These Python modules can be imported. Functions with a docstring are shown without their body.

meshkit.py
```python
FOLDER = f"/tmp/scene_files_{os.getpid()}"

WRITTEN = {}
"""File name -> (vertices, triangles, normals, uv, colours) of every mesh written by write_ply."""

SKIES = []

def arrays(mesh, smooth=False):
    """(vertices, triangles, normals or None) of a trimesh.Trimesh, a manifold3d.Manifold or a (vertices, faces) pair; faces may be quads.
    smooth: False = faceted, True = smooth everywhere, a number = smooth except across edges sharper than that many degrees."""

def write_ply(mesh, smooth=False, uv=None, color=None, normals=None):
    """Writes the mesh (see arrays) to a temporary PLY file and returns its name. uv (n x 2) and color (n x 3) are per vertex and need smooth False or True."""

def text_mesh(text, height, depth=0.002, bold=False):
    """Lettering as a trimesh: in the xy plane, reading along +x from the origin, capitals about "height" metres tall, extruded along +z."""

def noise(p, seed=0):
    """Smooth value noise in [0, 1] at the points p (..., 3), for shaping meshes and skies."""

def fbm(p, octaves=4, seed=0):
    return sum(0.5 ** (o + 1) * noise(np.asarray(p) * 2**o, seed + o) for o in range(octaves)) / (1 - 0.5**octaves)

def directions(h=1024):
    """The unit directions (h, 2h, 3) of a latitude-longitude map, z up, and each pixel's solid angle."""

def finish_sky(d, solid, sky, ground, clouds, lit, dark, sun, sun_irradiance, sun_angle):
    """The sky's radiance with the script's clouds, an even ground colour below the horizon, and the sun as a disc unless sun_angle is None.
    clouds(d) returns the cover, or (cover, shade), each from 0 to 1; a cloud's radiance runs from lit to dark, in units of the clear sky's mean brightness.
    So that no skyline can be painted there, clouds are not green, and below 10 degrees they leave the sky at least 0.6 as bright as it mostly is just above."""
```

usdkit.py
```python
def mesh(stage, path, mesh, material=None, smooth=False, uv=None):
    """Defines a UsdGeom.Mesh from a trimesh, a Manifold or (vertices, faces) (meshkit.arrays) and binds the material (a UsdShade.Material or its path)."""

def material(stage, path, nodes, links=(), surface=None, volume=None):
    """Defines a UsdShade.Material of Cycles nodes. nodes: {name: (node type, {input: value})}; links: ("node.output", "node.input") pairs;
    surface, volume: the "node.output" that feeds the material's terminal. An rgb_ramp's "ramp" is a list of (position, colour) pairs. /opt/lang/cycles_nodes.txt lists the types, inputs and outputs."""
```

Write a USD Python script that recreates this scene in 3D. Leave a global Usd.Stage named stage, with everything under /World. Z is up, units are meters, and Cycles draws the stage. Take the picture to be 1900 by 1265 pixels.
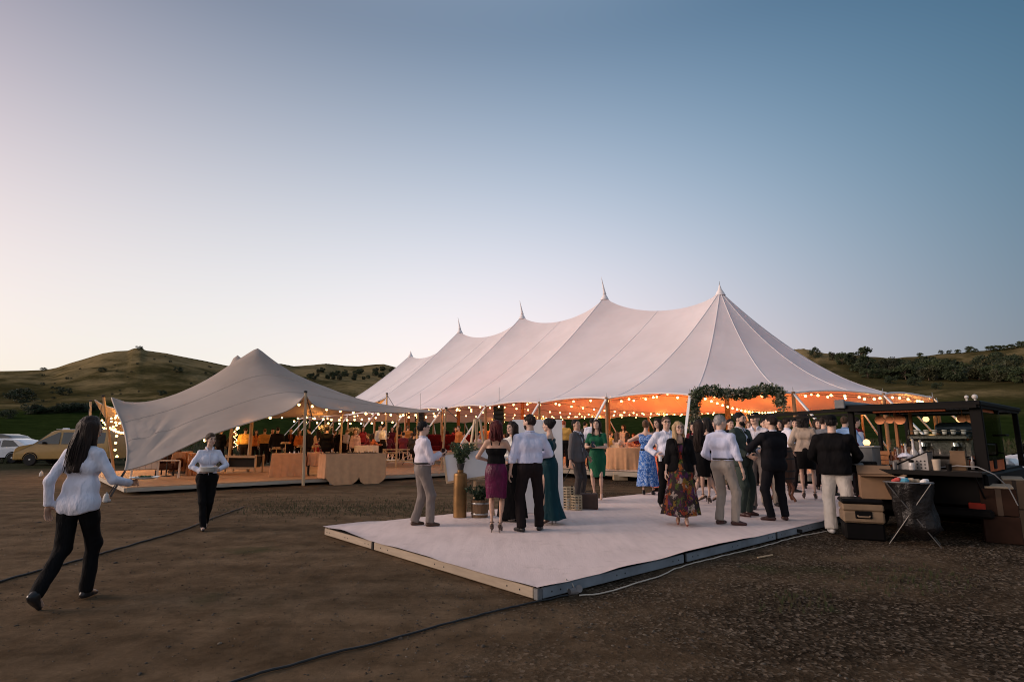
import math, random
import numpy as np
import trimesh, manifold3d, shapely, usdkit, meshkit
from scipy.sparse import lil_matrix, csr_matrix
from scipy.sparse.linalg import spsolve
from pxr import Usd, UsdGeom, UsdLux, UsdShade, Gf, Sdf

stage = Usd.Stage.CreateInMemory()
UsdGeom.SetStageUpAxis(stage, 'Z'); UsdGeom.SetStageMetersPerUnit(stage, 1.0)
stage.SetDefaultPrim(UsdGeom.Xform.Define(stage, '/World').GetPrim())
rng = np.random.default_rng(7); random.seed(7)
PI = math.pi

# ------------------------------------------------------------------ camera, sky, sun, exposure
EYE, PITCH, FPX = 1.5, 9.645, 1055.6
cam = UsdGeom.Camera.Define(stage, '/World/camera')
cam.CreateFocalLengthAttr(20.0); cam.CreateHorizontalApertureAttr(36.0); cam.CreateVerticalApertureAttr(36.0 * 681 / 1024)
cam.CreateClippingRangeAttr(Gf.Vec2f(0.05, 6000)); cam.CreateExposureAttr(0.0)
cam.AddTranslateOp().Set(Gf.Vec3d(0, 0, EYE)); cam.AddRotateXYZOp().Set(Gf.Vec3f(90 + PITCH, 0, 0))
SUN_EL, SUN_AZ = 14.0, -95.0
BULB_GAIN, UP_GAIN = 60.0, 42.0
_s = (math.sin(math.radians(SUN_AZ)), math.cos(math.radians(SUN_AZ)))
SKY_C, SKY_D, SKY_Z, SKY_DZ = (0.362, 0.106, 0.048), (-0.282, 0.133, 0.054), (1.552, 1.764, 1.643), (1.244, -0.139, -0.281)      # dusk gradient: log gain, towards the sun, upwards
SKY_DD, SKY_ZZ, SKY_DDD, SKY_G = (-1.59, -1.336, -1.19), (-5.76, -4.923, -4.031), (1.933, 1.13, 1.004), 0.3
def sky_material():
    n = {'tc': ('texture_coordinate', {}), 'tex': ('sky_texture', {'sky_type': 'single_scattering', 'sun_disc': False, 'sun_elevation': math.radians(SUN_EL), 'sun_rotation': math.radians(SUN_AZ), 'air_density': 1.0, 'aerosol_density': 1.5, 'ozone_density': 1.5}),
         'pre': ('vector_math', {'math_type': 'scale', 'scale': 0.1}), 'off': ('vector_math', {'math_type': 'add', 'vector2': (0.001, 0.001, 0.001)}), 'flat': ('gamma', {'gamma': SKY_G}), 'pos': ('separate_xyz', {}),
         'dot': ('vector_math', {'math_type': 'dot_product', 'vector2': (_s[0], _s[1], 0)}), 'd': ('clamp', {'min': -0.74, 'max': 0.62}), 'z0': ('math', {'math_type': 'maximum', 'value2': 0.0}), 'z1': ('math', {'math_type': 'multiply_add', 'value2': -0.5, 'value3': 0.93}), 'z': ('math', {'math_type': 'smoothmin', 'value3': 0.06}), 'dd': ('math', {'math_type': 'multiply'}), 'zz': ('math', {'math_type': 'multiply'}), 'dz': ('math', {'math_type': 'multiply'}), 'sum4': ('vector_math', {'math_type': 'add'}), 'sum5': ('vector_math', {'math_type': 'add'}), 'd3': ('math', {'math_type': 'multiply'}),
         'k': ('vector_math', {'math_type': 'add', 'vector1': tuple(c + math.log(10) for c in SKY_C)}), 'sum': ('vector_math', {'math_type': 'add'}), 'sum2': ('vector_math', {'math_type': 'add'}), 'sum3': ('vector_math', {'math_type': 'add'}),
         'sp': ('separate_xyz', {}), 'cx': ('combine_xyz', {}), 'mul': ('vector_math', {'math_type': 'multiply'}), 'bg': ('background_shader', {'strength': 0.1})}
    for k, v in (('vd', SKY_D), ('vz', SKY_Z), ('vdd', SKY_DD), ('vzz', SKY_ZZ), ('vdz', SKY_DZ), ('vd3', SKY_DDD)): n[k] = ('vector_math', {'math_type': 'scale', 'vector1': v})
    for k in 'xyz': n['e' + k] = ('math', {'math_type': 'exponent'})
    l = [('tex.color', 'pre.vector1'), ('pre.vector', 'off.vector1'), ('off.vector', 'flat.color'), ('tc.generated', 'pos.vector'), ('tc.generated', 'dot.vector1'), ('dot.value', 'd.value'), ('pos.z', 'z0.value1'), ('pos.z', 'z1.value1'), ('z0.value', 'z.value1'), ('z1.value', 'z.value2'), ('d.result', 'dd.value1'), ('d.result', 'dd.value2'), ('z.value', 'zz.value1'), ('z.value', 'zz.value2'),
         ('d.result', 'vd.scale'), ('z.value', 'vz.scale'), ('dd.value', 'vdd.scale'), ('zz.value', 'vzz.scale'), ('vd.vector', 'k.vector2'), ('k.vector', 'sum.vector1'), ('vz.vector', 'sum.vector2'), ('sum.vector', 'sum2.vector1'), ('vdd.vector', 'sum2.vector2'), ('sum2.vector', 'sum3.vector1'), ('vzz.vector', 'sum3.vector2'), ('d.result', 'dz.value1'), ('z.value', 'dz.value2'), ('dz.value', 'vdz.scale'), ('sum3.vector', 'sum4.vector1'), ('vdz.vector', 'sum4.vector2'), ('dd.value', 'd3.value1'), ('d.result', 'd3.value2'), ('d3.value', 'vd3.scale'), ('sum4.vector', 'sum5.vector1'), ('vd3.vector', 'sum5.vector2'), ('sum5.vector', 'sp.vector'),
         ('flat.color', 'mul.vector1'), ('cx.vector', 'mul.vector2'), ('mul.vector', 'bg.color')]
    for k in 'xyz': l += [(f'sp.{k}', f'e{k}.value1'), (f'e{k}.value', f'cx.{k}')]
    return usdkit.material(stage, '/World/Looks/sky', n, l, surface='bg.background')
dome = UsdLux.DomeLight.Define(stage, '/World/sky')
UsdShade.MaterialBindingAPI.Apply(dome.GetPrim()).Bind(sky_material())
dome.GetPrim().SetCustomDataByKey('kind', 'structure')
sun = UsdLux.DistantLight.Define(stage, '/World/sun')
sun.CreateIntensityAttr(0.8); sun.CreateNormalizeAttr(True); sun.CreateAngleAttr(30.0); sun.CreateColorAttr(Gf.Vec3f(1, 0.76, 0.63))
_d = Gf.Vec3d(math.sin(math.radians(SUN_AZ)) * math.cos(math.radians(SUN_EL)), math.cos(math.radians(SUN_AZ)) * math.cos(math.radians(SUN_EL)), math.sin(math.radians(SUN_EL)))
sun.AddTransformOp().Set(Gf.Matrix4d().SetRotate(Gf.Rotation(Gf.Vec3d(0, 0, 1), _d)))

# ------------------------------------------------------------------ places: a point of the photograph on a level plane, or at a distance
_c, _n = math.cos(math.radians(PITCH)), math.sin(math.radians(PITCH))
def ray(x, y):
    v = ((x - 950) / FPX, 1.0, -(y - 632.5) / FPX)
    return np.array([v[0], v[1] * _c - v[2] * _n, v[2] * _c + v[1] * _n])
def G(x, y, z=0.0):
    d = ray(x, y); return np.array([0, 0, EYE]) + d * ((z - EYE) / d[2])
def P(x, y, Y):
    d = ray(x, y); return np.array([0, 0, EYE]) + d * (Y / d[1])
AZ = math.radians(-41.076)
TL, TR = np.array([math.sin(AZ), math.cos(AZ)]), np.array([math.cos(AZ), -math.sin(AZ)])
P4 = np.array([10.37, 27.55])
def TF(a, b, z=0.0):
    p = P4 + a * TL + b * TR; return np.array([p[0], p[1], z])
FRAME_ROT = math.pi / 2 - AZ - math.pi / 2     # rotation about z that turns +y into TL
def to_tent(p):
    d = np.asarray(p)[:2] - P4; return d @ TL, d @ TR

# ------------------------------------------------------------------ names, things and parts
_used = {}
def numbered(parent, name):
    k = (parent, name); n = _used.get(k, 0); _used[k] = n + 1
    return f'{parent}/{name}' if n == 0 else f'{parent}/{name}_{n:03d}'
def tag(prim, label=None, cat=None, group=None, kind=None):
    prim = stage.GetPrimAtPath(prim) if isinstance(prim, str) else prim
    for k, v in (('label', label), ('category', cat), ('group', group), ('kind', kind)):
        if v: prim.SetCustomDataByKey(k, v)
def thing(name, label, cat, loc=(0, 0, 0), rotz=0.0, group=None, scale=1.0):
    p = numbered('/World', name)
    x = UsdGeom.Xform.Define(stage, p)
    x.AddTranslateOp().Set(Gf.Vec3d(*map(float, loc))); x.AddRotateZOp().Set(math.degrees(rotz))
    if np.ndim(scale) or scale != 1.0:
        x.AddScaleOp().Set(Gf.Vec3f(*([float(scale)] * 3 if np.ndim(scale) == 0 else map(float, scale))))
    tag(p, label, cat, group); return p
def part(parent, name, mesh, material, smooth=35, label=None, kind=None):
    p = numbered(parent, name)
    usdkit.mesh(stage, p, mesh, material, smooth=smooth)
    if label or kind: tag(p, label, None, None, kind)
    return p
def struct(name, mesh, material, smooth=35, kind='structure', label=None):
    p = part('/World', name, mesh, material, smooth); tag(p, label, None, None, kind); return p
def dup(src, name, loc, rotz=0.0, label=None, scale=1.0, group=None):
    was = stage.GetPrimAtPath(src).GetCustomData()
    p = thing(name, label or was.get('label'), was.get('category'), loc, rotz, group or was.get('group'), scale)
    pr = stage.GetPrimAtPath(p); pr.GetReferences().AddInternalReference(src); pr.SetInstanceable(True)
    return p
def proto(name):
    p = numbered('/World', name); stage.CreateClassPrim(p); return p
def use(cls, name, label, cat, loc, rotz=0.0, scale=1.0, group=None):
    p = thing(name, label, cat, loc, rotz, group, scale)
    pr = stage.GetPrimAtPath(p); pr.GetReferences().AddInternalReference(cls); pr.SetInstanceable(True); return p

# ------------------------------------------------------------------ meshes as (vertices, triangles)
def cat(*ms):
    ms = [m for m in ms if m is not None and len(m[0])]
    vs, fs, n = [], [], 0
    for v, f in ms:
        vs.append(np.asarray(v, float)); fs.append(np.asarray(f, int) + n); n += len(v)
    return np.vstack(vs), np.vstack(fs)
def tris(m): return np.array(m.vertices), np.array(m.faces)
def quads(f): f = np.asarray(f); return np.vstack([f[:, [0, 1, 2]], f[:, [0, 2, 3]]])
def grid_faces(n, m, wrap=False):
    i, j = np.meshgrid(np.arange(n - 1), np.arange(m if wrap else m - 1), indexing='ij'); i, j = i.ravel(), j.ravel(); k = (j + 1) % m
    return quads(np.stack([i * m + j, i * m + k, (i + 1) * m + k, (i + 1) * m + j], 1))
def rotz(m, a):
    c, s = math.cos(a), math.sin(a); return np.asarray(m[0]) @ np.array([[c, s, 0], [-s, c, 0], [0, 0, 1]]), m[1]
def rotx(m, a):
    c, s = math.cos(a), math.sin(a); return np.asarray(m[0]) @ np.array([[1, 0, 0], [0, c, s], [0, -s, c]]), m[1]
def roty(m, a):
    c, s = math.cos(a), math.sin(a); return np.asarray(m[0]) @ np.array([[c, 0, -s], [0, 1, 0], [s, 0, c]]), m[1]
def mv(m, x=0, y=0, z=0): return np.asarray(m[0]) + [x, y, z], m[1]
def sc(m, x=1, y=1, z=1): return np.asarray(m[0]) * [x, y, z], m[1]
def box(sx, sy, sz, at=(0, 0, 0), bev=0.0):
    """box with chamfered edges, centred at AT"""
    h = np.array([sx, sy, sz], float) / 2; b = min(bev, 0.45 * min(sx, sy, sz))
    if b <= 0:
        v = np.array([[x, y, z] for x in (-1, 1) for y in (-1, 1) for z in (-1, 1)], float) * h
        f = quads([[0, 1, 3, 2], [4, 6, 7, 5], [0, 4, 5, 1], [2, 3, 7, 6], [0, 2, 6, 4], [1, 5, 7, 3]])
        return v + at, f
    pts = []
    for x in (-1, 1):
        for y in (-1, 1):
            for z in (-1, 1):
                s = np.array([x, y, z]) * h
                for k in range(3):
                    q = s.copy(); o = [i for i in range(3) if i != k]
                    for i in o: q[i] -= np.sign(s[i]) * b
                    pts.append(q)
    m = manifold3d.Manifold.hull_points(np.array(pts)).to_mesh()
    return np.array(m.vert_properties[:, :3], float) + at, np.array(m.tri_verts, int)
def tube(pts, r, n=8, cap=True):
    pts = np.asarray(pts, float); k = len(pts); r = np.broadcast_to(np.asarray(r, float), (k,))
    t = np.gradient(pts, axis=0); t /= np.maximum(np.linalg.norm(t, axis=1, keepdims=True), 1e-9)
    u = np.cross(t[0], [0, 0, 1.0]); u = np.cross(t[0], [1.0, 0, 0]) if np.linalg.norm(u) < 0.1 else u
    u /= np.linalg.norm(u); out = []; a = np.arange(n) / n * 2 * PI
    for i in range(k):
        u = u - t[i] * (u @ t[i]); u /= np.linalg.norm(u); w = np.cross(t[i], u)
        out.append(pts[i] + r[i] * (np.cos(a)[:, None] * u + np.sin(a)[:, None] * w))
    v = np.vstack(out); f = grid_faces(k, n, True)
    if cap:
        v = np.vstack([v, pts[0], pts[-1]]); i = np.arange(n); j = (i + 1) % n
        f = np.vstack([f, np.stack([np.full(n, k * n), j, i], 1), np.stack([np.full(n, k * n + 1), (k - 1) * n + i, (k - 1) * n + j], 1)])
    return v, f
def rod(a, b, r, n=8, r2=None): return tube([a, b], [r, r if r2 is None else r2], n)
def bar(a, b, w, h, bev=0.004):
    """rectangular bar from A to B"""
    a, b = np.asarray(a, float), np.asarray(b, float); d = b - a; L = np.linalg.norm(d); d /= L
    s = np.cross(d, [0, 0, 1.0]); s = np.array([1.0, 0, 0]) if np.linalg.norm(s) < 1e-3 else s / np.linalg.norm(s); u = np.cross(s, d)
    v, f = box(w, L, h, (0, 0, 0), bev)
    return v @ np.stack([s, d, u]) + (a + b) / 2, f
def lathe(prof, n=24, close=True):
    prof = np.asarray(prof, float); a = np.arange(n) / n * 2 * PI; k = len(prof)
    v = np.stack([prof[:, None, 0] * np.cos(a), prof[:, None, 0] * np.sin(a), np.broadcast_to(prof[:, None, 1], (k, n))], -1).reshape(-1, 3)
    f = grid_faces(k, n, True)
    if close:
        i = np.arange(n); j = (i + 1) % n; v = np.vstack([v, [0, 0, prof[0, 1]], [0, 0, prof[-1, 1]]])
        f = np.vstack([f, np.stack([np.full(n, k * n), j, i], 1), np.stack([np.full(n, k * n + 1), (k - 1) * n + i, (k - 1) * n + j], 1)])
    return v, f
def loft(rings, cap=(True, True)):
    rings = [np.asarray(r, float) for r in rings]; n = len(rings[0]); k = len(rings); v = np.vstack(rings); f = grid_faces(k, n, True)
    i = np.arange(n); j = (i + 1) % n
    if cap[0]: v = np.vstack([v, rings[0].mean(0)]); f = np.vstack([f, np.stack([np.full(n, len(v) - 1), j, i], 1)])
    if cap[1]: v = np.vstack([v, rings[-1].mean(0)]); f = np.vstack([f, np.stack([np.full(n, len(v) - 1), (k - 1) * n + i, (k - 1) * n + j], 1)])
    return v, f
def extrude(poly, d):
    """xy polygon extruded along z"""
    return tris(trimesh.creation.extrude_polygon(shapely.Polygon(poly), d, engine='earcut'))
def sphere(r, at=(0, 0, 0), sub=2, s=(1, 1, 1)):
    m = trimesh.creation.icosphere(sub, 1.0); return np.array(m.vertices) * r * np.asarray(s) + at, np.array(m.faces)
def catenary(a, b, sag, n=16):
    a, b = np.asarray(a, float), np.asarray(b, float); t = np.linspace(0, 1, n)[:, None]
    p = a + (b - a) * t; p[:, 2] -= sag * 4 * t[:, 0] * (1 - t[:, 0]); return p
def smoothstep(x, a=0.0, b=1.0):
    t = np.clip((np.asarray(x, float) - a) / (b - a), 0, 1); return t * t * (3 - 2 * t)

# ------------------------------------------------------------------ materials
_mats = {}
def mat(name, color, rough=0.6, metal=0.0, var=0.15, scale=6.0, bump=0.0, bscale=40.0, color2=None, sheen=0.0, translucent=0.0, spec=0.4, stretch=(1, 1, 1), lo=0.35, hi=0.65, coat=0.0, tcol=None):
    """plain surface: two tones mixed by noise, fine relief"""
    if name in _mats: return _mats[name]
    color = np.asarray(color, float); c2 = np.asarray(color2, float) if color2 is not None else color * (1 - var); c1 = color if color2 is not None else np.minimum(color * (1 + var), 0.95)
    n = {'tc': ('texture_coordinate', {}), 'mp': ('mapping', {'scale': stretch}), 'nz': ('noise_texture', {'scale': scale, 'detail': 5.0, 'roughness': 0.6}),
         'rp': ('rgb_ramp', {'ramp': [(0, c2), (lo, c2), (hi, c1), (1, c1)]}),
         'p': ('principled_bsdf', {'roughness': rough, 'metallic': metal, 'specular_ior_level': spec, 'sheen_weight': sheen, 'coat_weight': coat})}
    l = [('tc.object', 'mp.vector'), ('mp.vector', 'nz.vector'), ('nz.fac', 'rp.fac'), ('rp.color', 'p.base_color')]
    if bump:
        n['bn'] = ('noise_texture', {'scale': bscale, 'detail': 4.0, 'roughness': 0.6}); n['bp'] = ('bump', {'distance': bump, 'strength': 1.0})
        l += [('mp.vector', 'bn.vector'), ('bn.fac', 'bp.height'), ('bp.normal', 'p.normal')]
    out = 'p.BSDF'
    if translucent:
        n['tr'] = ('translucent_bsdf', {'color': tuple(tcol if tcol is not None else color)}); n['mx'] = ('mix_closure', {'fac': translucent}); out = 'mx.closure'
        l += [('p.BSDF', 'mx.closure1'), ('tr.BSDF', 'mx.closure2')]
    _mats[name] = usdkit.material(stage, f'/World/Looks/{name}', n, l, surface=out); return _mats[name]
def glow(name, color, strength):
    if name not in _mats:
        _mats[name] = usdkit.material(stage, f'/World/Looks/{name}', {'e': ('emission', {'color': color, 'strength': strength})}, [], surface='e.emission')
    return _mats[name]
def pane(name='pane_glass', tint=(0.9, 0.93, 0.92), rough=0.02):
    if name not in _mats:
        _mats[name] = usdkit.material(stage, f'/World/Looks/{name}', {'t': ('transparent_bsdf', {'color': tint}), 'g': ('glossy_bsdf', {'roughness': rough}), 'f': ('fresnel', {'IOR': 1.5}), 'm': ('mix_closure', {})},
                                     [('f.fac', 'm.fac'), ('t.BSDF', 'm.closure1'), ('g.BSDF', 'm.closure2')], surface='m.closure')
    return _mats[name]
def wood(name, light, dark, rough=0.65, along=(1, 8, 8), scale=3.0):
    return mat(name, light, rough, color2=dark, scale=scale, stretch=along, bump=0.002, bscale=30, lo=0.3, hi=0.7)
# ------------------------------------------------------------------ terrain: the gravel lot, the field beyond it and the hills round it, one sheet
_sky = np.array([(-500, 640), (-250, 690), (0, 688), (60, 687), (85, 686), (105, 682), (130, 673), (160, 664), (190, 655), (215, 651), (238, 650), (248, 646), (262, 645), (270, 650), (310, 655), (340, 661), (380, 669), (420, 678), (470, 684), (500, 676), (520, 674),
                 (545, 679), (575, 677), (605, 674), (640, 678), (665, 679), (690, 676), (712, 675), (735, 681), (800, 690), (1000, 688), (1300, 668), (1420, 652), (1490, 646), (1530, 655), (1565, 656), (1600, 660), (1650, 664), (1700, 661), (1760, 655), (1800, 652), (1850, 648), (1900, 640), (2100, 625), (2400, 640)], float)
_r = np.array([ray(x, y) for x, y in _sky])
_saz, _stan = np.arctan2(_r[:, 0], _r[:, 1]), _r[:, 2] / np.hypot(_r[:, 0], _r[:, 1])
_ag = np.linspace(-PI, PI, 2881); _eg = np.interp(_ag, np.concatenate([[-PI], _saz, [PI]]), np.concatenate([[0.1], _stan, [0.1]])); _k = np.exp(-0.5 * (np.arange(-160, 161) / 48.0) ** 2); _es = np.convolve(np.pad(_eg, 160, mode='wrap'), _k / _k.sum(), 'valid')
def skyline_soft(az): return np.interp((az + PI) % (2 * PI) - PI, _ag, _es)
def skyline(az):
    return np.interp((az + PI) % (2 * PI) - PI, np.concatenate([[-PI], _saz, [PI]]), np.concatenate([[0.1], _stan, [0.1]]))
def ridge_at(az):
    return np.interp(az, [-PI, -1.1, -0.75, -0.45, -0.3, -0.1, 0.35, 0.5, 0.8, PI], [380, 420, 430, 420, 520, 520, 380, 300, 330, 380])
LOT_R = 62.0
def land(x, y):
    x, y = np.asarray(x, float), np.asarray(y, float); r, az = np.hypot(x, y), np.arctan2(x, y)
    R = ridge_at(az); tq = np.clip((r - LOT_R) / (R - LOT_R), 0, 1); kq = smoothstep(tq, 0.55, 1.0); E = skyline(az) * kq + np.minimum(skyline_soft(az), skyline(az) * 1.02) * (1 - kq)
    t = np.clip((r - LOT_R) / (R - LOT_R), 0, 1); s = 0.75 * t + 0.25 * smoothstep(t) + 0.0
    w = smoothstep(t, 0.05, 0.4) * (1 - smoothstep(t, 0.9, 1.0))
    p = np.stack([x / 60, y / 60, np.zeros_like(x)], -1)
    z = s * (EYE + r * E) + w * (meshkit.fbm(p, 5, 3) - 0.5) * r * 0.03
    z = np.where(r > R, (EYE + R * E) - (r - R) * 0.12, z)
    q = np.stack([x / 1.7, y / 1.7, np.zeros_like(x)], -1); w_ = np.stack([np.sin(x * 1.9 + 2.3 * np.sin(y * 0.7)), np.sin(y * 2.3 + 1.7 * np.sin(x * 0.9)), np.zeros_like(x)], -1); q2 = (q @ np.array([[0.8, 0.6, 0], [-0.6, 0.8, 0], [0, 0, 1.0]]) + 0.16 * w_) * 8.3
    near = 1 - smoothstep(r, 25, 60)
    return z + near * ((meshkit.fbm(q, 4, 11) - 0.5) * 0.035 + (meshkit.fbm(q2, 4, 12) - 0.5) * 0.024)
def on_land(px, py):
    """the point of the terrain seen at a pixel"""
    d = ray(px, py); t = np.linspace(20, 900, 4000); q = np.array([0, 0, EYE]) + d * t[:, None]
    under = q[:, 2] < land(q[:, 0], q[:, 1]); i = int(np.argmax(under)) if under.any() else 2500
    return q[i]
_azs = np.unique(np.concatenate([np.linspace(-PI, PI, 181), np.linspace(-0.86, 0.86, 620)]))
_rs = np.concatenate([[0.3], np.geomspace(1.2, 60, 270), np.linspace(62, 130, 36), np.linspace(134, 620, 130), [700, 850, 1100, 1500]])
_A, _R = np.meshgrid(_azs[:-1], _rs); _X, _Y = _R * np.sin(_A), _R * np.cos(_A)
_V = np.stack([_X, _Y, land(_X, _Y)], -1)
_na, _cut = len(_azs) - 1, 271
_f = lambda n: grid_faces(n, _na, True)[:, ::-1]
def ground_material():
    n = {'g': ('geometry', {}), 'flat': ('vector_math', {'math_type': 'multiply', 'vector2': (1, 1, 0)}), 'r': ('vector_math', {'math_type': 'length'}),
         'big': ('noise_texture', {'scale': 0.22, 'detail': 6.0, 'roughness': 0.62}), 'mid': ('noise_texture', {'scale': 2.2, 'detail': 6.0, 'roughness': 0.7}), 'fine': ('noise_texture', {'scale': 15.0, 'detail': 10.0, 'roughness': 0.86, 'distortion': 0.5}),
         'stones': ('voronoi_texture', {'scale': 38.0, 'feature': 'f1'}), 'patch': ('noise_texture', {'scale': 0.45, 'detail': 4.0, 'roughness': 0.6}),
         'dirt': ('rgb_ramp', {'ramp': [(0, DIRT0), (0.4, DIRT1), (0.62, DIRT2), (1, DIRT3)]}), 'grav': ('rgb_ramp', {'ramp': [(0, GRAV0), (0.35, GRAV1), (0.7, GRAV2), (1, GRAV3)]}),
         'gm': ('rgb_ramp', {'ramp': [(0, (0, 0, 0)), (0.42, (0, 0, 0)), (0.58, (1, 1, 1)), (1, (1, 1, 1))]}), 'xs': ('separate_xyz', {}), 'xr': ('map_range', {'from_min': -2.5, 'from_max': 7.0, 'to_min': -0.14, 'to_max': 0.22, 'clamp': True}), 'gadd': ('math', {'math_type': 'add'}),
         'm1': ('mix_color', {}), 'rm': ('mapping', {'rotation': (0, 0, 0.55), 'scale': (0.16, 1.5, 1.0)}), 'rt': ('noise_texture', {'scale': 1.0, 'detail': 5.0, 'roughness': 0.6, 'distortion': 0.3}), 'rv': ('rgb_ramp', {'ramp': [(0, (0.6, 0.58, 0.56)), (0.42, (0.85, 0.84, 0.83)), (0.55, (1.1, 1.1, 1.1)), (1, (1.35, 1.33, 1.3))]}), 'rmx': ('mix_color', {'blend_type': 'multiply', 'fac': 0.85}), 'vm': ('mix_color', {'blend_type': 'multiply', 'fac': 0.8}), 'vr': ('rgb_ramp', {'ramp': [(0, (0.55, 0.55, 0.55)), (0.45, (0.9, 0.9, 0.9)), (0.6, (1.1, 1.1, 1.1)), (1, (1.5, 1.45, 1.4))]}),
         'pm': ('rgb_ramp', {'ramp': [(0, (0, 0, 0)), (0.6, (0, 0, 0)), (0.72, (1, 1, 1)), (1, (1, 1, 1))]}), 'm2': ('mix_color', {'b': (0.045, 0.05, 0.022)}), 'pf': ('math', {'math_type': 'multiply', 'value2': 0.7}),
         'gr': ('rgb_ramp', {'ramp': [(0, (0.008, 0.010, 0.004)), (0.5, (0.016, 0.019, 0.008)), (1, (0.04, 0.036, 0.018))]}), 'rr': ('map_range', {'from_min': 36.0, 'from_max': 46.0, 'to_min': 0.0, 'to_max': 1.0, 'clamp': True}), 'rn': ('math', {'math_type': 'multiply_add', 'value2': 14.0}), 'm3': ('mix_color', {}),
         'h': ('math', {'math_type': 'add'}), 'sg': ('math', {'math_type': 'multiply'}), 'bp': ('bump', {'distance': 0.02, 'strength': 0.9}), 'p': ('principled_bsdf', {'roughness': 1.0, 'specular_ior_level': 0.02})}
    l = [('g.position', 'flat.vector1'), ('flat.vector', 'r.vector1')] + [('g.position', k + '.vector') for k in ('big', 'mid', 'fine', 'stones', 'patch', 'xs')]
    l += [('mid.fac', 'dirt.fac'), ('stones.color', 'rb.color'), ('rb.val', 'grav.fac'), ('xs.x', 'xr.value'), ('xr.result', 'gadd.value1'), ('big.fac', 'gadd.value2'), ('gadd.value', 'gm.fac'), ('dirt.color', 'm1.a'), ('grav.color', 'm1.b'), ('gm.color', 'gb.color'), ('gb.val', 'm1.fac'),
          ('g.position', 'rm.vector'), ('rm.vector', 'rt.vector'), ('rt.fac', 'rv.fac'), ('m1.result', 'rmx.a'), ('rv.color', 'rmx.b'), ('rmx.result', 'vm.a'), ('fine.fac', 'vr.fac'), ('vr.color', 'vm.b'), ('patch.fac', 'pm.fac'), ('pm.color', 'pb.color'), ('pb.val', 'pf.value1'), ('vm.result', 'm2.a'), ('pf.value', 'm2.fac'), ('mid.fac', 'gr.fac'), ('m2.result', 'm3.a'), ('gr.color', 'm3.b'),
          ('big.fac', 'rn.value1'), ('r.value', 'rn.value3'), ('rn.value', 'rr.value'), ('rr.result', 'm3.fac'), ('m3.result', 'p.base_color'), ('fine.fac', 'h.value1'), ('stones.distance', 'sg.value1'), ('gb.val', 'sg.value2'), ('sg.value', 'h.value2'), ('h.value', 'bp.height'), ('bp.normal', 'p.normal'), ('p.BSDF', None)]
    for k in ('rb', 'gb', 'pb'): n[k] = ('rgb_to_bw', {})
    return usdkit.material(stage, '/World/Looks/gravel_ground', n, [x for x in l if x[1]], surface='p.BSDF')
DIRT0, DIRT1, DIRT2, DIRT3 = (0.034, 0.0215, 0.012), (0.090, 0.060, 0.035), (0.145, 0.098, 0.059), (0.20, 0.142, 0.092)
GRAV0, GRAV1, GRAV2, GRAV3 = (0.012, 0.008, 0.0045), (0.031, 0.022, 0.014), (0.066, 0.048, 0.032), (0.24, 0.185, 0.135)
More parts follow.
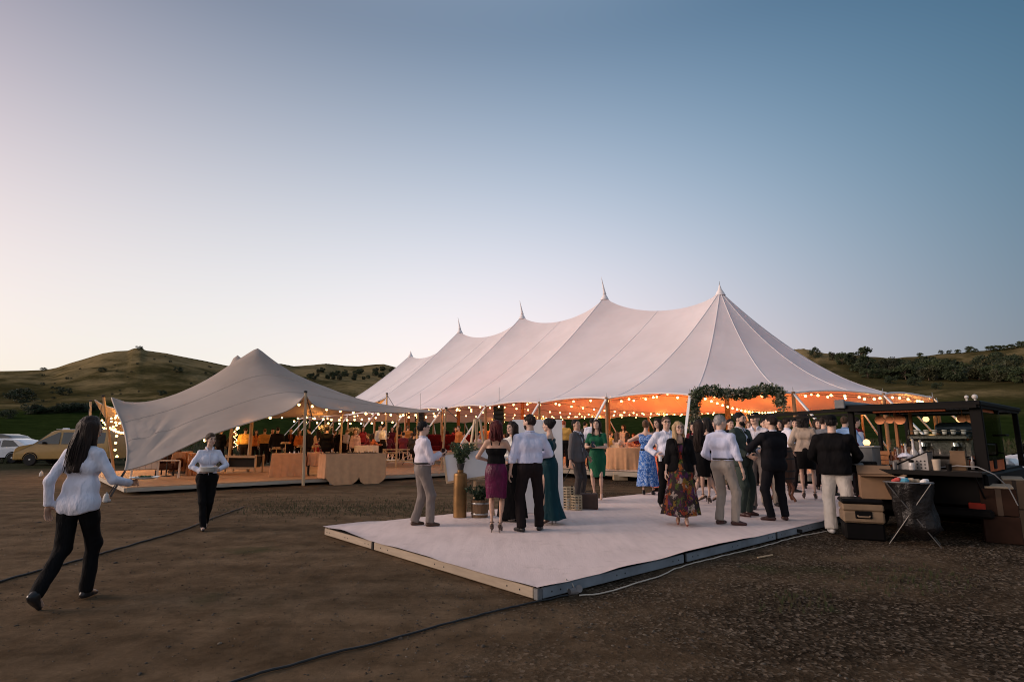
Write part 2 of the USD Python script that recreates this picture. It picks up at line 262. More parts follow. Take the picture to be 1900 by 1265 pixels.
def hill_material():
    n = {'g': ('geometry', {}), 's': ('separate_xyz', {}), 'big': ('noise_texture', {'scale': 0.018, 'detail': 7.0, 'roughness': 0.62}), 'streak': ('mapping', {'scale': (0.035, 0.035, 0.10)}), 'st': ('noise_texture', {'scale': 1.0, 'detail': 8.0, 'roughness': 0.72, 'distortion': 0.9}),
         'fine': ('noise_texture', {'scale': 0.35, 'detail': 5.0, 'roughness': 0.75}), 'zb': ('math', {'math_type': 'multiply_add', 'value2': 10.0}), 'fd': ('vector_math', {'math_type': 'distance', 'vector2': (-55.0, 200.0, 12.0)}), 'fr': ('map_range', {'from_min': 55.0, 'from_max': 95.0, 'to_min': 18.0, 'to_max': 0.0, 'clamp': True}), 'zs': ('math', {'math_type': 'subtract'}), 'hz': ('map_range', {'from_min': 22.0, 'from_max': 44.0, 'to_min': 0.0, 'to_max': 0.10, 'clamp': True}), 'a3': ('math', {'math_type': 'add'}), 'zr': ('map_range', {'from_min': 10.5, 'from_max': 17.5, 'to_min': 0.0, 'to_max': 1.0, 'clamp': True}),
         'green': ('rgb_ramp', {'ramp': [(0, (0.008, 0.012, 0.0035)), (0.5, (0.017, 0.027, 0.007)), (1, (0.034, 0.044, 0.014))]}),
         'dry': ('rgb_ramp', {'ramp': [(0, (0.012, 0.0115, 0.004)), (0.40, (0.027, 0.024, 0.009)), (0.52, (0.062, 0.051, 0.021)), (0.62, (0.18, 0.135, 0.066)), (1, (0.25, 0.19, 0.10))]}),
         'ad': ('math', {'math_type': 'multiply_add', 'value2': 0.5}), 'a2': ('math', {'math_type': 'multiply', 'value2': 0.5}), 'mx': ('mix_color', {}), 'vm': ('mix_color', {'blend_type': 'multiply', 'fac': 0.7}), 'vr': ('rgb_ramp', {'ramp': [(0, (0.4, 0.4, 0.4)), (0.4, (0.8, 0.8, 0.8)), (0.65, (1.15, 1.15, 1.15)), (1, (1.4, 1.4, 1.4))]}),
         'bp': ('bump', {'distance': 0.8, 'strength': 0.6}), 'p': ('principled_bsdf', {'roughness': 1.0, 'specular_ior_level': 0.0})}
    l = [('g.position', 's.vector'), ('g.position', 'big.vector'), ('g.position', 'streak.vector'), ('streak.vector', 'st.vector'), ('g.position', 'fine.vector'), ('big.fac', 'zb.value1'), ('s.z', 'zb.value3'), ('g.position', 'fd.vector1'), ('fd.value', 'fr.value'), ('zb.value', 'zs.value1'), ('fr.result', 'zs.value2'), ('zs.value', 'zr.value'), ('s.z', 'hz.value'), ('ad.value', 'a3.value1'), ('hz.result', 'a3.value2'), ('fine.fac', 'green.fac'),
         ('st.fac', 'ad.value1'), ('big.fac', 'a2.value1'), ('a2.value', 'ad.value3'), ('a3.value', 'dry.fac'), ('green.color', 'mx.a'), ('dry.color', 'mx.b'), ('zr.result', 'mx.fac'), ('mx.result', 'vm.a'), ('fine.fac', 'vr.fac'), ('vr.color', 'vm.b'), ('vm.result', 'p.base_color'), ('fine.fac', 'bp.height'), ('bp.normal', 'p.normal')]
    return usdkit.material(stage, '/World/Looks/hillside', n, l, surface='p.BSDF')
struct('ground', (np.vstack([_V[:_cut].reshape(-1, 3), [[0, 0, 0]]]), np.vstack([_f(_cut), np.stack([np.full(_na, _cut * _na), np.arange(_na), (np.arange(_na) + 1) % _na], 1)])), ground_material(), True)
struct('hills', (_V[_cut - 1:].reshape(-1, 3), _f(len(_rs) - _cut + 1)), hill_material(), True)

# stones of the gravel: real pebbles near the camera
def scatter(name, label, meshes, material, pts, scales, rots):
    """one PointInstancer of small things nobody could count"""
    p = numbered('/World', name); pi = UsdGeom.PointInstancer.Define(stage, p); tag(p, label, None, None, 'stuff')
    for i, m in enumerate(meshes):
        q = f'{p}/shape_{i + 1:03d}'; usdkit.mesh(stage, q, m, material[i] if isinstance(material, list) else material, smooth=40); pi.CreatePrototypesRel().AddTarget(q)
    r = np.random.default_rng(3); k = len(pts)
    pi.CreateProtoIndicesAttr(r.integers(0, len(meshes), k).astype(np.int32).tolist())
    pi.CreatePositionsAttr([Gf.Vec3f(*map(float, q)) for q in pts]); pi.CreateScalesAttr([Gf.Vec3f(*map(float, np.broadcast_to(s, 3))) for s in scales])
    pi.CreateOrientationsAttr([Gf.Quath(float(math.cos(a / 2)), 0, 0, float(math.sin(a / 2))) for a in rots])
def stone(seed):
    v, f = sphere(1, sub=1); r = np.random.default_rng(seed)
    v = v * (0.8 + 0.45 * r.random((len(v), 1))) * [1.0, r.uniform(0.55, 0.9), r.uniform(0.35, 0.6)]; return v, f
# ------------------------------------------------------------------ the long sailcloth tent
W, S, HM, HE, ZE, ZD = 9.01, 7.352, 9.83, 8.70, 2.963, 0.39
END = 8.2
def fabric(name, out0, out1, inside, trans, tcol, rough=0.75, relief=None):
    """two sided cloth: the outer face in two tones, the inner face tinted to paint in warm lamp glow"""
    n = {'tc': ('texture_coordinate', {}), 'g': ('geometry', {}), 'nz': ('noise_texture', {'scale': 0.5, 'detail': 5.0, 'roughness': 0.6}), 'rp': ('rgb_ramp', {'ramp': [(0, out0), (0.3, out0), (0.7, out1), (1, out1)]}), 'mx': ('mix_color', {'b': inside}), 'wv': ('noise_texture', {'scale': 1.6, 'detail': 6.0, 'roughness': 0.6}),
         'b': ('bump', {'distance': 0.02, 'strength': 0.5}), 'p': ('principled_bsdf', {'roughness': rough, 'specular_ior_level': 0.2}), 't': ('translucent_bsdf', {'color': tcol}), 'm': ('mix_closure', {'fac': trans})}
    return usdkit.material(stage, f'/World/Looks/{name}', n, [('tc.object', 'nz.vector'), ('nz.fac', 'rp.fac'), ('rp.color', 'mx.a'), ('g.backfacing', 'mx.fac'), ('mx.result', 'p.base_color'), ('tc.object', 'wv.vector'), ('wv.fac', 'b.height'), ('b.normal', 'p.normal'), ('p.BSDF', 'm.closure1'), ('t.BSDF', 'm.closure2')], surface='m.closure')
SAIL = fabric('sailcloth', (0.64, 0.59, 0.59), (0.73, 0.675, 0.68), (0.74, 0.48, 0.27), 0.07, (0.75, 0.6, 0.5))  # inner colour carries the amber lamp glow, there is no separate lining
SEAM = mat('canvas_seam', (0.74, 0.69, 0.69), 0.8, var=0.05)
POLE = wood('tent_pole_wood', (0.36, 0.2, 0.1), (0.22, 0.115, 0.05), along=(8, 8, 1))
PALE = wood('pale_timber', (0.5, 0.36, 0.22), (0.36, 0.25, 0.15), along=(8, 8, 1))
WHITE = mat('white_webbing', (0.75, 0.74, 0.73), 0.7, var=0.06)
ROPE = mat('dark_rope', (0.03, 0.027, 0.025), 0.9)
STEEL = mat('brushed_steel', (0.4, 0.4, 0.4), 0.35, 0.9, var=0.1)
def ridge_z(a):
    """height of the ridge above the point a along the tent"""
    a = np.clip(a, 0, 4 * S); k = np.minimum((a / S).astype(int) if np.ndim(a) else int(a / S), 3); u = a / S - k
    H = np.array([HE, HM, HM, HM, HE]); z = H[k] * (1 - u) + H[k + 1] * u
    return z - 0.95 * (4 * u * (1 - u)) ** 0.72
rim = [(S / 2 * k, -W) for k in range(8, -1, -1)]                              # side poles, far end to near end, on the camera's side
near_end = [(-END * math.sin(p), -W * math.cos(p)) for p in np.radians([22.5, 45, 67.5, 90, 112.5, 135, 157.5])]
rim += near_end + [(S / 2 * k, W) for k in range(0, 9)] + [(4 * S + END * math.sin(p), W * math.cos(p)) for p in np.radians([22.5, 45, 67.5, 90, 112.5, 135, 157.5])]
def ridge_of(a): return min(max(a, 0.0), 4 * S)
def steep(a): return 1.75 - 0.3 * smoothstep(a, -END, 0.0) - 0.15 * smoothstep(a, 0, S) if a <= 2 * S else steep(4 * S - a)
def canvas_point(p0, p1, u, t):
    """u across the panel between two side poles, t from ridge (0) to eave (1)"""
    a0, a1 = ridge_of(p0[0]), ridge_of(p1[0]); ar = a0 * (1 - u) + a1 * u; zr = ridge_z(ar)
    ea, eb = p0[0] * (1 - u) + p1[0] * u, p0[1] * (1 - u) + p1[1] * u
    arch = 4 * u * (1 - u); inn = 1 - 0.022 * arch
    ea = ar + (ea - ar) * inn; eb *= inn; ze = ZE + 0.13 * arch
    k = steep(p0[0]) * (1 - u) + steep(p1[0]) * u
    z = ze + (zr - ze) * (1 - t) ** k - 0.05 * arch * np.sin(PI * t) * (1 - t) ** 0.3 * min(1.0, math.hypot(p1[0] - p0[0], p1[1] - p0[1]) / 3.5)
    return ar + (ea - ar) * t, eb * t, z
def w3(a, b, z): return np.stack([P4[0] + a * TL[0] + b * TR[0], P4[1] + a * TL[1] + b * TR[1], z], -1)
tent = thing('sailcloth_tent', 'huge white sailcloth tent with pointed peaks over the wooden floor', 'tent')
NU, NT = 9, 30
tt = np.linspace(0, 1, NT) ** 1.25
for i in range(len(rim)):
    p0, p1 = rim[i], rim[(i + 1) % len(rim)]
    rows = [w3(*[np.asarray(x) for x in canvas_point(p0, p1, u, tt)]) for u in np.linspace(0, 1, NU)]
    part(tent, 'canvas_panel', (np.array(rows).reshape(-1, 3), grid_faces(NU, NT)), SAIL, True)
    a, b, z = canvas_point(p0, p1, 0.0, tt); line = w3(a, b, z + 0.012)
    part(tent, 'seam', tube(line - [0, 0, .008], 0.014, 5), SEAM, True)
    eave = np.array([w3(*[np.asarray(x) for x in canvas_point(p0, p1, u, np.array([1.0]))])[0] for u in np.linspace(0, 1, 13)])
    part(tent, 'eave_hem', tube(eave, 0.035, 5), SEAM, True)
    if 0 <= i < 16 or i > 15:
        base = TF(*p0, ZD); top = TF(*p0, ZE + 0.05); out = np.array([p0[0] - ridge_of(p0[0]), p0[1]]); out = out / np.linalg.norm(out)
        part(tent, 'side_pole', rod(base, top, 0.06, 10), POLE)
        part(tent, 'pole_tip', rod(top, top + [0, 0, 0.16], 0.016, 6, 0.006), STEEL)
        out = np.array([-0.97, -0.24]) if i in (10, 11) else out
        stake = TF(p0[0] + out[0] * 2.4, p0[1] + out[1] * 2.4, 0.02)
        part(tent, 'guy_strap', bar(top - [0, 0, .05], top + (stake - top) * 0.82, 0.085, 0.05), WHITE)
        part(tent, 'guy_rope', rod(top + (stake - top) * 0.8, stake, 0.015, 5), ROPE)
for k in range(5):
    a = k * S; z = ridge_z(a)
    part(tent, 'center_pole', rod(TF(a, 0, ZD), TF(a, 0, z + 0.05), 0.13, 12, 0.09), POLE)
    part(tent, 'peak_cap', mv(lathe([(0.26, -0.26), (0.17, -0.08), (0.09, 0.06), (0.05, 0.2), (0.02, 0.3)], 14), *TF(a, 0, z + 0.03)), SEAM)
    if k in (1, 2, 3):
        h = 1.12 if k == 1 else 1.0
        pts = [TF(a, 0, z + 0.1) + np.array([-0.05 * math.sin(q * 2.4) - 0.14 * q ** 2, 0, h * q]) for q in np.linspace(0, 1, 9)]
        part(tent, 'pennant', tube(pts, [0.11, 0.085, 0.068, 0.055, 0.045, 0.034, 0.025, 0.015, 0.005], 7), SEAM, True)
    else:
        part(tent, 'pennant', rod(TF(a, 0, z + 0.2), TF(a, 0, z + 0.5), 0.03, 6, 0.01), STEEL)

# ------------------------------------------------------------------ wooden floors
PLANK = wood('floor_planks', (0.40, 0.235, 0.125), (0.27, 0.15, 0.075), along=(6, 1, 6), scale=2.0)
FASCIA = wood('fascia_board', (0.44, 0.38, 0.30), (0.32, 0.27, 0.21), along=(1, 1, 6), scale=2.0)
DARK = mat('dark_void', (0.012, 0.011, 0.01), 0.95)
def off_rim(d):
    out = []
    for a, b in rim:
        o = np.array([a - ridge_of(a), b]); o /= np.linalg.norm(o); out.append((a + o[0] * d, b + o[1] * d))
    return out
tent_floor = thing('tent_floor', 'raised wooden floor under the white sailcloth tent', 'floor')
fp = np.array([TF(a, b)[:2] for a, b in off_rim(0.7)])
part(tent_floor, 'floor_top', mv(extrude(fp, 0.05), 0, 0, ZD - 0.05), mat('floor_carpet', (0.52, 0.37, 0.29), 0.9, var=0.1, bump=0.002), False)
for i in range(len(fp)):
    a, b = np.array([*fp[i], ZD - 0.15]), np.array([*fp[(i + 1) % len(fp)], ZD - 0.15]); o = (a + b) / 2 - np.array([*TF(2 * S, 0)[:2], 0]); o[2] = 0
    part(tent_floor, 'edge_board', bar(a, b, 0.05, 0.16), FASCIA)
    c = (a + b) / 2 * 0.5 + a * 0.5
    part(tent_floor, 'support_block', box(0.5, 0.3, 0.2, (c[0] * 0.985 + P4[0] * 0.015, c[1] * 0.985 + P4[1] * 0.015, 0.12), 0.01), PALE)
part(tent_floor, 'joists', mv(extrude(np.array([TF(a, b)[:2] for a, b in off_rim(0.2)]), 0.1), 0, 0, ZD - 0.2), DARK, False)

# the lower floor under the stretch tent, running out from the big tent
SZ = 0.2
_sl = G(235, 904, SZ); SA, SB = to_tent(_sl)
print('stretch floor', SA, SB)
sf = thing('stretch_tent_floor', 'low plank floor under the grey stretch tent', 'floor')
for k in range(46):
    b0 = SB + 0.3 * k
    if b0 > -9.9: break
    part(sf, 'plank', bar(TF(SA, b0 + 0.148, SZ - 0.02), TF(SA + 9.5, b0 + 0.148, SZ - 0.02), 0.292, 0.04, 0.006), PLANK, False)
part(sf, 'edge_board', bar(TF(SA - 0.03, SB, SZ - 0.07), TF(SA - 0.03, -9.8, SZ - 0.07), 0.05, 0.1), FASCIA)
part(sf, 'edge_board', bar(TF(SA, SB - 0.03, SZ - 0.07), TF(SA + 9.5, SB - 0.03, SZ - 0.07), 0.05, 0.1), FASCIA)
part(sf, 'joists', bar(TF(SA + 4.9, SB + 0.4, 0.07), TF(SA + 4.9, -9.9, 0.07), 9.0, 0.12), DARK, False)

# ------------------------------------------------------------------ the grey stretch tent: a cable net pulled over its poles
def net_surface(nu, nv, pins, edge_q=9.0, q=1.0):
    """force-density net; pins: {(i, j): point}"""
    idx = lambda i, j: i * nv + j; N = nu * nv; A = lil_matrix((N, N)); B = np.zeros((N, 3))
    for i in range(nu):
        for j in range(nv):
            k = idx(i, j)
            if (i, j) in pins: A[k, k] = 1; B[k] = pins[(i, j)]; continue
            for di, dj in ((1, 0), (-1, 0), (0, 1), (0, -1)):
                a, b = i + di, j + dj
                if not (0 <= a < nu and 0 <= b < nv): continue
                w = edge_q if (di and j in (0, nv - 1)) or (dj and i in (0, nu - 1)) else q
                A[k, k] += w; A[k, idx(a, b)] -= w
    return spsolve(csr_matrix(A), B).reshape(nu, nv, 3)
NUV = (65, 41)
def uv(u, v): return int(round(u * (NUV[0] - 1))), int(round(v * (NUV[1] - 1)))
C1, C2, C3, C4 = P(232, 872, 15.6), P(207, 738, 19.5), P(567, 730, 18.7), P(820, 763, 23.0)
C5, C6, M1, M2 = P(716, 738, 29.0), P(176, 742, 25.0), P(477, 654, 22.5), P(440, 668, 27.0)
pins = {}
def pin_path(uvs, pts):
    """pins every net node along a path of (u, v) to the 3-D polyline through PTS"""
    uvs, pts = np.asarray(uvs, float), np.asarray(pts, float); n = 200; t = np.linspace(0, 1, n); s_ = np.linspace(0, 1, len(pts))
    from scipy.interpolate import PchipInterpolator
    L = np.concatenate([[0], np.cumsum(np.linalg.norm(np.diff(pts, axis=0), axis=1))]); L /= L[-1]
    q = PchipInterpolator(L, pts)(t); w = np.stack([np.interp(t, np.linspace(0, 1, len(uvs)), uvs[:, k]) for k in (0, 1)], 1)
    best = {}
    for k in range(n):
        key = uv(*w[k]); e = abs(w[k][0] * (NUV[0] - 1) - key[0]) + abs(w[k][1] * (NUV[1] - 1) - key[1])
        if key not in best or e < best[key][0]: best[key] = (e, q[k])
    for key, (e, p) in best.items(): pins.setdefault(key, p)
pins[uv(0, 0)] = C1; pins[uv(0.5, 0)] = C3; pins[uv(1, 0)] = C4
pin_path([(0, 0), (0.5, 0)], [C1, P(283, 857, 16.0), P(334, 833, 16.5), P(394, 806, 17.1), P(478, 779, 17.9), P(540, 758, 18.4), C3])
pin_path([(0.5, 0), (1, 0)], [C3, P(586, 753, 18.9), P(606, 758, 19.2), P(646, 762, 20.0), P(723, 765, 21.5), C4])
pin_path([(0, 0), (0, 0.5)], [C1, P(236, 845, 16.2), P(234, 815, 17.0), P(226, 785, 18.0), P(213, 755, 19.0), C2])
pin_path([(0, 0.5), (0.45, 0.42)], [C2, P(225, 745, 19.9), P(255, 747, 20.3), P(300, 739, 20.9), P(350, 721, 21.4), P(400, 695, 21.9), P(440, 671, 22.2), M1])
pin_path([(0.45, 0.42), (0.95, 0.5)], [M1, P(500, 668, 22.6), P(540, 691, 22.8), P(600, 716, 23.2), P(660, 738, 23.8), P(712, 751, 24.6)])
pins[uv(1, 1)] = C5; pins[uv(0, 1)] = C6
pin_path([(0, 1), (1, 1)], [C6, P(190, 766, 25.4), P(225, 806, 26.5), P(300, 806, 28.0), P(400, 786, 29.5), P(480, 777, 30.5), P(560, 773, 31.0), P(640, 768, 30.6), P(695, 757, 29.6), C5])
i, j = uv(0.45, 0.78)
for di in (-1, 0, 1):
    for dj in (-1, 0, 1):
        pins[(i + di, j + dj)] = M2 + np.array([0, 0, -0.12 * (abs(di) + abs(dj) > 0) - 0.08 * (abs(di) + abs(dj) > 1)]) + 0.2 * (di * np.array([TR[0], TR[1], 0]) + dj * np.array([TL[0], TL[1], 0]))
pin_path([(0.45, 0.42), (0.45, 0.78)], [M1, P(465, 672, 23.8), P(455, 680, 24.8), M2])
net = net_surface(*NUV, pins, 3.0)
for _ in range(2):                     # relaxes the creases along the pinned lines
    m_ = net.copy(); m_[1:-1, 1:-1] = 0.5 * net[1:-1, 1:-1] + 0.125 * (net[2:, 1:-1] + net[:-2, 1:-1] + net[1:-1, 2:] + net[1:-1, :-2]); net = m_
for m_, h_, w_ in ((M1, 0.30, 0.75), (M2, 0.36, 1.1)):                     # the poles push the cloth into points
    net[..., 2] += h_ * np.exp(-np.hypot(net[..., 0] - m_[0], net[..., 1] - m_[1]) / w_)
# creases gathered at the low corner
ui, vj = np.meshgrid(np.linspace(0, 1, NUV[0]), np.linspace(0, 1, NUV[1]), indexing='ij')
ang, rad = np.arctan2(vj, ui * 1.4), np.hypot(ui * 1.4, vj)
net[..., 2] += 0.05 * np.sin(ang * 26 + 3 * np.sin(ang * 5)) * np.exp(-((rad - 0.16) / 0.13) ** 2)
STRETCH = fabric('stretch_fabric', (0.32, 0.265, 0.225), (0.39, 0.325, 0.28), (0.52, 0.33, 0.17), 0.06, (0.4, 0.3, 0.22), 0.8)  # inner tan again paints warm bulb light onto the underside
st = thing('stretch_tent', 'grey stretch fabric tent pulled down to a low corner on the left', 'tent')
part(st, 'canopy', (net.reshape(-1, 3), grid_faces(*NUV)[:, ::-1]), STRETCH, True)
HEM = mat('canopy_hem', (0.48, 0.385, 0.315), 0.8, var=0.05)
for e in (net[:, 0], net[:, -1], net[0], net[-1]):
    part(st, 'hem', tube(e, 0.022, 5), HEM, True)
for v in (0.16, 0.32, 0.6, 0.8):
    i = int(v * (NUV[1] - 1)); part(st, 'seam', tube(net[:, i] + [0, 0, 0.004], 0.008, 4), HEM, True)
def tent_pole(top, foot, r=0.05, cap=True):
    part(st, 'pole', rod(foot, top, r, 10, r * 0.85), PALE)
    if cap: part(st, 'pole_cap', mv(lathe([(0.055, -0.03), (0.06, 0.03), (0.02, 0.045)], 10), *top), ROPE)
tent_pole(P(567, 727, 18.7), P(563, 897, 18.3) * [1, 1, 0] + [0, 0, 0.02])
tent_pole(P(192, 735, 19.7), G(213, 886, 0.02))
tent_pole(P(168, 744, 25.2), P(170, 845, 24.6) * [1, 1, 0])
tent_pole(P(828, 757, 23.2), G(818, 880, 0.02))
tent_pole(P(718, 730, 29.2), P(716, 840, 29.2) * [1, 1, 0] + [0, 0, .1])
for m in (M1, M2): tent_pole(m - [0, 0, 0.2], m * [1, 1, 0] + [0.0, 0, SZ], 0.07, False)
for px, Y in ((469, 24.0), (635, 25.0), (738, 25.5), (775, 23.4)):
    q = P(px, 770, Y); tent_pole(q * [1, 1, 0] + [0, 0, 2.55], q * [1, 1, 0] + [0, 0, SZ], 0.045, False)
for a, b in ((P(192, 737, 19.7), G(172, 838, .02)), (P(168, 746, 25.2), P(148, 850, 24) * [1, 1, 0]), (P(567, 729, 18.7), G(610, 896, .02)), (P(718, 732, 29.2), P(735, 760, 27)), (P(828, 759, 23.2), P(850, 778, 21.5)), (C1, G(196, 925, 0.02))):
    part(st, 'guy_rope', rod(a, b, 0.014, 5), ROPE)
part(st, 'ratchet_strap', bar(G(205, 921, 0.05), P(232, 874, 15.55), 0.05, 0.02), ROPE)

# ------------------------------------------------------------------ the front platform
B0 = np.array([0.241, 5.624]); DZ = 0.117
def DK(a, b, z=0.0):
    p = B0 + a * TL + b * TR; return np.array([p[0], p[1], z])
def carpet_material():
    n = {'tc': ('texture_coordinate', {}), 'a': ('noise_texture', {'scale': 0.9, 'detail': 6.0, 'roughness': 0.65}), 'mp': ('mapping', {'rotation': (0, 0, -AZ), 'scale': (6, 0.9, 1)}), 'b': ('noise_texture', {'scale': 1.2, 'detail': 5.0, 'roughness': 0.6}), 'c': ('noise_texture', {'scale': 300.0, 'detail': 2.0}),
         'ad': ('math', {'math_type': 'multiply_add', 'value2': 0.5}), 'h': ('math', {'math_type': 'multiply', 'value2': 0.5}), 'sc': ('noise_texture', {'scale': 4.5, 'detail': 4.0, 'roughness': 0.7}), 'sr': ('rgb_ramp', {'ramp': [(0, (0.72, 0.69, 0.66)), (0.33, (0.86, 0.84, 0.82)), (0.42, (1, 1, 1)), (1, (1, 1, 1))]}), 'sm': ('mix_color', {'blend_type': 'multiply', 'fac': 0.8}), 'rp': ('rgb_ramp', {'ramp': [(0, (0.38, 0.29, 0.26)), (0.36, (0.58, 0.45, 0.41)), (0.55, (0.68, 0.535, 0.49)), (1, (0.74, 0.60, 0.55))]}),
         'bm': ('bump', {'distance': 0.006, 'strength': 0.6}), 'bb': ('bump', {'distance': 0.012, 'strength': 0.5}), 'p': ('principled_bsdf', {'roughness': 0.95, 'specular_ior_level': 0.15, 'sheen_weight': 0.1})}
    return usdkit.material(stage, '/World/Looks/event_carpet', n, [('tc.object', 'a.vector'), ('tc.object', 'mp.vector'), ('mp.vector', 'b.vector'), ('tc.object', 'c.vector'), ('a.fac', 'ad.value1'), ('b.fac', 'h.value1'), ('h.value', 'ad.value3'), ('ad.value', 'rp.fac'), ('tc.object', 'sc.vector'), ('sc.fac', 'sr.fac'), ('rp.color', 'sm.a'), ('sr.color', 'sm.b'), ('sm.result', 'p.base_color'), ('c.fac', 'bm.height'), ('b.fac', 'bb.height'), ('bb.normal', 'bm.normal'), ('bm.normal', 'p.normal')], surface='p.BSDF')
dk = thing('front_platform', 'low carpeted timber platform in front of the tents', 'platform')
LA, LB = 4.79, 14.6
na, nb = 90, 150
aa, bb = np.meshgrid(np.linspace(-0.03, LA + 0.03, na), np.linspace(-0.03, LB, nb), indexing='ij')
edge = np.minimum(np.minimum(aa + 0.03, bb + 0.03), LA + 0.03 - aa)
wob = meshkit.noise(np.stack([aa * 1.6, bb * 1.6, aa * 0], -1), 5)
zz = DZ + 0.004 + 0.03 * np.exp(-edge / 0.07) * np.clip(wob - 0.42, 0, 1) * 2 + 0.006 * (meshkit.fbm(np.stack([aa * 2.2, bb * 0.8, aa * 0], -1), 3, 8) - 0.3)
zz += 0.022 * np.exp(-((aa - 4.1) / 0.25) ** 2 - ((bb - 0.0) / 0.12) ** 2)
aa2, bb2 = aa - 0.035 * (wob - 0.5) * np.exp(-edge / 0.05), bb - 0.035 * (wob - 0.4) * np.exp(-edge / 0.05)
part(dk, 'carpet', (np.stack([B0[0] + aa2 * TL[0] + bb2 * TR[0], B0[1] + aa2 * TL[1] + bb2 * TR[1], zz], -1).reshape(-1, 3), grid_faces(na, nb)[:, ::-1]), carpet_material(), True)
BOARD = wood('platform_board', (0.37, 0.30, 0.225), (0.26, 0.21, 0.155), along=(1, 1, 9), scale=2.2)
GREY = mat('galvanised_side', (0.20, 0.225, 0.25), 0.6, 0.2, var=0.2, scale=3)
HOLE = mat('bolt_hole', (0.01, 0.01, 0.01), 0.9)
def side(a0, b0, a1, b1, m, holes):
    p, q = DK(a0, b0, DZ / 2 + 0.006), DK(a1, b1, DZ / 2 + 0.006); s = part(dk, 'side_board', bar(p, q, 0.03, DZ - 0.02, 0.006), m)
    d = (q - p) / np.linalg.norm(q - p); nrm = np.array([d[1], -d[0], 0])
    if (p + nrm)[:2] @ (p + nrm)[:2] > p[:2] @ p[:2]: nrm = -nrm
    for h in holes:
        c = p + (q - p) * h; part(dk, 'bolt', tube([c + nrm * 0.0155, c + nrm * 0.017], 0.009, 8), HOLE)
for a0, a1 in ((0.05, 3.18), (3.25, LA)):
    side(a0, 0, a1, 0, BOARD, (0.06, 0.12, 0.47, 0.53, 0.88, 0.94))
for k in range(6):
    side(0, 0.05 + 2.44 * k, 0, 2.42 + 2.44 * k, GREY, (0.05, 0.1, 0.46, 0.52, 0.9, 0.95)); side(LA, 0.05 + 2.44 * k, LA, 2.42 + 2.44 * k, BOARD, ())
part(dk, 'corner_post', mv(rotz(box(0.06, 0.06, DZ - 0.014, bev=0.006), -AZ), *DK(0.01, 0.01, DZ / 2 + 0.003)), mat('corner_steel', (0.16, 0.165, 0.17), 0.5, 0.5))
part(dk, 'corner_post', mv(rotz(box(0.06, 0.06, DZ - 0.014, bev=0.006), -AZ), *DK(3.215, 0.01, DZ / 2 + 0.003)), DARK)
for b in (5.6, 6.9):
    part(dk, 'slot', mv(rotz(box(0.02, 0.14, 0.05), -AZ), *DK(-0.02, b, 0.065)), HOLE)
part(dk, 'underframe', mv(rotz(box(LB - 0.1, LA - 0.1, DZ - 0.03), PI / 2 - (PI / 2 + AZ)), *DK(LA / 2, LB / 2, DZ / 2)), DARK, False)
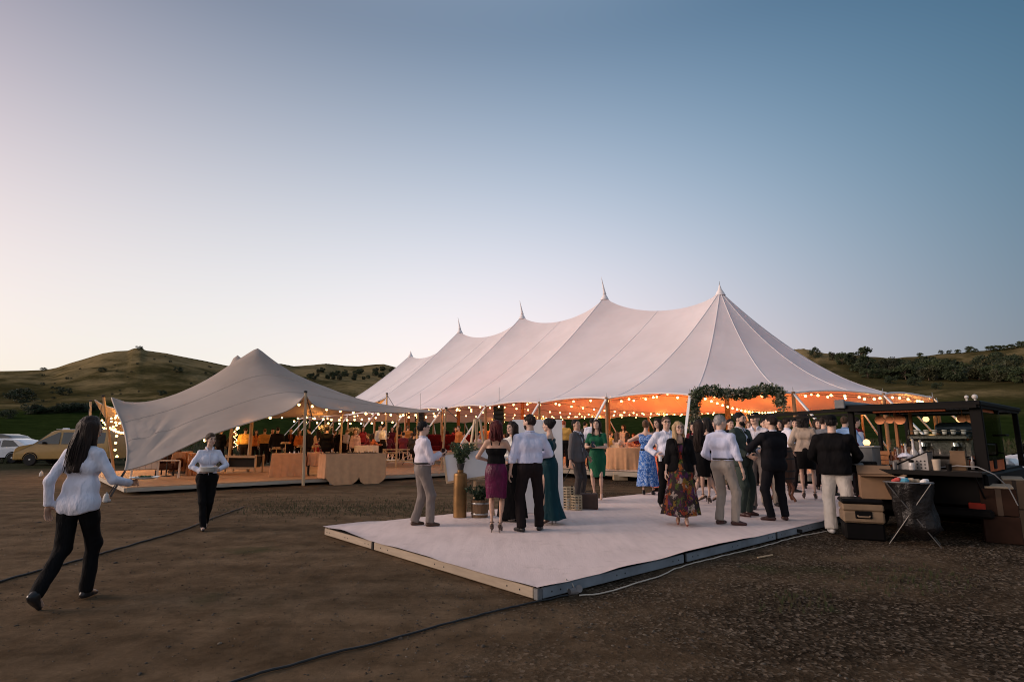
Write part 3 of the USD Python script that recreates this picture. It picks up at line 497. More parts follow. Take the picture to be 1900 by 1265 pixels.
# ------------------------------------------------------------------ people: distance fields meshed by surface nets
class Field:
    def __init__(self, lo, hi, h):
        self.h, self.lo = h, np.asarray(lo, float) - 2 * h; self.n = np.ceil((np.asarray(hi) - self.lo) / h).astype(int) + 3
        self.ax = [(self.lo[k] + h * np.arange(self.n[k])).astype(np.float32) for k in range(3)]; self.D = np.full(self.n, 9.0, np.float32)
    def _win(self, lo, hi):
        i = np.clip(np.floor((np.asarray(lo) - self.lo) / self.h).astype(int), 0, self.n); j = np.clip(np.ceil((np.asarray(hi) - self.lo) / self.h).astype(int) + 1, 0, self.n)
        sl = tuple(slice(a, b) for a, b in zip(i, j)); return sl, np.meshgrid(*[self.ax[k][sl[k]] for k in range(3)], indexing='ij', sparse=True)
    def _join(self, sl, d, k):
        e = self.D[sl]; m = np.minimum(e, d)
        if k > 0:
            t = np.maximum(k - np.abs(e - d), 0) / k; m = m - t * t * k * 0.25
        self.D[sl] = m
    def cap(self, a, b, ra, rb=None, k=0.03, end=None, start=None):
        """tapering capsule; END / START cut it flat that far beyond its ends"""
        a, b = np.asarray(a, float), np.asarray(b, float); rb = ra if rb is None else rb; R = max(ra, rb) + k + 2.5 * self.h
        sl, (x, y, z) = self._win(np.minimum(a, b) - R, np.maximum(a, b) + R); d = b - a; L2 = max(d @ d, 1e-9)
        if min(self.D[sl].shape) == 0: return self
        tt_ = ((x - a[0]) * d[0] + (y - a[1]) * d[1] + (z - a[2]) * d[2]) / L2; t = np.clip(tt_, 0, 1)
        D = np.sqrt((x - a[0] - t * d[0]) ** 2 + (y - a[1] - t * d[1]) ** 2 + (z - a[2] - t * d[2]) ** 2) - (ra + (rb - ra) * t)
        if end is not None: D = np.maximum(D, (tt_ - 1) * math.sqrt(L2) - end)
        if start is not None: D = np.maximum(D, -tt_ * math.sqrt(L2) - start)
        self._join(sl, D.astype(np.float32), k); return self
    def ell(self, c, r, k=0.02, R=None):
        c, r = np.asarray(c, float), np.asarray(r, float); m = r.max() + k + 2.5 * self.h; sl, (x, y, z) = self._win(c - m, c + m)
        if min(self.D[sl].shape) == 0: return self
        x, y, z = x - c[0], y - c[1], z - c[2]
        if R is not None: x, y, z = [x * R[0, i] + y * R[1, i] + z * R[2, i] for i in range(3)]
        q = np.sqrt((x / r[0]) ** 2 + (y / r[1]) ** 2 + (z / r[2]) ** 2); g = np.sqrt((x / r[0] ** 2) ** 2 + (y / r[1] ** 2) ** 2 + (z / r[2] ** 2) ** 2)
        self._join(sl, (q * (q - 1) / np.maximum(g, 1e-6)).astype(np.float32), k); return self
    def keep(self, fn):
        x, y, z = np.meshgrid(*self.ax, indexing='ij', sparse=True); self.D = np.maximum(self.D, fn(x, y, z)).astype(np.float32); return self
    def carve(self, c, r, k=0.01):
        x, y, z = np.meshgrid(*self.ax, indexing='ij', sparse=True); e = r - np.sqrt((x - c[0]) ** 2 + (y - c[1]) ** 2 + (z - c[2]) ** 2)
        t = np.maximum(k - np.abs(self.D - e), 0) / k; self.D = (np.maximum(self.D, e) + t * t * k * 0.25).astype(np.float32); return self
    def ripple(self, amp, scale, seed):
        near = np.abs(self.D) < 0.06; idx = np.nonzero(near); p = np.stack([self.ax[k][idx[k]] for k in range(3)], 1) * np.asarray(scale)
        self.D[idx] += ((meshkit.noise(p, seed) - 0.5) * 2 * amp).astype(np.float32); return self
    def mesh(self):
        D = self.D; s = D < 0; nx, ny, nz = D.shape
        cs = [s[i:nx - 1 + i, j:ny - 1 + j, k:nz - 1 + k] for i in (0, 1) for j in (0, 1) for k in (0, 1)]
        tot = sum(c.astype(np.int8) for c in cs); act = (tot > 0) & (tot < 8); cells = np.argwhere(act)
        if not len(cells): return np.zeros((0, 3)), np.zeros((0, 3), int)
        ids = np.full(act.shape, -1, np.int64); ids[act] = np.arange(len(cells)); acc = np.zeros((len(cells), 3)); cnt = np.zeros(len(cells))
        corner = np.array([[i, j, k] for i in (0, 1) for j in (0, 1) for k in (0, 1)])
        val = np.stack([D[tuple((cells + c).T)] for c in corner], 1)
        for p in range(8):
            for ax, q in ((0, p + 4), (1, p + 2), (2, p + 1)):
                if corner[p][ax]: continue
                va, vb = val[:, p], val[:, q]; m = (va < 0) != (vb < 0); t = np.where(m, va / np.where(m, va - vb, 1), 0)
                acc += np.where(m[:, None], corner[p] + t[:, None] * (corner[q] - corner[p]), 0); cnt += m
        v = self.lo + self.h * (cells + acc / np.maximum(cnt, 1)[:, None]); fs = []
        for ax in range(3):
            o = [k for k in range(3) if k != ax]; a = [slice(None)] * 3; b = [slice(None)] * 3; a[ax] = slice(0, -1); b[ax] = slice(1, None)
            sa, sb = s[tuple(a)], s[tuple(b)]; e = np.argwhere(sa != sb); e = e[(e[:, o[0]] > 0) & (e[:, o[1]] > 0)]
            e = e[(e[:, o[0]] < act.shape[o[0]]) & (e[:, o[1]] < act.shape[o[1]])]
            if not len(e): continue
            def at(d0, d1): w = e.copy(); w[:, o[0]] -= d0; w[:, o[1]] -= d1; return ids[tuple(w.T)]
            q = np.stack([at(1, 1), at(0, 1), at(0, 0), at(1, 0)], 1); flip = sa[tuple(e.T)] ^ (ax == 1); q[~flip] = q[~flip][:, ::-1]; fs.append(q)
        return v, quads(np.vstack(fs))
def soften(m, n=2):
    v, f = m
    if len(v) == 0: return m
    e = np.vstack([f[:, [0, 1]], f[:, [1, 2]], f[:, [2, 0]]]); A = csr_matrix((np.ones(len(e) * 2), (np.concatenate([e[:, 0], e[:, 1]]), np.concatenate([e[:, 1], e[:, 0]]))), (len(v), len(v))); A.data[:] = 1
    dg = np.asarray(A.sum(1)).ravel()[:, None]
    for _ in range(n): v = v + 0.5 * (A @ v / dg - v); v = v - 0.25 * (A @ v / dg - v)
    return v, f
def unit(v): v = np.asarray(v, float); return v / max(np.linalg.norm(v), 1e-9)
def frame(zaxis, yhint):
    z = unit(zaxis); x = unit(np.cross(yhint, z)); return np.stack([x, np.cross(z, x), z], 1)
def head_mesh(h, female):
    F = Field((-.1, -.13, -.2), (.1, .13, .14), h); j = 0.92 if female else 1.0
    F.ell((0, -.012, .022), (.073, .092, .094), 0).cap((0, .026, -.012), (0, .05, -.083), .062 * j, .027 * j, .03).cap((-.03, .03, -.07), (.03, .03, -.07), .03 * j, k=.03)
    F.cap((-.034, .07, .034), (.034, .07, .034), .015, k=.02).cap((0, .083, .02), (0, .1, -.018), .008, .013, .012).ell((0, .084, -.046), (.024, .012, .007), .008).ell((0, .082, -.06), (.02, .012, .008), .008)
    for s in (-1, 1): F.carve((s * .032, .1, .012), .015, .015).ell((s * .075, -.008, -.004), (.009, .022, .031), .006).ell((s * .04, .055, -.025), (.02, .02, .016), .02)
    F.cap((0, -.018, -.06), (0, -.03, -.165), .05 * (0.88 if female else 1.06), .056 * (0.88 if female else 1.06), .02)
    return soften(F.mesh(), 1)
def hand_mesh(h, curl):
    """right hand: wrist at 0, fingers along -z, thumb towards +y, palm facing -x"""
    F = Field((-.09, -.06, -.2), (.04, .09, .03), h); F.ell((0, 0, -.045), (.014, .038, .05), .0).cap((0, 0, .02), (0, 0, -.02), .024, .025, .015)
    for i, (y, L) in enumerate(((.029, .072), (.010, .08), (-.009, .074), (-.028, .058))):
        p = np.array([0, y, -.083]); a = curl * (0.8 + 0.08 * i)
        for s, r0 in ((.45, .0095), (.32, .0085), (.23, .0075)):
            q = p + L * s * np.array([-math.sin(a), 0.06 * (1.5 - i), -math.cos(a)]); F.cap(p, q, r0, r0 * .92, .006); p = q; a += curl
    p = np.array([-.006, .03, -.02])
    for s, d in ((.04, (-.35, .75, -.55)), (.032, (-.5, .35, -.8)), (.024, (-.6, .05, -.8))):
        q = p + s * unit(d); F.cap(p, q, .0115, .0095, .008); p = q
    return soften(F.mesh(), 1)
_tmpl = {}
def tmpl(kind, *a):
    if (kind, a) not in _tmpl: _tmpl[(kind, a)] = {'head': head_mesh, 'hand': hand_mesh}[kind](*a)
    return _tmpl[(kind, a)]
def ik(a, c, l1, l2, hint):
    """the middle joint of a two-bone limb, and where its end really comes to lie"""
    a, c = np.asarray(a, float), np.asarray(c, float); d = c - a; L = np.linalg.norm(d); d = d / L; L = min(L, (l1 + l2) * 0.998); c = a + d * L
    x = (l1 * l1 - l2 * l2 + L * L) / (2 * L); y = math.sqrt(max(l1 * l1 - x * x, 0)); h = np.asarray(hint, float); h = unit(h - d * (h @ d)); return a + d * x + h * y, c
def mrot(axis, a): return np.array(Gf.Matrix3d(Gf.Rotation(Gf.Vec3d(*axis), math.degrees(a)))).T
_cl = {}
def cloth(name, color, rough=0.8, fold=0.03, **kw):
    kw.setdefault('var', 0.12); kw.setdefault('scale', 5.0); kw.setdefault('sheen', 0.1 if max(color) > .15 else 0.0)
    return mat('cloth_' + name, color, rough, bump=fold, bscale=9.0, stretch=(1, 1, 0.45), spec=0.25 if max(color) > .15 else 0.08, **kw)
def hairmat(name, color):
    return mat('hair_' + name, color, 0.5, var=0.35, scale=26.0, bump=0.022, bscale=70.0, stretch=(1, 1, 0.10), spec=0.18)
SKIN = mat('skin_light', (0.56, 0.36, 0.27), 0.5, var=0.06, scale=14, spec=0.35)
SKIN_TAN = mat('skin_tanned', (0.44, 0.265, 0.185), 0.5, var=0.06, scale=14, spec=0.35)
EYE_M, BROW = mat('eye_dark', (0.02, 0.015, 0.012), 0.15), mat('brow_hair', (0.035, 0.022, 0.015), 0.7)
LIP = mat('lips', (0.38, 0.14, 0.12), 0.4)
SHOE, HEEL, SNEAK = mat('black_leather', (0.014, 0.012, 0.012), 0.35), mat('heel_leather', (0.05, 0.03, 0.022), 0.35), mat('white_sneaker', (0.72, 0.71, 0.69), 0.6)
GLASS_M = mat('spectacle_frame', (0.012, 0.012, 0.012), 0.3)
BELT = mat('belt_leather', (0.02, 0.014, 0.011), 0.4)
def person(label, at, yaw, H=1.75, female=False, skin=None, build=1.0, lean=0.0, roll=0.0, twist=0.0, hip=None, feet=None, hands=None, elbows=None, palms=None, curl=(0.35, 0.35), head=(0, 0), hair=('short', None), top=None, bottom=None, dress=None, jacket=None, shoes='flat', shoe_mat=None,
           glasses=False, collar=None, belt=False, h=0.014, face=True, group=None, seated=False, tie=None, name='person', cap_m=None, beard=None):
    """a clothed figure facing local +y, its right hand at +x; measures are for 1.75 m and scaled to H. Returns its path and the world places of its wrists."""
    skin = skin or SKIN; s = H / 1.75; far = h > 0.02; hh = h
    pel = np.array([0, 0, 0.968 if shoes == 'heels' else 0.925]) if hip is None else np.array(hip, float)
    skirted = bool(dress) or bool(bottom and bottom[0] == 'skirt')
    R = mrot((0, 0, 1), -twist) @ mrot((1, 0, 0), -lean) @ mrot((0, 1, 0), roll)
    T = lambda x, y, z: pel + R @ np.array([x, y, z - 0.925])
    sw = (0.155 if female else 0.182) * (0.5 + 0.5 * build)
    feet = feet or {}; hands = hands or {}; elbows = elbows or {}; palms = palms or {}
    J = {}
    for sd, n in ((1, 'R'), (-1, 'L')):
        hp = pel + np.array([sd * 0.088, 0, -0.015]); f = np.array(feet.get(n, (sd * 0.11, 0.0, 0.0, -sd * 0.12, 0.0)), float); f = np.concatenate([f, [0] * (5 - len(f))])
        heel_up = 0.055 if shoes == 'heels' else 0.0
        toe = np.array([-math.sin(f[3]), math.cos(f[3]), 0]); pitch = f[4] + (0.42 if shoes == 'heels' else 0.0)
        ank = np.array([f[0], f[1], f[2] + 0.078 + heel_up]); kn, ank = ik(hp, ank, 0.425, 0.425, toe * 1.0 + np.array([0, 0, 0.25]) if seated else toe)
        J[n + 'leg'] = (hp, kn, ank, toe, pitch)
        sh = T(sd * (sw + .004), -0.005, 1.372); hd = np.array(hands.get(n, (sd * (sw + 0.075), 0.03, 0.85)), float); el, wr = ik(sh, hd, 0.285, 0.25, elbows.get(n, (sd * 0.45, -0.8, -0.2)))
        J[n + 'arm'] = (sh, el, wr)
    neck = T(0, -0.01, 1.455); HR = R @ mrot((0, 0, 1), head[0]) @ mrot((1, 0, 0), head[1]); HC = neck + np.array([0, 0, 0]) + R @ np.array([0, 0.018, 0.0]) + HR @ np.array([0, 0.014, 0.158])
    bw = build
    def torso(F, g=0.0, lo=0.0, k=0.07):
        fw = 0.92 if female else 1.0
        F.cap(T(-.072, 0, .93), T(.072, 0, .93), .104 * (0.75 + 0.25 * bw) + g, k=k)
        F.cap(T(-.062 * fw * bw, .012, 1.08), T(.062 * fw * bw, .012, 1.08), (.094 if not female else .084) * bw + g, k=k)
        F.cap(T(-.078 * fw, 0, 1.26), T(.078 * fw, 0, 1.26), (.106 if not female else .095) * (0.7 + 0.3 * bw) + g, k=k)
        for q in (-1, 1): F.cap(T(q * .02, -.012, 1.425), T(q * (sw - .012), -.006, 1.372), .052 + g * 0.5, .05 + g * .6, k=k * .7)
        if female:
            for q in (-1, 1): F.ell(T(q * .066, .07, 1.245), (.056 + g, .05 + g * .8, .058 + g), .06)
        elif bw > 1.05: F.ell(T(0, .06, 1.07), (.13 * bw + g, .10 * bw + g, .15 + g), .06)
    def arm(F, n, g=0.0, upto=1.0, k=0.035, loose=0.0):
        a, b, c = J[n + 'arm']; q = (0.86 if female else 1.0) * (0.6 + 0.4 * bw)
        if upto >= 0.5:
            F.cap(a, b, .051 * q + g, .041 * q + g, k)
            if upto > 0.5: F.cap(b, b + (c - b) * (upto - 0.5) * 2, .041 * q + g, .041 * q + (.029 * q - .041 * q) * (upto - .5) * 2 + g + loose, k * 0.6, end=0.0)
        else: F.cap(a, a + (b - a) * upto * 2, .051 * q + g, .046 * q + g + loose, k, end=0.0)
    def leg(F, n, g=0.0, upto=1.0, k=0.05, loose=0.0, end=-0.015):
        a, b, c = J[n + 'leg'][:3]; q = 0.6 + 0.4 * bw
        F.cap(a, b, (.086 if not female else .088) * q + g, .058 * q + g + loose * .3, k)
        c2 = b + (c - b) * upto; F.cap(b, c2, .056 * q + g + loose * .3, (.042 if upto > .9 else .05) * q + g + loose, k * .6, end=end)
    root = thing(name, label, 'person', at, yaw, group)
    def put(pname, m, material, **kw):
        if m is None or len(m[0]) == 0: return None
        return part(root, pname, (np.asarray(m[0]) * s, m[1]), material, True if kw.pop('smooth', True) else 40, **kw)
    pts = np.array([q for v in J.values() for q in v[:3]] + [HC, pel]); lo, hi = pts.min(0) - .26, pts.max(0) + .26
    # ---- body
    F = Field(lo, hi, hh * 1.25); torso(F, -.006 if dress and not top else -.016)
    for n in 'RL':
        arm(F, n, 0 if (not jacket and (not top or top[1].get('sleeve', 1) < .9 if top and len(top) > 1 else not top)) else -.008); leg(F, n, -.012 if not skirted and bottom else (-.02 if skirted else 0), k=.04, end=None)
        hp, kn, ank, toe, pit = J[n + 'leg']; F.cap(kn + (ank - kn) * .2 + toe * -.012, kn + (ank - kn) * .5, .052 - .014 * bool(bottom and not skirted) - .008 * skirted, .04 - .01 * bool(bottom and not skirted) - .004 * skirted, .03)
        F.cap(ank - [0, 0, .03], ank + toe * .1 * math.cos(pit) - [0, 0, .045 + .1 * math.sin(pit)], .036, .026, .02)
    F.cap(T(0, -.01, 1.40), neck + HR @ np.array([0, 0, .05]), .062 if not female else .052, .05 if not female else .043, .03)
    parts_ = [soften(F.mesh(), 1)]
    hm = tmpl('head', 0.014 if far else 0.007, female); k_h = 0.97 if female else 1.0
    parts_.append((hm[0] * k_h @ HR.T + HC, hm[1])); wrists = {}
    for sd, n, cu in ((1, 'R', curl[0]), (-1, 'L', curl[1])):
        sh, el, wr = J[n + 'arm']; hv, hf = tmpl('hand', 0.011 if far else 0.0055, cu); q = 0.9 if female else 1.0
        fd = unit(palms[n][0]) if n in palms else unit(wr - el); th = palms[n][1] if n in palms else (0.2 * sd * -1, 1, 0.25)
        Z = -fd; Y = unit(np.asarray(th, float) - Z * (np.asarray(th) @ Z)); X = np.cross(Y, Z); v = hv * q
        if sd < 0: v = v * [-1, 1, 1]; hf = hf[:, ::-1]
        parts_.append((v @ np.stack([X, Y, Z]) + wr, hf)); wrists[n] = wr + fd * 0.09
    put('body', cat(*parts_), skin)
    if face and not far:
        for sd in (-1, 1):
            put('eye', sphere(.0105, HC + HR @ np.array([sd * .032, .0785, .012]) * k_h, 1), EYE_M)
            put('eyebrow', tube([HC + HR @ (np.array([sd * x, y, z]) * k_h) for x, y, z in ((.016, .091, .032), (.032, .09, .037), (.05, .078, .032))], [.003, .0045, .002], 5), BROW)
        put('lips', tube([HC + HR @ (np.array([x, y, -.052]) * k_h) for x, y in ((-.022, .085), (-.01, .0945), (0, .097), (.01, .0945), (.022, .085))], [.002, .006, .0065, .006, .002], 6), LIP)
        if beard:
            B = Field((-.09, -.05, -.13), (.09, .13, .0), .008); B.cap((0, .026, -.012), (0, .05, -.083), .066, .032, .03).cap((-.03, .03, -.07), (.03, .03, -.07), .035, k=.03); B.keep(lambda x, y, z: np.maximum(z + .03, -.005 - y)); m = soften(B.mesh()); put('beard', (m[0] @ HR.T + HC, m[1]), beard)
        if glasses:
            ring = [np.array([math.cos(t) * .024, 0, math.sin(t) * .017]) for t in np.linspace(0, 2 * PI, 13)]
            gl = [tube([HC + HR @ (q + [sd * .032, .103, .012]) for q in ring], .003, 5) for sd in (-1, 1)] + [rod(HC + HR @ np.array([sd * .056, .1, .016]), HC + HR @ np.array([sd * .078, 0, .01]), .0025, 5) for sd in (-1, 1)] + [rod(HC + HR @ np.array([-.009, .104, .014]), HC + HR @ np.array([.009, .104, .014]), .0025, 5)]
            put('glasses', cat(*gl), GLASS_M)
    # ---- hair
    kind, hmat = hair
    if kind != 'bald' and hmat is not None:
        L = {'long': .40, 'verylong': .52, 'shoulder': .27, 'bob': .19}.get(kind, 0); g = .004 if kind == 'short' else .013; fh = max(hh, .011)
        F = Field((-.17, -.2, -L - .16), (.17, .13, .19), fh)
        F.ell((0, -.018, .03), (.077 + g, .094 + g, .094 + g), 0); F.keep(lambda x, y, z: np.maximum((y - z - (.022 if L == 0 else .012)) / 1.414, -.07 - z))
        if L:
            for x in (-.06, -.03, 0, .03, .06): F.cap((x, -.055, .03), (x * 1.25, -.105 + abs(x) * .3, -L + .02 * math.sin(x * 90)), .045, .028, .03)
            for sd in (-1, 1): F.cap((sd * .072, .005, .05), (sd * .085, .035 - .02 * (L < .22), -min(L, .3)), .022, .02, .03).cap((sd * .075, -.03, .03), (sd * .098, -.05, -L * .9), .03, .022, .03)
            F.ripple(.012, (42, 42, 7), 4)
        if L == 0 and kind != 'curly': F.ripple(.0045 if kind == 'short' else .003, (70, 60, 50), 11)
        if kind == 'updo': F.ell((0, -.105, .06), (.05, .048, .05), .03).ripple(.006, (40, 40, 40), 4)
        if kind == 'pony': F.cap((0, -.1, .05), (0, -.13, -.18), .03, .02, .02)
        if kind == 'curly': F.ell((0, -.06, .0), (.125, .115, .14), .03).cap((-.05, -.09, -.08), (-.06, -.1, -.22), .06, .05, .04).cap((.05, -.09, -.08), (.06, -.1, -.22), .06, .05, .04).ripple(.02, (45, 45, 45), 4); F.keep(lambda x, y, z: y - .035 - np.maximum(z - .06, 0) * 1.0)
        m = soften(F.mesh(), 1)
        if L and not far:
            q_ = np.random.default_rng(int(abs(at[0] * 977 + at[1] * 131))); locks = [m]
            for _ in range(90):
                a_ = q_.uniform(PI * .95, PI * 2.05); w_ = q_.uniform(.86, 1.04); le = L * q_.uniform(.75, 1.12); x0, y0 = .078 * math.cos(a_) * w_, .088 * math.sin(a_) * w_ - .016; sp = q_.uniform(1.1, 1.5); dr = q_.normal(0, .012, 2)
                locks.append(tube([(x0 * .5, y0 * .5 - .01, .118), (x0 * .95, y0 * .95, .085), (x0 * 1.1, y0 * 1.12, .0), (x0 * sp + dr[0] * .4, y0 * 1.25 - .02 + dr[1] * .4, -le * .5), (x0 * sp + dr[0], y0 * 1.22 - .03 + dr[1], -le)], [.003, .0065, .008, .0075, .0015], 5))
            m = cat(*locks)
        elif kind == 'short' and not far:
            q_ = np.random.default_rng(int(abs(at[0] * 977 + at[1] * 131))); locks = [m]
            for _ in range(110):
                d_ = unit(q_.normal(0, 1, 3)); d_[2] = abs(d_[2]) if d_[1] > -.2 else d_[2]; p_ = np.array([0, -.018, .03]) + d_ * [.080, .097, .097]
                if p_[1] - p_[2] > .0 or p_[2] < -.055: continue
                t_ = unit(np.array([d_[0] * .4, d_[1] * .3 + .5, -.25 - .5 * (p_[2] < .06)]) + q_.normal(0, .35, 3)); locks.append(tube([p_ - t_ * .012 - d_ * .004, p_ + d_ * .004, p_ + t_ * .016 + d_ * .001], [.003, .0042, .001], 4))
            m = cat(*locks)
        put('hair', (m[0] * k_h @ HR.T + HC, m[1]), hmat)
        if cap_m is not None:
            F = Field((-.12, -.14, 0), (.12, .2, .16), .009); F.ell((0, -.016, .05), (.084, .102, .085), 0).keep(lambda x, y, z: .045 - z); F.cap((-.045, .075, .052), (.045, .075, .052), .012, k=.01).cap((-.03, .13, .045), (.03, .13, .045), .01, k=.06)
            m = soften(F.mesh()); put('cap', (m[0] @ HR.T + HC, m[1]), cap_m)
    # ---- clothes
    inv = np.linalg.inv(R)
    def zt(x, y, z):                                                     # height along the spine, for hems and necklines
        a = inv[2]; return a[0] * (x - pel[0]) + a[1] * (y - pel[1]) + a[2] * (z - pel[2]) + 0.925
    def xt(x, y, z): a = inv[0]; return a[0] * (x - pel[0]) + a[1] * (y - pel[1]) + a[2] * (z - pel[2])
    def yt(x, y, z): a = inv[1]; return a[0] * (x - pel[0]) + a[1] * (y - pel[1]) + a[2] * (z - pel[2])
    if bottom:
        kind, m_ = bottom[0], bottom[1]; o = bottom[2] if len(bottom) > 2 else {}
        if kind == 'trousers':
            lo_ = o.get('loose', .012); F = Field(lo, hi, hh)
            F.cap(T(-.072, 0, .93), T(.072, 0, .93), .104 * (0.75 + 0.25 * bw) + .012, k=.06).cap(T(-.062 * bw, .012, 1.07), T(.062 * bw, .012, 1.07), .09 * bw * (0.9 if female else 1) + .012, k=.06)
            if bw > 1.05: F.ell(T(0, .05, 1.02), (.115 * bw, .09 * bw, .09), .05)
            for n in 'RL': leg(F, n, .012, loose=lo_, k=.04, upto=o.get('upto', 1.0), end=o.get('end', .022))
            F.ripple(.008, (14, 14, 8), 6).ripple(.004, (30, 30, 16), 7); F.keep(lambda x, y, z: zt(x, y, z) - o.get('waist', 1.045)); put('trousers', soften(F.mesh(), 1), m_)
        elif kind == 'skirt': put('skirt', skirt(T, o), m_)
    if dress:
        m_, o = dress; F = Field(lo, hi, hh); torso(F, .009, k=.06)
        if o.get('sleeve'):
            for n in 'RL': arm(F, n, .010, upto=o['sleeve'])
        nk = o.get('neck', 1.40); F.keep(lambda x, y, z: np.maximum(zt(x, y, z) - nk - o.get('vneck', 0) * np.abs(xt(x, y, z)), o.get('waist', 1.0) - .03 - zt(x, y, z))); F.ripple(.003, (14, 14, 10), 6)
        bodice = soften(F.mesh(), 1)
        straps = [tube([T(q * .07, .11, 1.33), T(q * .085, .05, 1.44), T(q * .085, -.06, 1.43), T(q * .06, -.1, 1.33)], .009, 6) for q in (-1, 1)] if o.get('straps') else []
        put('dress', cat(bodice, skirt(T, o), *straps), m_)
    if top:
        m_, o = top[0], (top[1] if len(top) > 1 else {}); F = Field(lo, hi, hh); torso(F, o.get('g', .012), k=.06)
        for n in 'RL': arm(F, n, o.get('g', .012) * .85, upto=o.get('sleeve', .98), loose=o.get('loose', .004))
        hem = o.get('hem', 1.0); cut = o.get('neck', 1.47)
        if hem < .95:
            F.cap(T(-.074, 0, .88), T(.074, 0, .88), .104 * (0.7 + 0.3 * bw) + o.get('g', .012), k=.05); F.cap(T(-.06, .008, 1.06), T(.06, .008, 1.06), .09 * bw + o.get('g', .012) + .006, k=.06)
        F.ripple(o.get('fold', .008), (15, 15, 9), 6).ripple(.004, (34, 34, 15), 9); F.keep(lambda x, y, z: np.maximum(zt(x, y, z) - cut, hem - o.get('tail', 0) * np.maximum(0, 1 - (np.abs(xt(x, y, z)) / .16) ** 2) - zt(x, y, z)))
        put(o.get('name', 'shirt'), soften(F.mesh(), 1), m_)
        if o.get('placket'): put('placket', tube([T(0, .128, 1.38), T(0, .135, 1.25), T(0, .118, 1.1), T(0, .125, .98)], .008, 5), m_)
    if jacket:
        m_, o = jacket; F = Field(lo, hi, hh); torso(F, .026, k=.06)
        for n in 'RL': arm(F, n, .02, upto=o.get('sleeve', .93), loose=.004)
        hem = o.get('hem', .82)
        F.cap(T(-.085, 0, .88), T(.085, 0, .88), .132, k=.06)
        F.ripple(.005, (12, 12, 7), 8); F.keep(lambda x, y, z: np.maximum(np.maximum(zt(x, y, z) - 1.47, hem - zt(x, y, z)), np.where(yt(x, y, z) > 0, o.get('open', .055) * (0.3 + 0.7 * np.clip((zt(x, y, z) - 1.08) / .3, 0, 1)) - np.abs(xt(x, y, z)), -1) if o.get('open', .055) > 0 else -1.0))
        put('jacket', soften(F.mesh(), 1), m_)
        for q in (-1, 1): put('lapel', tube([T(q * .075, -.03, 1.475), T(q * .07, .06, 1.44), T(q * .062, .125, 1.32), T(q * .02, .14, 1.1)], [.012, .017, .017, .005], 6), m_)
        if tie is not None: put('tie', tube([T(0, .09, 1.42), T(0, .135, 1.3), T(0, .135, 1.08)], [.014, .02, .026], 5), tie)
    if collar is not None:
        for q in (-1, 1): put('collar', tube([T(0, -.068, 1.475), T(q * .05, -.045, 1.478), T(q * .062, .01, 1.468), T(q * .045, .06, 1.448), T(q * .03, .085, 1.405)], [.014, .016, .016, .016, .007], 7), collar)
    if belt:
        a = np.linspace(0, 2 * PI, 25); q = (.9 if female else 1.0) * bw; put('belt', tube([T(math.cos(t) * (.163 * q + (.01)), .012 + math.sin(t) * (.108 * q + .012) + (.02 * (math.sin(t) > 0) * (bw - 1) * 3), 1.03) for t in a], .017, 6), BELT)
    # ---- shoes
    sm = shoe_mat or (HEEL if shoes == 'heels' else SHOE)
    if shoes:
        for n in 'RL':
            hp, kn, ank, toe, pit = J[n + 'leg']; up = np.array([0, 0, 1.0]); ax = toe * math.cos(pit) - up * math.sin(pit); nrm = unit(up * math.cos(pit) + toe * math.sin(pit)); so = ank - nrm * .045
            F = Field(ank - .24, ank + .24, min(hh, .011) if not far else .018); q = .86 if female else 1.0
            F.cap(so - ax * .035, so + ax * .055, .037 * q, .038 * q, .02).cap(so + ax * .05, so + ax * .15 * q - nrm * .012, .038 * q, .026 * q, .02)
            if shoes in ('flat', 'boot'): F.cap(so, so + (ank - so) * .9, .038, .036 if shoes == 'flat' else .045, .02)
            if shoes == 'boot': F.cap(ank, ank + (kn - ank) * .22, .047, .05, .02)
            d0 = so @ nrm - .033; F.keep(lambda x, y, z: np.maximum(d0 - (x * nrm[0] + y * nrm[1] + z * nrm[2]), ((x * nrm[0] + y * nrm[1] + z * nrm[2]) - (d0 + .06)) if shoes == 'heels' else -1.0)); m = soften(F.mesh(), 1)
            if shoes == 'heels':
                hb = so - ax * .045 - nrm * .02; m = cat(m, rod(hb, np.array([hb[0], hb[1], 0.002]), .014, 6, .006), tube([ank + np.array([math.cos(t) * .038, math.sin(t) * .042, .02]) for t in np.linspace(0, 2 * PI, 11)], .005, 4))
            put('shoe', m, sm)
    c_, s_ = math.cos(yaw), math.sin(yaw); Rz = np.array([[c_, -s_, 0], [s_, c_, 0], [0, 0, 1]])
    return root, {k: Rz @ (w * s) + np.asarray(at) for k, w in wrists.items()}
def skirt(T, o):
    """lofted skirt from the waist down: rings of (z, half width, half depth), with pleats"""
    rings = o['rings']; n = 56; a = np.arange(n) / n * 2 * PI; out = []; zs = np.array([r[0] for r in rings], float); out_z = np.linspace(zs[0], zs[-1], 22)
    rx, ry = np.interp(-out_z, -zs, [r[1] for r in rings]), np.interp(-out_z, -zs, [r[2] for r in rings]); ox, oy = o.get('sway', (0, 0))
    for i, z in enumerate(out_z):
        t = i / (len(out_z) - 1); w = 1 + o.get('amp', .05) * t * np.sin(a * o.get('pleats', 9) + 1.3 * np.sin(a * 2 + 1)) + o.get('amp', .05) * .5 * t * np.sin(a * o.get('pleats', 9) * .5 + 2)
        base = T(0, 0, z) if z > .9 else T(0, 0, .9) + np.array([0, 0, z - .9])
        ring = np.stack([rx[i] * np.cos(a) * w + ox * t * t, ry[i] * np.sin(a) * w + oy * t * t, 0 * a + (0.012 * np.sin(a * 3) * t if i == 21 else 0)], 1) + base; out.append(ring)
    inner = [q * 1.0 + (q.mean(0) - q) * 0.03 for q in out[::-1]]
    return loft(out + inner[:1], cap=(True, True))
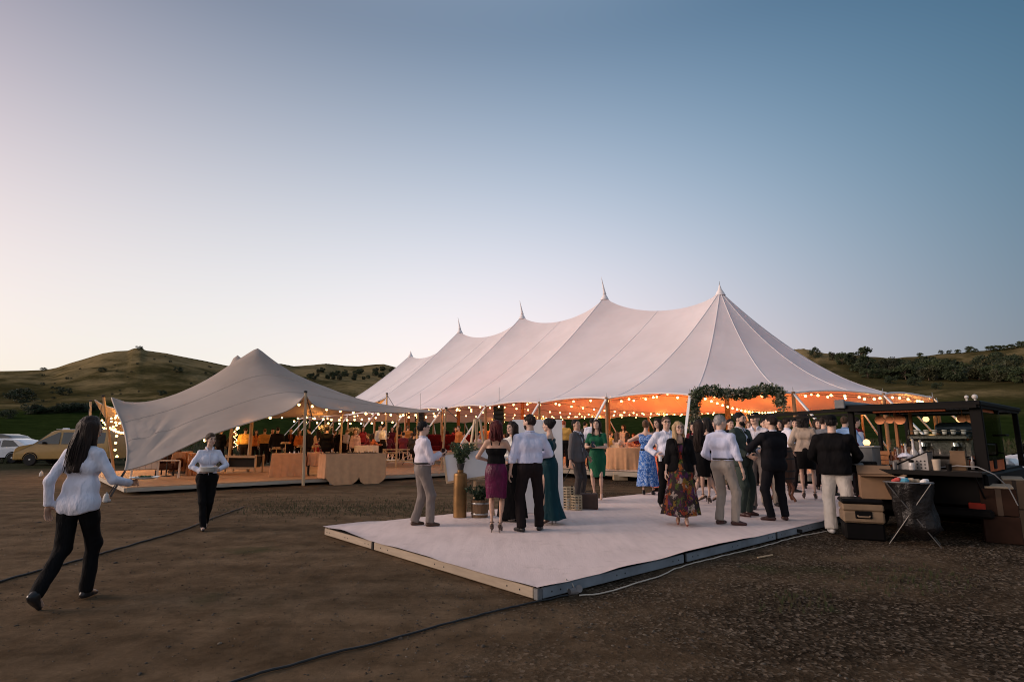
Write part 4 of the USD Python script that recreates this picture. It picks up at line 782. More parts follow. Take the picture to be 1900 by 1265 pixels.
# ------------------------------------------------------------------ everyone in the photograph
CZ = DZ + 0.007
def spot(px, feet_y, top_y, z=CZ):
    p = G(px, feet_y, z); H = float(np.clip(P(px, top_y, p[1])[2] - z, 1.5, 1.92)); return (p[0], p[1], z), H, math.atan2(p[0], p[1])
def inside(px, top_y, z, H=1.72, near=17.0, far=36.0):
    d = ray(px, top_y); k = max(d[2] / d[1], 0.004); Y = float(np.clip((z + H - EYE) / k, near, far)); q = P(px, top_y, Y); return (q[0], q[1], z), math.atan2(q[0], q[1])
def facing(az, deg): return -(az + math.radians(deg))
BLACK, DARKT, CHAR = cloth('black', (0.006, 0.0055, 0.006)), cloth('dark_trousers', (0.013, 0.0095, 0.010)), cloth('charcoal', (0.05, 0.045, 0.045))
WHITE_C, LILAC = cloth('white_cotton', (0.62, 0.62, 0.71), var=0.08), cloth('lilac_cotton', (0.58, 0.54, 0.61), var=0.06)
BLUEWHITE = cloth('pale_blue_shirt', (0.56, 0.58, 0.73), var=0.08)
TAUPE, BEIGE = cloth('taupe_wool', (0.17, 0.14, 0.125)), cloth('beige_chino', (0.30, 0.255, 0.215))
SUIT, GSUIT, NAVY = cloth('grey_suit', (0.10, 0.093, 0.095)), cloth('green_grey_suit', (0.045, 0.06, 0.052)), cloth('dark_suit', (0.011, 0.0105, 0.013))
OFFW, PEACH, ORANGE_C, YELLOW, RED_C, MAROON = cloth('off_white', (0.72, 0.70, 0.65)), cloth('peach', (0.62, 0.42, 0.31)), cloth('orange_fabric', (0.6, 0.2, 0.05)), cloth('yellow_shirt', (0.65, 0.36, 0.08)), cloth('red_skirt', (0.30, 0.02, 0.025)), cloth('maroon', (0.10, 0.012, 0.02))
BROWNJ, TEAL, GREEN, CAMEL, SKYB = cloth('brown_jacket', (0.10, 0.06, 0.035)), cloth('teal_dress', (0.008, 0.035, 0.045), rough=0.55), cloth('green_dress', (0.015, 0.095, 0.05), rough=0.6), cloth('camel_knit', (0.36, 0.28, 0.22)), cloth('sky_blue_shirt', (0.22, 0.36, 0.60))
SATIN = mat('purple_satin', (0.11, 0.005, 0.045), 0.38, color2=(0.04, 0.002, 0.018), scale=5, bump=0.04, bscale=8, stretch=(1, 1, .6), spec=0.25, sheen=0.0)
def print_mat(name, ramp, scale, dist=1.2, kind='noise'):
    n = {'tc': ('texture_coordinate', {}), 'mp': ('mapping', {'scale': (1, 1, 0.75)}), 'nz': ('noise_texture', {'scale': scale, 'detail': 3.0, 'roughness': 0.55, 'distortion': dist}), 'rp': ('rgb_ramp', {'ramp': ramp, 'interpolate': False}), 'fd': ('noise_texture', {'scale': 9.0}), 'b': ('bump', {'distance': 0.012}), 'p': ('principled_bsdf', {'roughness': 0.75, 'specular_ior_level': 0.3})}
    l = [('tc.object', 'mp.vector'), ('mp.vector', 'nz.vector'), ('rp.color', 'p.base_color'), ('tc.object', 'fd.vector'), ('fd.fac', 'b.height'), ('b.normal', 'p.normal')]
    if kind == 'flower':
        n['vo'] = ('voronoi_texture', {'scale': scale, 'randomness': 1.0}); n['bw'] = ('separate_color', {}); n['ad'] = ('vector_math', {'math_type': 'add'}); n['sc'] = ('vector_math', {'math_type': 'scale', 'scale': 0.16})
        l += [('nz.color', 'sc.vector1'), ('sc.vector', 'ad.vector1'), ('mp.vector', 'ad.vector2'), ('ad.vector', 'vo.vector'), ('vo.color', 'bw.color'), ('bw.r', 'rp.fac')]
    else: l += [('nz.fac', 'rp.fac')]
    return usdkit.material(stage, f'/World/Looks/{name}', n, l, surface='p.BSDF')
BLUEP = print_mat('blue_print', [(0, (0.015, 0.06, 0.22)), (0.42, (0.03, 0.13, 0.42)), (0.53, (0.42, 0.52, 0.68)), (0.58, (0.025, 0.11, 0.36)), (0.66, (0.35, 0.45, 0.62)), (0.70, (0.02, 0.09, 0.3))], 11, 2.2)
ORANGEP = print_mat('orange_print', [(0, (0.5, 0.06, 0.02)), (0.45, (0.62, 0.10, 0.04)), (0.55, (0.68, 0.26, 0.14)), (0.62, (0.5, 0.06, 0.02))], 14, 1.5)
FLORAL = print_mat('floral_print', [(0, (0.014, 0.008, 0.008)), (0.26, (0.05, 0.008, 0.045)), (0.36, (0.15, 0.09, 0.012)), (0.45, (0.20, 0.022, 0.008)), (0.54, (0.018, 0.010, 0.010)), (0.64, (0.045, 0.065, 0.008)), (0.72, (0.03, 0.008, 0.012)), (0.82, (0.24, 0.065, 0.012)), (0.90, (0.07, 0.012, 0.09)), (0.96, (0.28, 0.22, 0.19))], 17, 1.6, 'flower')
H_BLK, H_DBR, H_BRN, H_RED, H_BLOND, H_GREY, H_AUB = hairmat('black', (0.010, 0.008, 0.008)), hairmat('dark_brown', (0.022, 0.013, 0.010)), hairmat('brown', (0.06, 0.035, 0.02)), hairmat('dark_red', (0.075, 0.010, 0.011)), hairmat('blonde', (0.42, 0.29, 0.16)), hairmat('grey', (0.32, 0.30, 0.29)), hairmat('auburn', (0.13, 0.07, 0.04))
TROUS, SHIRT = ('trousers', DARKT), dict(sleeve=.98, hem=1.0)
HAND = {}
ang = facing
# waitress walking past on the left, seen from behind
at, H, az = spot(118, 1118, 784, 0.01)
r, HAND['waitress_a'] = person('dark haired waitress from behind in white shirt and black trousers, holding out a plate', at, ang(az, 40), 1.72, True, build=.86, lean=.0, hip=(0.0, .03, .912), feet={'R': (.06, .18, 0, 0, 0), 'L': (-.05, -.26, .06, .05, .75)}, hands={'R': (.27, .34, 1.06), 'L': (-.225, -.06, .87)}, elbows={'R': (.3, -.9, -.4), 'L': (-.15, -1, 0)}, palms={'R': ((.15, 1, .05), (-.5, .1, 1))}, curl=(.5, .35), head=(-.45, -.06), hair=('long', H_DBR),
       top=(WHITE_C, dict(hem=.84, tail=.04, g=.012, loose=.004, fold=.004)), bottom=('trousers', BLACK, dict(loose=.006, waist=.86)), shoes='boot', collar=WHITE_C, h=.0115, skin=SKIN_TAN)
at, H, az = spot(376, 981, 801, 0.01)
r, HAND['waitress_b'] = person('waitress facing the camera in white blouse, carrying a stack of plates', at, ang(az, 172), H, True, build=.88, hip=(0, 0, .915), feet={'R': (.03, .20, 0, -.1, 0), 'L': (-.05, -.14, .03, 0, .3)}, hands={'R': (.13, .24, 1.04), 'L': (-.13, .26, 1.06)}, elbows={'R': (.9, -.5, -.2), 'L': (-.9, -.5, -.2)}, curl=(.6, .6), palms={'R': ((-.7, .7, 0), (0, .4, 1)), 'L': ((.7, .7, 0), (0, .4, 1))}, head=(.35, .0), hair=('updo', H_BRN),
       top=(WHITE_C, dict(hem=1.0, neck=1.43, g=.016, loose=.006, placket=True)), bottom=('trousers', BLACK, dict(loose=.004, waist=1.06)), collar=WHITE_C, h=.012)
# group at the welcome board
at, H, az = spot(783, 975, 779)
r, HAND['glasses_man'] = person('stout man with glasses in pale shirt and grey trousers, in profile at the platform edge', at, ang(az, 75), H, build=1.22, hip=(0, -.02, .92), feet={'R': (.10, .10, 0, -.15, 0), 'L': (-.11, -.10, 0, .1, 0)}, hands={'R': (.08, .27, 1.17), 'L': (-.06, .30, 1.13)}, elbows={'R': (.6, -.7, -.6), 'L': (-.6, -.7, -.6)}, curl=(.8, .7), head=(0, .1), hair=('short', H_BLK), glasses=True,
       top=(LILAC, dict(g=.018, loose=.01, fold=.01, placket=True)), bottom=('trousers', TAUPE, dict(loose=.016, waist=1.03)), belt=True, collar=LILAC, shoe_mat=mat('brown_leather', (0.06, 0.03, 0.018), 0.4))
at, H, az = spot(920, 987, 783)
person('woman with dark red bob from behind in black strappy top and purple satin skirt', at, ang(az, 8), H, True, skin=SKIN_TAN, feet={'R': (.07, .0, 0, -.1, 0), 'L': (-.07, .03, 0, .12, 0)}, hands={'R': (.18, .26, 1.10), 'L': (-.18, .24, 1.12)}, elbows={'R': (.8, -.7, -.2), 'L': (-.8, -.7, -.2)}, hair=('bob', H_RED),
       dress=(BLACK, dict(neck=1.285, waist=1.04, straps=True, rings=[(1.05, .138, .105), (1.0, .15, .115), (.98, .152, .118)], amp=0)), bottom=('skirt', SATIN, dict(rings=[(1.035, .147, .115), (.95, .178, .145), (.86, .186, .148), (.7, .178, .135), (.5, .165, .125)], pleats=5, amp=.02)), shoes='heels')
at, H, az = spot(950, 966, 780)
person('dark haired woman in white blouse and long black skirt behind the redhead', at, ang(az, 205), H, True, hands={'R': (.12, .2, 1.1), 'L': (-.24, .05, .86)}, head=(-.4, .05), hair=('shoulder', H_DBR), top=(OFFW, dict(hem=1.0, g=.014)), bottom=('skirt', BLACK, dict(rings=[(1.05, .14, .11), (.92, .18, .15), (.5, .22, .19), (.06, .27, .23)], pleats=7, amp=.06)))
at, H, az = spot(984, 986, 767)
person('tall bearded man from behind in white shirt and dark trousers', at, ang(az, -12), H, build=1.1, feet={'L': (-.13, .02, 0, .5, 0), 'R': (.16, .10, 0, -.5, 0)}, hands={'L': (-.30, .05, .86), 'R': (.16, .25, 1.10)}, elbows={'R': (.9, -.6, -.2)}, head=(.75, .02), hair=('short', H_DBR), beard=H_DBR, top=(BLUEWHITE, dict(g=.02, loose=.01, fold=.01)), bottom=('trousers', DARKT, dict(loose=.018)), collar=BLUEWHITE)
at, H, az = spot(1021, 972, 779)
person('dark haired woman with pinned up hair in long teal dress beside the white board', at, ang(az, -72), H, True, hands={'R': (.05, .25, 1.09), 'L': (-.08, .27, 1.07)}, elbows={'R': (.7, -.7, -.3), 'L': (-.7, -.7, -.3)}, hair=('updo', H_BLK), dress=(TEAL, dict(neck=1.385, sleeve=.72, rings=[(1.06, .135, .105), (.95, .178, .145), (.8, .17, .14), (.55, .145, .13), (.3, .17, .16), (.05, .22, .24)], pleats=7, amp=.05, sway=(0, -.03))), shoes='heels')
# pair near the tent
at, H, az = spot(1073, 931, 776)
person('man in grey suit turned towards the woman in the green dress', at, ang(az, 118), H, hands={'R': (.27, -.02, .84), 'L': (-.20, .16, .92)}, head=(-.25, .25), hair=('short', H_BLK), top=(WHITE_C, dict(hem=1.0)), bottom=('trousers', CHAR, {}), jacket=(SUIT, dict(hem=.83, open=.04)), collar=WHITE_C, skin=SKIN_TAN)
at, H, az = spot(1110, 927, 780)
r, HAND['green'] = person('brown haired woman in knee length green dress looking at her phone', at, ang(az, 195), H, True, build=1.1, feet={'R': (.08, .0, 0, -.1, 0), 'L': (-.07, -.03, 0, .2, 0)}, hands={'R': (.05, .27, 1.17), 'L': (-.05, .27, 1.15)}, elbows={'R': (.9, -.5, -.6), 'L': (-.9, -.5, -.6)}, curl=(.7, .7), head=(0, .22), hair=('shoulder', H_DBR), dress=(GREEN, dict(neck=1.39, vneck=.25, sleeve=.36, rings=[(1.06, .15, .125), (.93, .20, .17), (.8, .20, .17), (.6, .178, .155), (.47, .165, .145)], pleats=6, amp=.02)), shoes='heels', shoe_mat=mat('nude_leather', (.42, .25, .17), .45))
# guests in the middle
at, H, az = spot(1203, 917, 778)
person('woman from behind with tied up light brown hair in long blue patterned dress', at, ang(az, 12), H, True, hands={'L': (-.2, .12, 1.28), 'R': (.22, .1, 1.0)}, elbows={'L': (-.9, -.3, -.3)}, hair=('updo', H_AUB), dress=(BLUEP, dict(neck=1.40, rings=[(1.06, .135, .108), (.95, .17, .14), (.6, .215, .19), (.2, .255, .235)], pleats=11, amp=.05)), bottom=('skirt', BLACK, dict(rings=[(1.055, .143, .116), (1.02, .15, .122)], pleats=2, amp=0)))
at, H, az = spot(1226, 912, 775)
person('long haired brunette in orange patterned skirt facing the woman in blue', at, ang(az, 215), H, True, hair=('verylong', H_DBR), hands={'R': (.15, .2, 1.12)}, top=(cloth('dark_taupe_top', (.05, .035, .03)), dict(hem=1.0, sleeve=.3, neck=1.42)), bottom=('skirt', ORANGEP, dict(rings=[(1.05, .14, .11), (.9, .185, .155), (.5, .215, .19), (.12, .25, .23)], pleats=9, amp=.05)))
at, H, az = spot(1243, 905, 777)
person('dark haired woman with a ponytail in dark clothes behind the man in glasses', at, ang(az, 150), 1.66, True, hair=('pony', H_BLK), top=(CHAR, dict(hem=.9)), bottom=TROUS)
at, H, az = spot(1243, 945, 768)
r, HAND['bald'] = person('balding man with dark glasses in white shirt, walking with a cup', at, ang(az, 165), H, build=1.08, feet={'R': (.08, -.30, .03, 0, .4), 'L': (-.08, .22, 0, 0, 0)}, hip=(0, 0, .90), hands={'R': (.24, .17, 1.0), 'L': (-.26, .05, .87)}, elbows={'R': (.8, -.7, -.2)}, curl=(.7, .35), hair=('short', cloth('cropped_hair', (.12, .08, .06))), glasses=True, top=(WHITE_C, dict(g=.018, loose=.01, placket=True)), bottom=('trousers', BLACK, {}), collar=WHITE_C)
at, H, az = spot(1268, 974, 785)
person('long haired blonde woman with dark glasses in black jacket and floral maxi dress', at, ang(az, 176), H, True, feet={'R': (.08, -.08, 0, -.1, 0), 'L': (-.05, .10, 0, 0, 0)}, hands={'R': (.27, .06, .83), 'L': (-.26, .0, .86)}, head=(.3, .08), hair=('verylong', H_BLOND), glasses=True, dress=(FLORAL, dict(neck=1.36, rings=[(1.06, .135, .108), (.95, .175, .145), (.75, .22, .20), (.6, .24, .225), (.3, .29, .27), (.13, .32, .29)], pleats=9, amp=.07, sway=(.03, -.05))), jacket=(BLACK, dict(hem=.86, open=.085, sleeve=.72)), shoes='heels', shoe_mat=mat('red_brown_sandal', (.25, .06, .035), .4))
at, H, az = spot(1304, 935, 775)
person('woman with very long dark hair from behind in short black dress, stepping away', at, ang(az, 20), H, True, feet={'R': (.07, .2, 0, 0, 0), 'L': (-.07, -.28, .05, 0, .6)}, hip=(0, 0, .90), hair=('verylong', H_DBR), dress=(BLACK, dict(neck=1.42, sleeve=.9, rings=[(1.06, .135, .108), (.93, .18, .15), (.7, .19, .16), (.58, .185, .155)], pleats=6, amp=.03)), shoes='heels')
at, H, az = spot(1320, 930, 777)
person('dark haired woman in profile in black dress with bare shoulders', at, ang(az, -80), H, True, feet={'R': (.07, -.12, 0, 0, 0), 'L': (-.07, .15, 0, 0, 0)}, hair=('shoulder', H_BLK), hands={'L': (-.1, .22, 1.05)}, dress=(BLACK, dict(neck=1.33, straps=True, rings=[(1.06, .13, .105), (.93, .172, .145), (.7, .17, .15), (.52, .16, .15)], pleats=6, amp=.03)), shoes='heels')
at, H, az = spot(1347, 973, 768)
person('grey haired man from behind in white shirt and light grey trousers', at, ang(az, 28), H, feet={'R': (.13, .06, 0, -1.0, 0), 'L': (-.11, .0, 0, -.15, 0)}, hands={'R': (.31, .06, .84), 'L': (-.20, .16, .98)}, head=(-.5, .02), hair=('short', H_GREY), top=(BLUEWHITE, dict(g=.018, loose=.01, fold=.009)), bottom=('trousers', BEIGE, dict(loose=.014)), belt=True, collar=BLUEWHITE, shoe_mat=mat('oxblood_leather', (.05, .018, .015), .35))
at, H, az = spot(1383, 956, 763)
person('dark haired bearded man in green grey suit turned to the right', at, ang(az, 120), H, build=1.18, hands={'R': (.18, .23, 1.0), 'L': (-.12, .26, 1.08)}, elbows={'R': (.7, -.7, -.3), 'L': (-.7, -.7, -.3)}, hair=('short', H_BLK), beard=H_BLK, top=(WHITE_C, dict(hem=1.0)), bottom=('trousers', GSUIT, {}), jacket=(GSUIT, dict(hem=.82, open=.05)), collar=WHITE_C, shoe_mat=mat('oxblood_leather', (.05, .018, .015), .35))
at, H, az = spot(1412, 945, 763)
r, HAND['cup_man'] = person('young dark haired man facing the camera in pale shirt and taupe trousers', at, ang(az, 190), H, hands={'R': (.15, .27, 1.02), 'L': (-.16, .24, 1.12)}, elbows={'R': (.8, -.7, -.3), 'L': (-.8, -.7, -.3)}, head=(-.25, .15), hair=('short', H_BLK), top=(cloth('pale_grey_shirt', (.58, .55, .60), var=.06), dict(g=.014, placket=True)), bottom=('trousers', TAUPE, {}), belt=True, collar=WHITE_C)
at, H, az = spot(1430, 938, 766)
person('dark haired man in beige trousers mostly hidden by the man in black suit', at, ang(az, 170), 1.8, hair=('short', H_BLK), top=(CHAR, dict(hem=.95)), bottom=('trousers', BEIGE, {}))
at, H, az = spot(1444, 965, 769)
r, HAND['black_suit'] = person('man in black suit from the side holding up a phone', at, ang(az, -35), H, build=1.08, feet={'R': (.14, .0, 0, -.3, 0), 'L': (-.12, .0, 0, .9, 0)}, hands={'L': (-.22, .32, 1.20), 'R': (.10, .22, .98)}, elbows={'L': (-.9, -.5, -.5)}, curl=(.5, .8), head=(.5, .1), hair=('short', H_DBR), top=(WHITE_C, dict(hem=1.0)), bottom=('trousers', NAVY, {}), jacket=(NAVY, dict(hem=.81, open=.045)), collar=WHITE_C, shoe_mat=mat('oxblood_leather', (.05, .018, .015), .35))
at, H, az = spot(1470, 912, 768)
person('man in white shirt behind the wooden barrel bar, looking right', at, ang(az, 70), H, hair=('short', H_DBR), hands={'R': (.2, .2, 1.05), 'L': (-.15, .25, 1.1)}, top=(WHITE_C, dict(g=.016)), bottom=TROUS, collar=WHITE_C)
at, H, az = spot(1502, 926, 769)
person('woman from behind with dark curly hair in camel jacket and dark skirt', at, ang(az, 5), H, True, feet={'L': (-.10, .05, 0, .2, 0), 'R': (.12, -.05, 0, -.1, 0)}, hands={'R': (.2, .2, 1.02), 'L': (-.24, .1, .98)}, hair=('curly', H_BLK), top=(CAMEL, dict(hem=.93, g=.024, loose=.012, name='jacket')), bottom=('skirt', BLACK, dict(rings=[(1.05, .14, .11), (.92, .182, .15), (.7, .18, .15), (.58, .172, .145)], pleats=5, amp=.02)), shoes='heels')
at, H, az = spot(1561, 990, 768, 0.01)
person('broad man from behind in black sweater, black cap and white trousers', at, ang(az, 5), H, build=1.22, feet={'L': (-.12, .02, 0, .35, 0), 'R': (.13, -.06, 0, -.2, 0)}, hands={'R': (.2, .30, 1.02), 'L': (-.18, .28, 1.02)}, elbows={'R': (.9, -.6, -.3), 'L': (-.9, -.6, -.3)}, hair=('short', H_BLK), cap_m=BLACK, top=(BLACK, dict(hem=.85, g=.028, loose=.012, name='sweater')), bottom=('trousers', cloth('white_denim', (.56, .52, .47)), dict(loose=.03)), shoe_mat=SNEAK)
at, H, az = spot(1580, 918, 762)
person('man in light blue shirt at the bar counter behind the man in the black sweater', at, ang(az, 25), H, build=1.05, hair=('short', H_BRN), hands={'R': (.2, .3, 1.1)}, top=(SKYB, dict(g=.018)), bottom=('trousers', NAVY, {}), collar=SKYB)
at, H, az = spot(1599, 915, 769)
person('man in dark red waistcoat with white sleeves beside the bar counter', at, ang(az, 60), H, hair=('short', H_DBR), hands={'R': (.28, .12, .95), 'L': (-.2, .25, 1.1)}, top=(WHITE_C, dict(g=.014)), jacket=(MAROON, dict(hem=.93, sleeve=0.02, open=.02)), bottom=('trousers', NAVY, {}))
at, H, az = spot(98, 862, 826, 0.01)
person('small child in white shirt and dark trousers in front of the yellow taxi', at, ang(az, 160), 1.2, h=.022, hair=('short', H_DBR), top=(WHITE_C, dict(g=.02)), bottom=('trousers', BLACK, {}), face=False)
for px, fy, ty, dg, fem, hr, tp, bt, lb in [
    (1292, 903, 783, 200, True, ('long', H_BLK), (MAROON, dict(hem=.9)), TROUS, 'woman in maroon top behind the woman with very long dark hair'),
    (1332, 905, 778, 185, False, ('short', H_DBR), (CHAR, dict(g=.02)), TROUS, 'man in charcoal shirt behind the woman with bare shoulders'),
    (1362, 908, 776, 150, False, ('short', H_BLK), (NAVY, dict(g=.024)), TROUS, 'man in dark jacket behind the grey haired man'),
    (1398, 900, 780, 190, True, ('shoulder', H_AUB), (cloth('amber_top', (.35, .16, .05)), dict(hem=.9)), TROUS, 'woman in amber top behind the man in the green grey suit'),
    (1456, 900, 776, 200, True, ('shoulder', H_DBR), (BLACK, dict(hem=.9)), TROUS, 'woman in black between the barrel bar and the man in the black suit'),
    (1485, 905, 774, 180, False, ('short', H_BLK), (BLACK, dict(g=.022)), TROUS, 'man in black behind the woman in the camel jacket'),
    (1527, 908, 776, 160, True, ('long', H_DBR), (cloth('plum_top', (.12, .03, .06)), dict(hem=.9)), TROUS, 'woman in plum top right of the woman in the camel jacket'),
    (1540, 918, 772, 30, False, ('short', H_DBR), (cloth('slate_shirt', (.12, .13, .15)), dict(g=.02)), TROUS, 'man in slate shirt partly hidden by the man in the black sweater')]:
    at, H, az = spot(px, fy, ty); person(lb, at, ang(az, dg), H, fem, hair=hr, top=tp, bottom=bt, h=.018)
# guests under the stretch tent: (pixel of the head, its top, facing, female, hair, top, bottom, label)
LO = dict(h=0.026, face=False)
for px, ty, dg, fem, hr, tp, bt, lb, kw in [
    (410, 805, 40, False, ('short', H_BLK), (BLACK, dict(hem=.8, g=.03)), TROUS, 'broad figure in black behind the waitress with the plates', dict(build=1.25)),
    (428, 799, 60, False, ('short', H_DBR), (BROWNJ, dict(hem=.82, g=.03)), TROUS, 'person in brown jacket leaning over a table under the stretch tent', dict(lean=.3)),
    (456, 792, 15, False, ('short', H_DBR), (YELLOW, dict(g=.02)), TROUS, 'broad man in yellow shirt from behind, next to the thick tent pole', dict(build=1.2)),
    (492, 794, 10, False, ('short', H_AUB), (cloth('ochre_shirt', (.5, .26, .07)), dict(g=.018)), TROUS, 'man in ochre shirt from behind, left of the dessert table', dict(build=1.1)),
    (506, 799, 170, False, ('short', H_DBR), (OFFW, dict(g=.018)), TROUS, 'guest in white shirt behind the man in ochre', {}),
    (516, 791, 8, False, ('short', H_BLK), (NAVY, dict(hem=.82, g=.026)), TROUS, 'man in dark suit from behind at the left end of the dessert table', dict(build=1.1)),
    (540, 795, 175, False, ('short', H_AUB), (cloth('rust_shirt', (.32, .09, .03)), dict(g=.018)), TROUS, 'man in dark suit over a rust shirt facing the dessert table', dict(jacket=(NAVY, dict(hem=.82, open=.1)))),
    (556, 800, 160, True, ('shoulder', H_AUB), (ORANGE_C, dict(hem=.9)), TROUS, 'woman in orange top behind the dessert table', {}),
    (575, 793, -60, False, ('short', H_DBR), (NAVY, dict(hem=.82, g=.026)), TROUS, 'man in dark jacket in profile right of the front tent pole', {}),
    (592, 796, 8, True, ('long', H_DBR), (PEACH, dict(hem=.98)), ('skirt', RED_C, dict(rings=[(1.05, .15, .12), (.9, .19, .16), (.5, .19, .16)], amp=.02)), 'woman from behind with long dark hair, peach top and red skirt', {}),
    (608, 790, 20, False, ('short', H_BLK), (BLACK, dict(hem=.8, g=.024)), TROUS, 'tall man in black right of the woman in the red skirt', {}),
    (627, 796, 40, False, ('short', H_GREY), (BLACK, dict(g=.02)), TROUS, 'grey haired man in black bending over beside the man in lilac', dict(lean=.25)),
    (638, 797, 50, False, ('short', H_AUB), (LILAC, dict(g=.022)), TROUS, 'stout man in lilac shirt bending over the table under the stretch tent', dict(build=1.25, lean=.3)),
    (660, 795, 175, True, ('shoulder', H_AUB), (cloth('dusty_pink', (.42, .28, .27)), dict(hem=.85)), TROUS, 'woman in dusty pink jacket right of the man in lilac', {}),
    (475, 806, 170, True, ('long', H_DBR), (ORANGE_C, dict(hem=.9)), TROUS, 'woman in orange behind the thick tent pole', {})]:
    at, az = inside(px, ty, SZ + .01, 1.70 if fem else 1.76, 18.5 if px < 700 else 22, 29)
    person(lb, at, ang(az, dg), 1.70 if fem else 1.76, fem, hair=hr, top=tp, bottom=bt, **{**LO, **kw})
# guests under the big tent
for px, ty, dg, fem, hr, tp, bt, lb, kw in [
    (712, 786, 60, False, ('short', H_BLK), (OFFW, dict(g=.02)), TROUS, 'man in white shirt with a shoulder strap beside the red lit tent pole', {}),
    (728, 791, 170, True, ('long', H_DBR), (MAROON, dict(hem=.9)), ('skirt', MAROON, dict(rings=[(1.05, .15, .12), (.9, .19, .16), (.3, .22, .2)])), 'woman in long maroon dress right of the man with the strap', {}),
    (742, 790, 20, True, ('verylong', H_DBR), (ORANGE_C, dict(hem=.9)), TROUS, 'long haired woman in orange top from behind near the lattice bench', {}),
    (757, 796, 15, False, ('short', H_AUB), (cloth('amber_shirt', (.55, .22, .05)), dict(g=.022)), TROUS, 'broad man in amber shirt between two tent poles', dict(build=1.2)),
    (845, 800, 170, True, ('long', H_BLK), (RED_C, dict(hem=.9)), TROUS, 'singer in red at the red lit stage', {}),
    (825, 796, 185, False, ('short', H_BLK), (BLACK, dict(g=.02)), TROUS, 'musician in black at the red lit stage', {}),
    (910, 792, 10, False, ('short', H_AUB), (cloth('tangerine_shirt', (.6, .19, .03)), dict(g=.022)), TROUS, 'man in tangerine shirt behind the welcome board', dict(build=1.15)),
    (897, 795, 0, False, ('short', H_AUB), (cloth('copper_shirt', (.45, .15, .04)), dict(g=.022)), TROUS, 'man in copper shirt behind the easel', {}),
    (1046, 779, 5, False, ('short', cloth('ginger_hair', (.3, .06, .02))), (YELLOW, dict(g=.022)), TROUS, 'man in bright yellow shirt from behind under the orange canvas', dict(build=1.15)),
    (1068, 785, 190, False, ('short', H_BLK), (NAVY, dict(hem=.82, g=.026)), TROUS, 'man in dark suit behind the man in the grey suit', {}),
    (1098, 772, 10, False, ('short', H_BLK), (WHITE_C, dict(g=.022)), TROUS, 'man in white shirt behind the woman in the green dress', dict(build=1.1)),
    (1035, 784, 20, False, ('short', H_AUB), (ORANGE_C, dict(g=.022)), TROUS, 'man in orange shirt left of the man in yellow', {}),
    (1262, 782, 180, True, ('long', H_DBR), (cloth('brown_top', (.12, .07, .05)), dict(hem=.9)), TROUS, 'long haired woman in brown top under the tent edge behind the balding man', {})]:
    at, az = inside(px, ty, ZD + .01, 1.68 if fem else 1.76, 19.5 if px > 1000 else 24.5, 31)
    person(lb, at, ang(az, dg), 1.68 if fem else 1.76, fem, hair=hr, top=tp, bottom=bt, **{**LO, **kw})
SIT = dict(hip=(0, -.05, .56), feet={'R': (.12, .38, 0, 0, 0), 'L': (-.12, .38, 0, 0, 0)}, hands={'R': (.18, .36, .80), 'L': (-.18, .36, .80)}, seated=True)
for px, py, dg, fem, hr, tp, lb in [
    (1148, 868, 35, True, ('shoulder', H_AUB), (PEACH, dict(hem=.9)), 'woman in peach seated on the folding chair at the tent edge'),
    (1168, 862, 60, True, ('long', H_DBR), (cloth('salmon', (.55, .24, .16)), dict(hem=.9)), 'woman in salmon seated behind the folding chair'),
    (1176, 852, 200, True, ('bob', H_RED), (ORANGE_C, dict(hem=.9)), 'red haired guest in orange seated at the far side of the round table'),
    (888, 862, 60, False, ('short', H_DBR), (cloth('pink_shirt', (.6, .42, .40)), dict(g=.02)), 'man in pale pink shirt seated by the easel'),
    (768, 862, 20, False, ('short', H_DBR), (CHAR, dict(g=.02)), 'man in dark shirt seated by the lattice bench'),
    (1060, 862, 120, False, ('short', H_DBR), (OFFW, dict(g=.02)), 'man in off white shirt seated behind the wicker baskets')]:
    p = G(px, py, ZD); az = math.atan2(p[0], p[1])
    person(lb, (p[0], p[1], ZD + .005), ang(az, dg), 1.7, fem, hair=hr, top=tp, bottom=TROUS, **LO, **SIT)

# the crowd at the tables further in, seated and standing
_cr = np.random.default_rng(21); _tops = [BLACK, NAVY, ORANGE_C, PEACH, BROWNJ, RED_C, MAROON, OFFW, CHAR, YELLOW, cloth('rust_dress', (.38, .10, .04)), cloth('wine_dress', (.16, .02, .03))]; _names = ['black', 'dark blue', 'orange', 'peach', 'brown', 'red', 'maroon', 'off white', 'charcoal', 'yellow', 'rust', 'wine red']
_spots = [(583, 'the flower stand'), (597, 'the flower stand'), (618, 'the table with serving boards'), (648, 'the man in lilac'), (672, 'the table under white cloth'), (682, 'the table under white cloth'), (692, 'the table under white cloth'), (704, 'the red lit tent pole'), (722, 'the red lit tent pole'), (736, 'the lattice bench'), (748, 'the lattice bench'), (764, 'the man in amber'), (775, 'the stage'), (787, 'the stage'), (852, 'the red armchairs'), (862, 'the red armchairs'), (874, 'the red armchairs'), (916, 'the hanging loudspeaker'), (934, 'the hanging loudspeaker'), (1012, 'the tall white board'), (1024, 'the tall white board'), (1052, 'the man in bright yellow'), (1084, 'the woman in green'), (1137, 'the folding chair'), (1158, 'the round table'), (1188, 'the round table'), (1276, 'the balding man'), (1395, 'the young pale shirted man')]
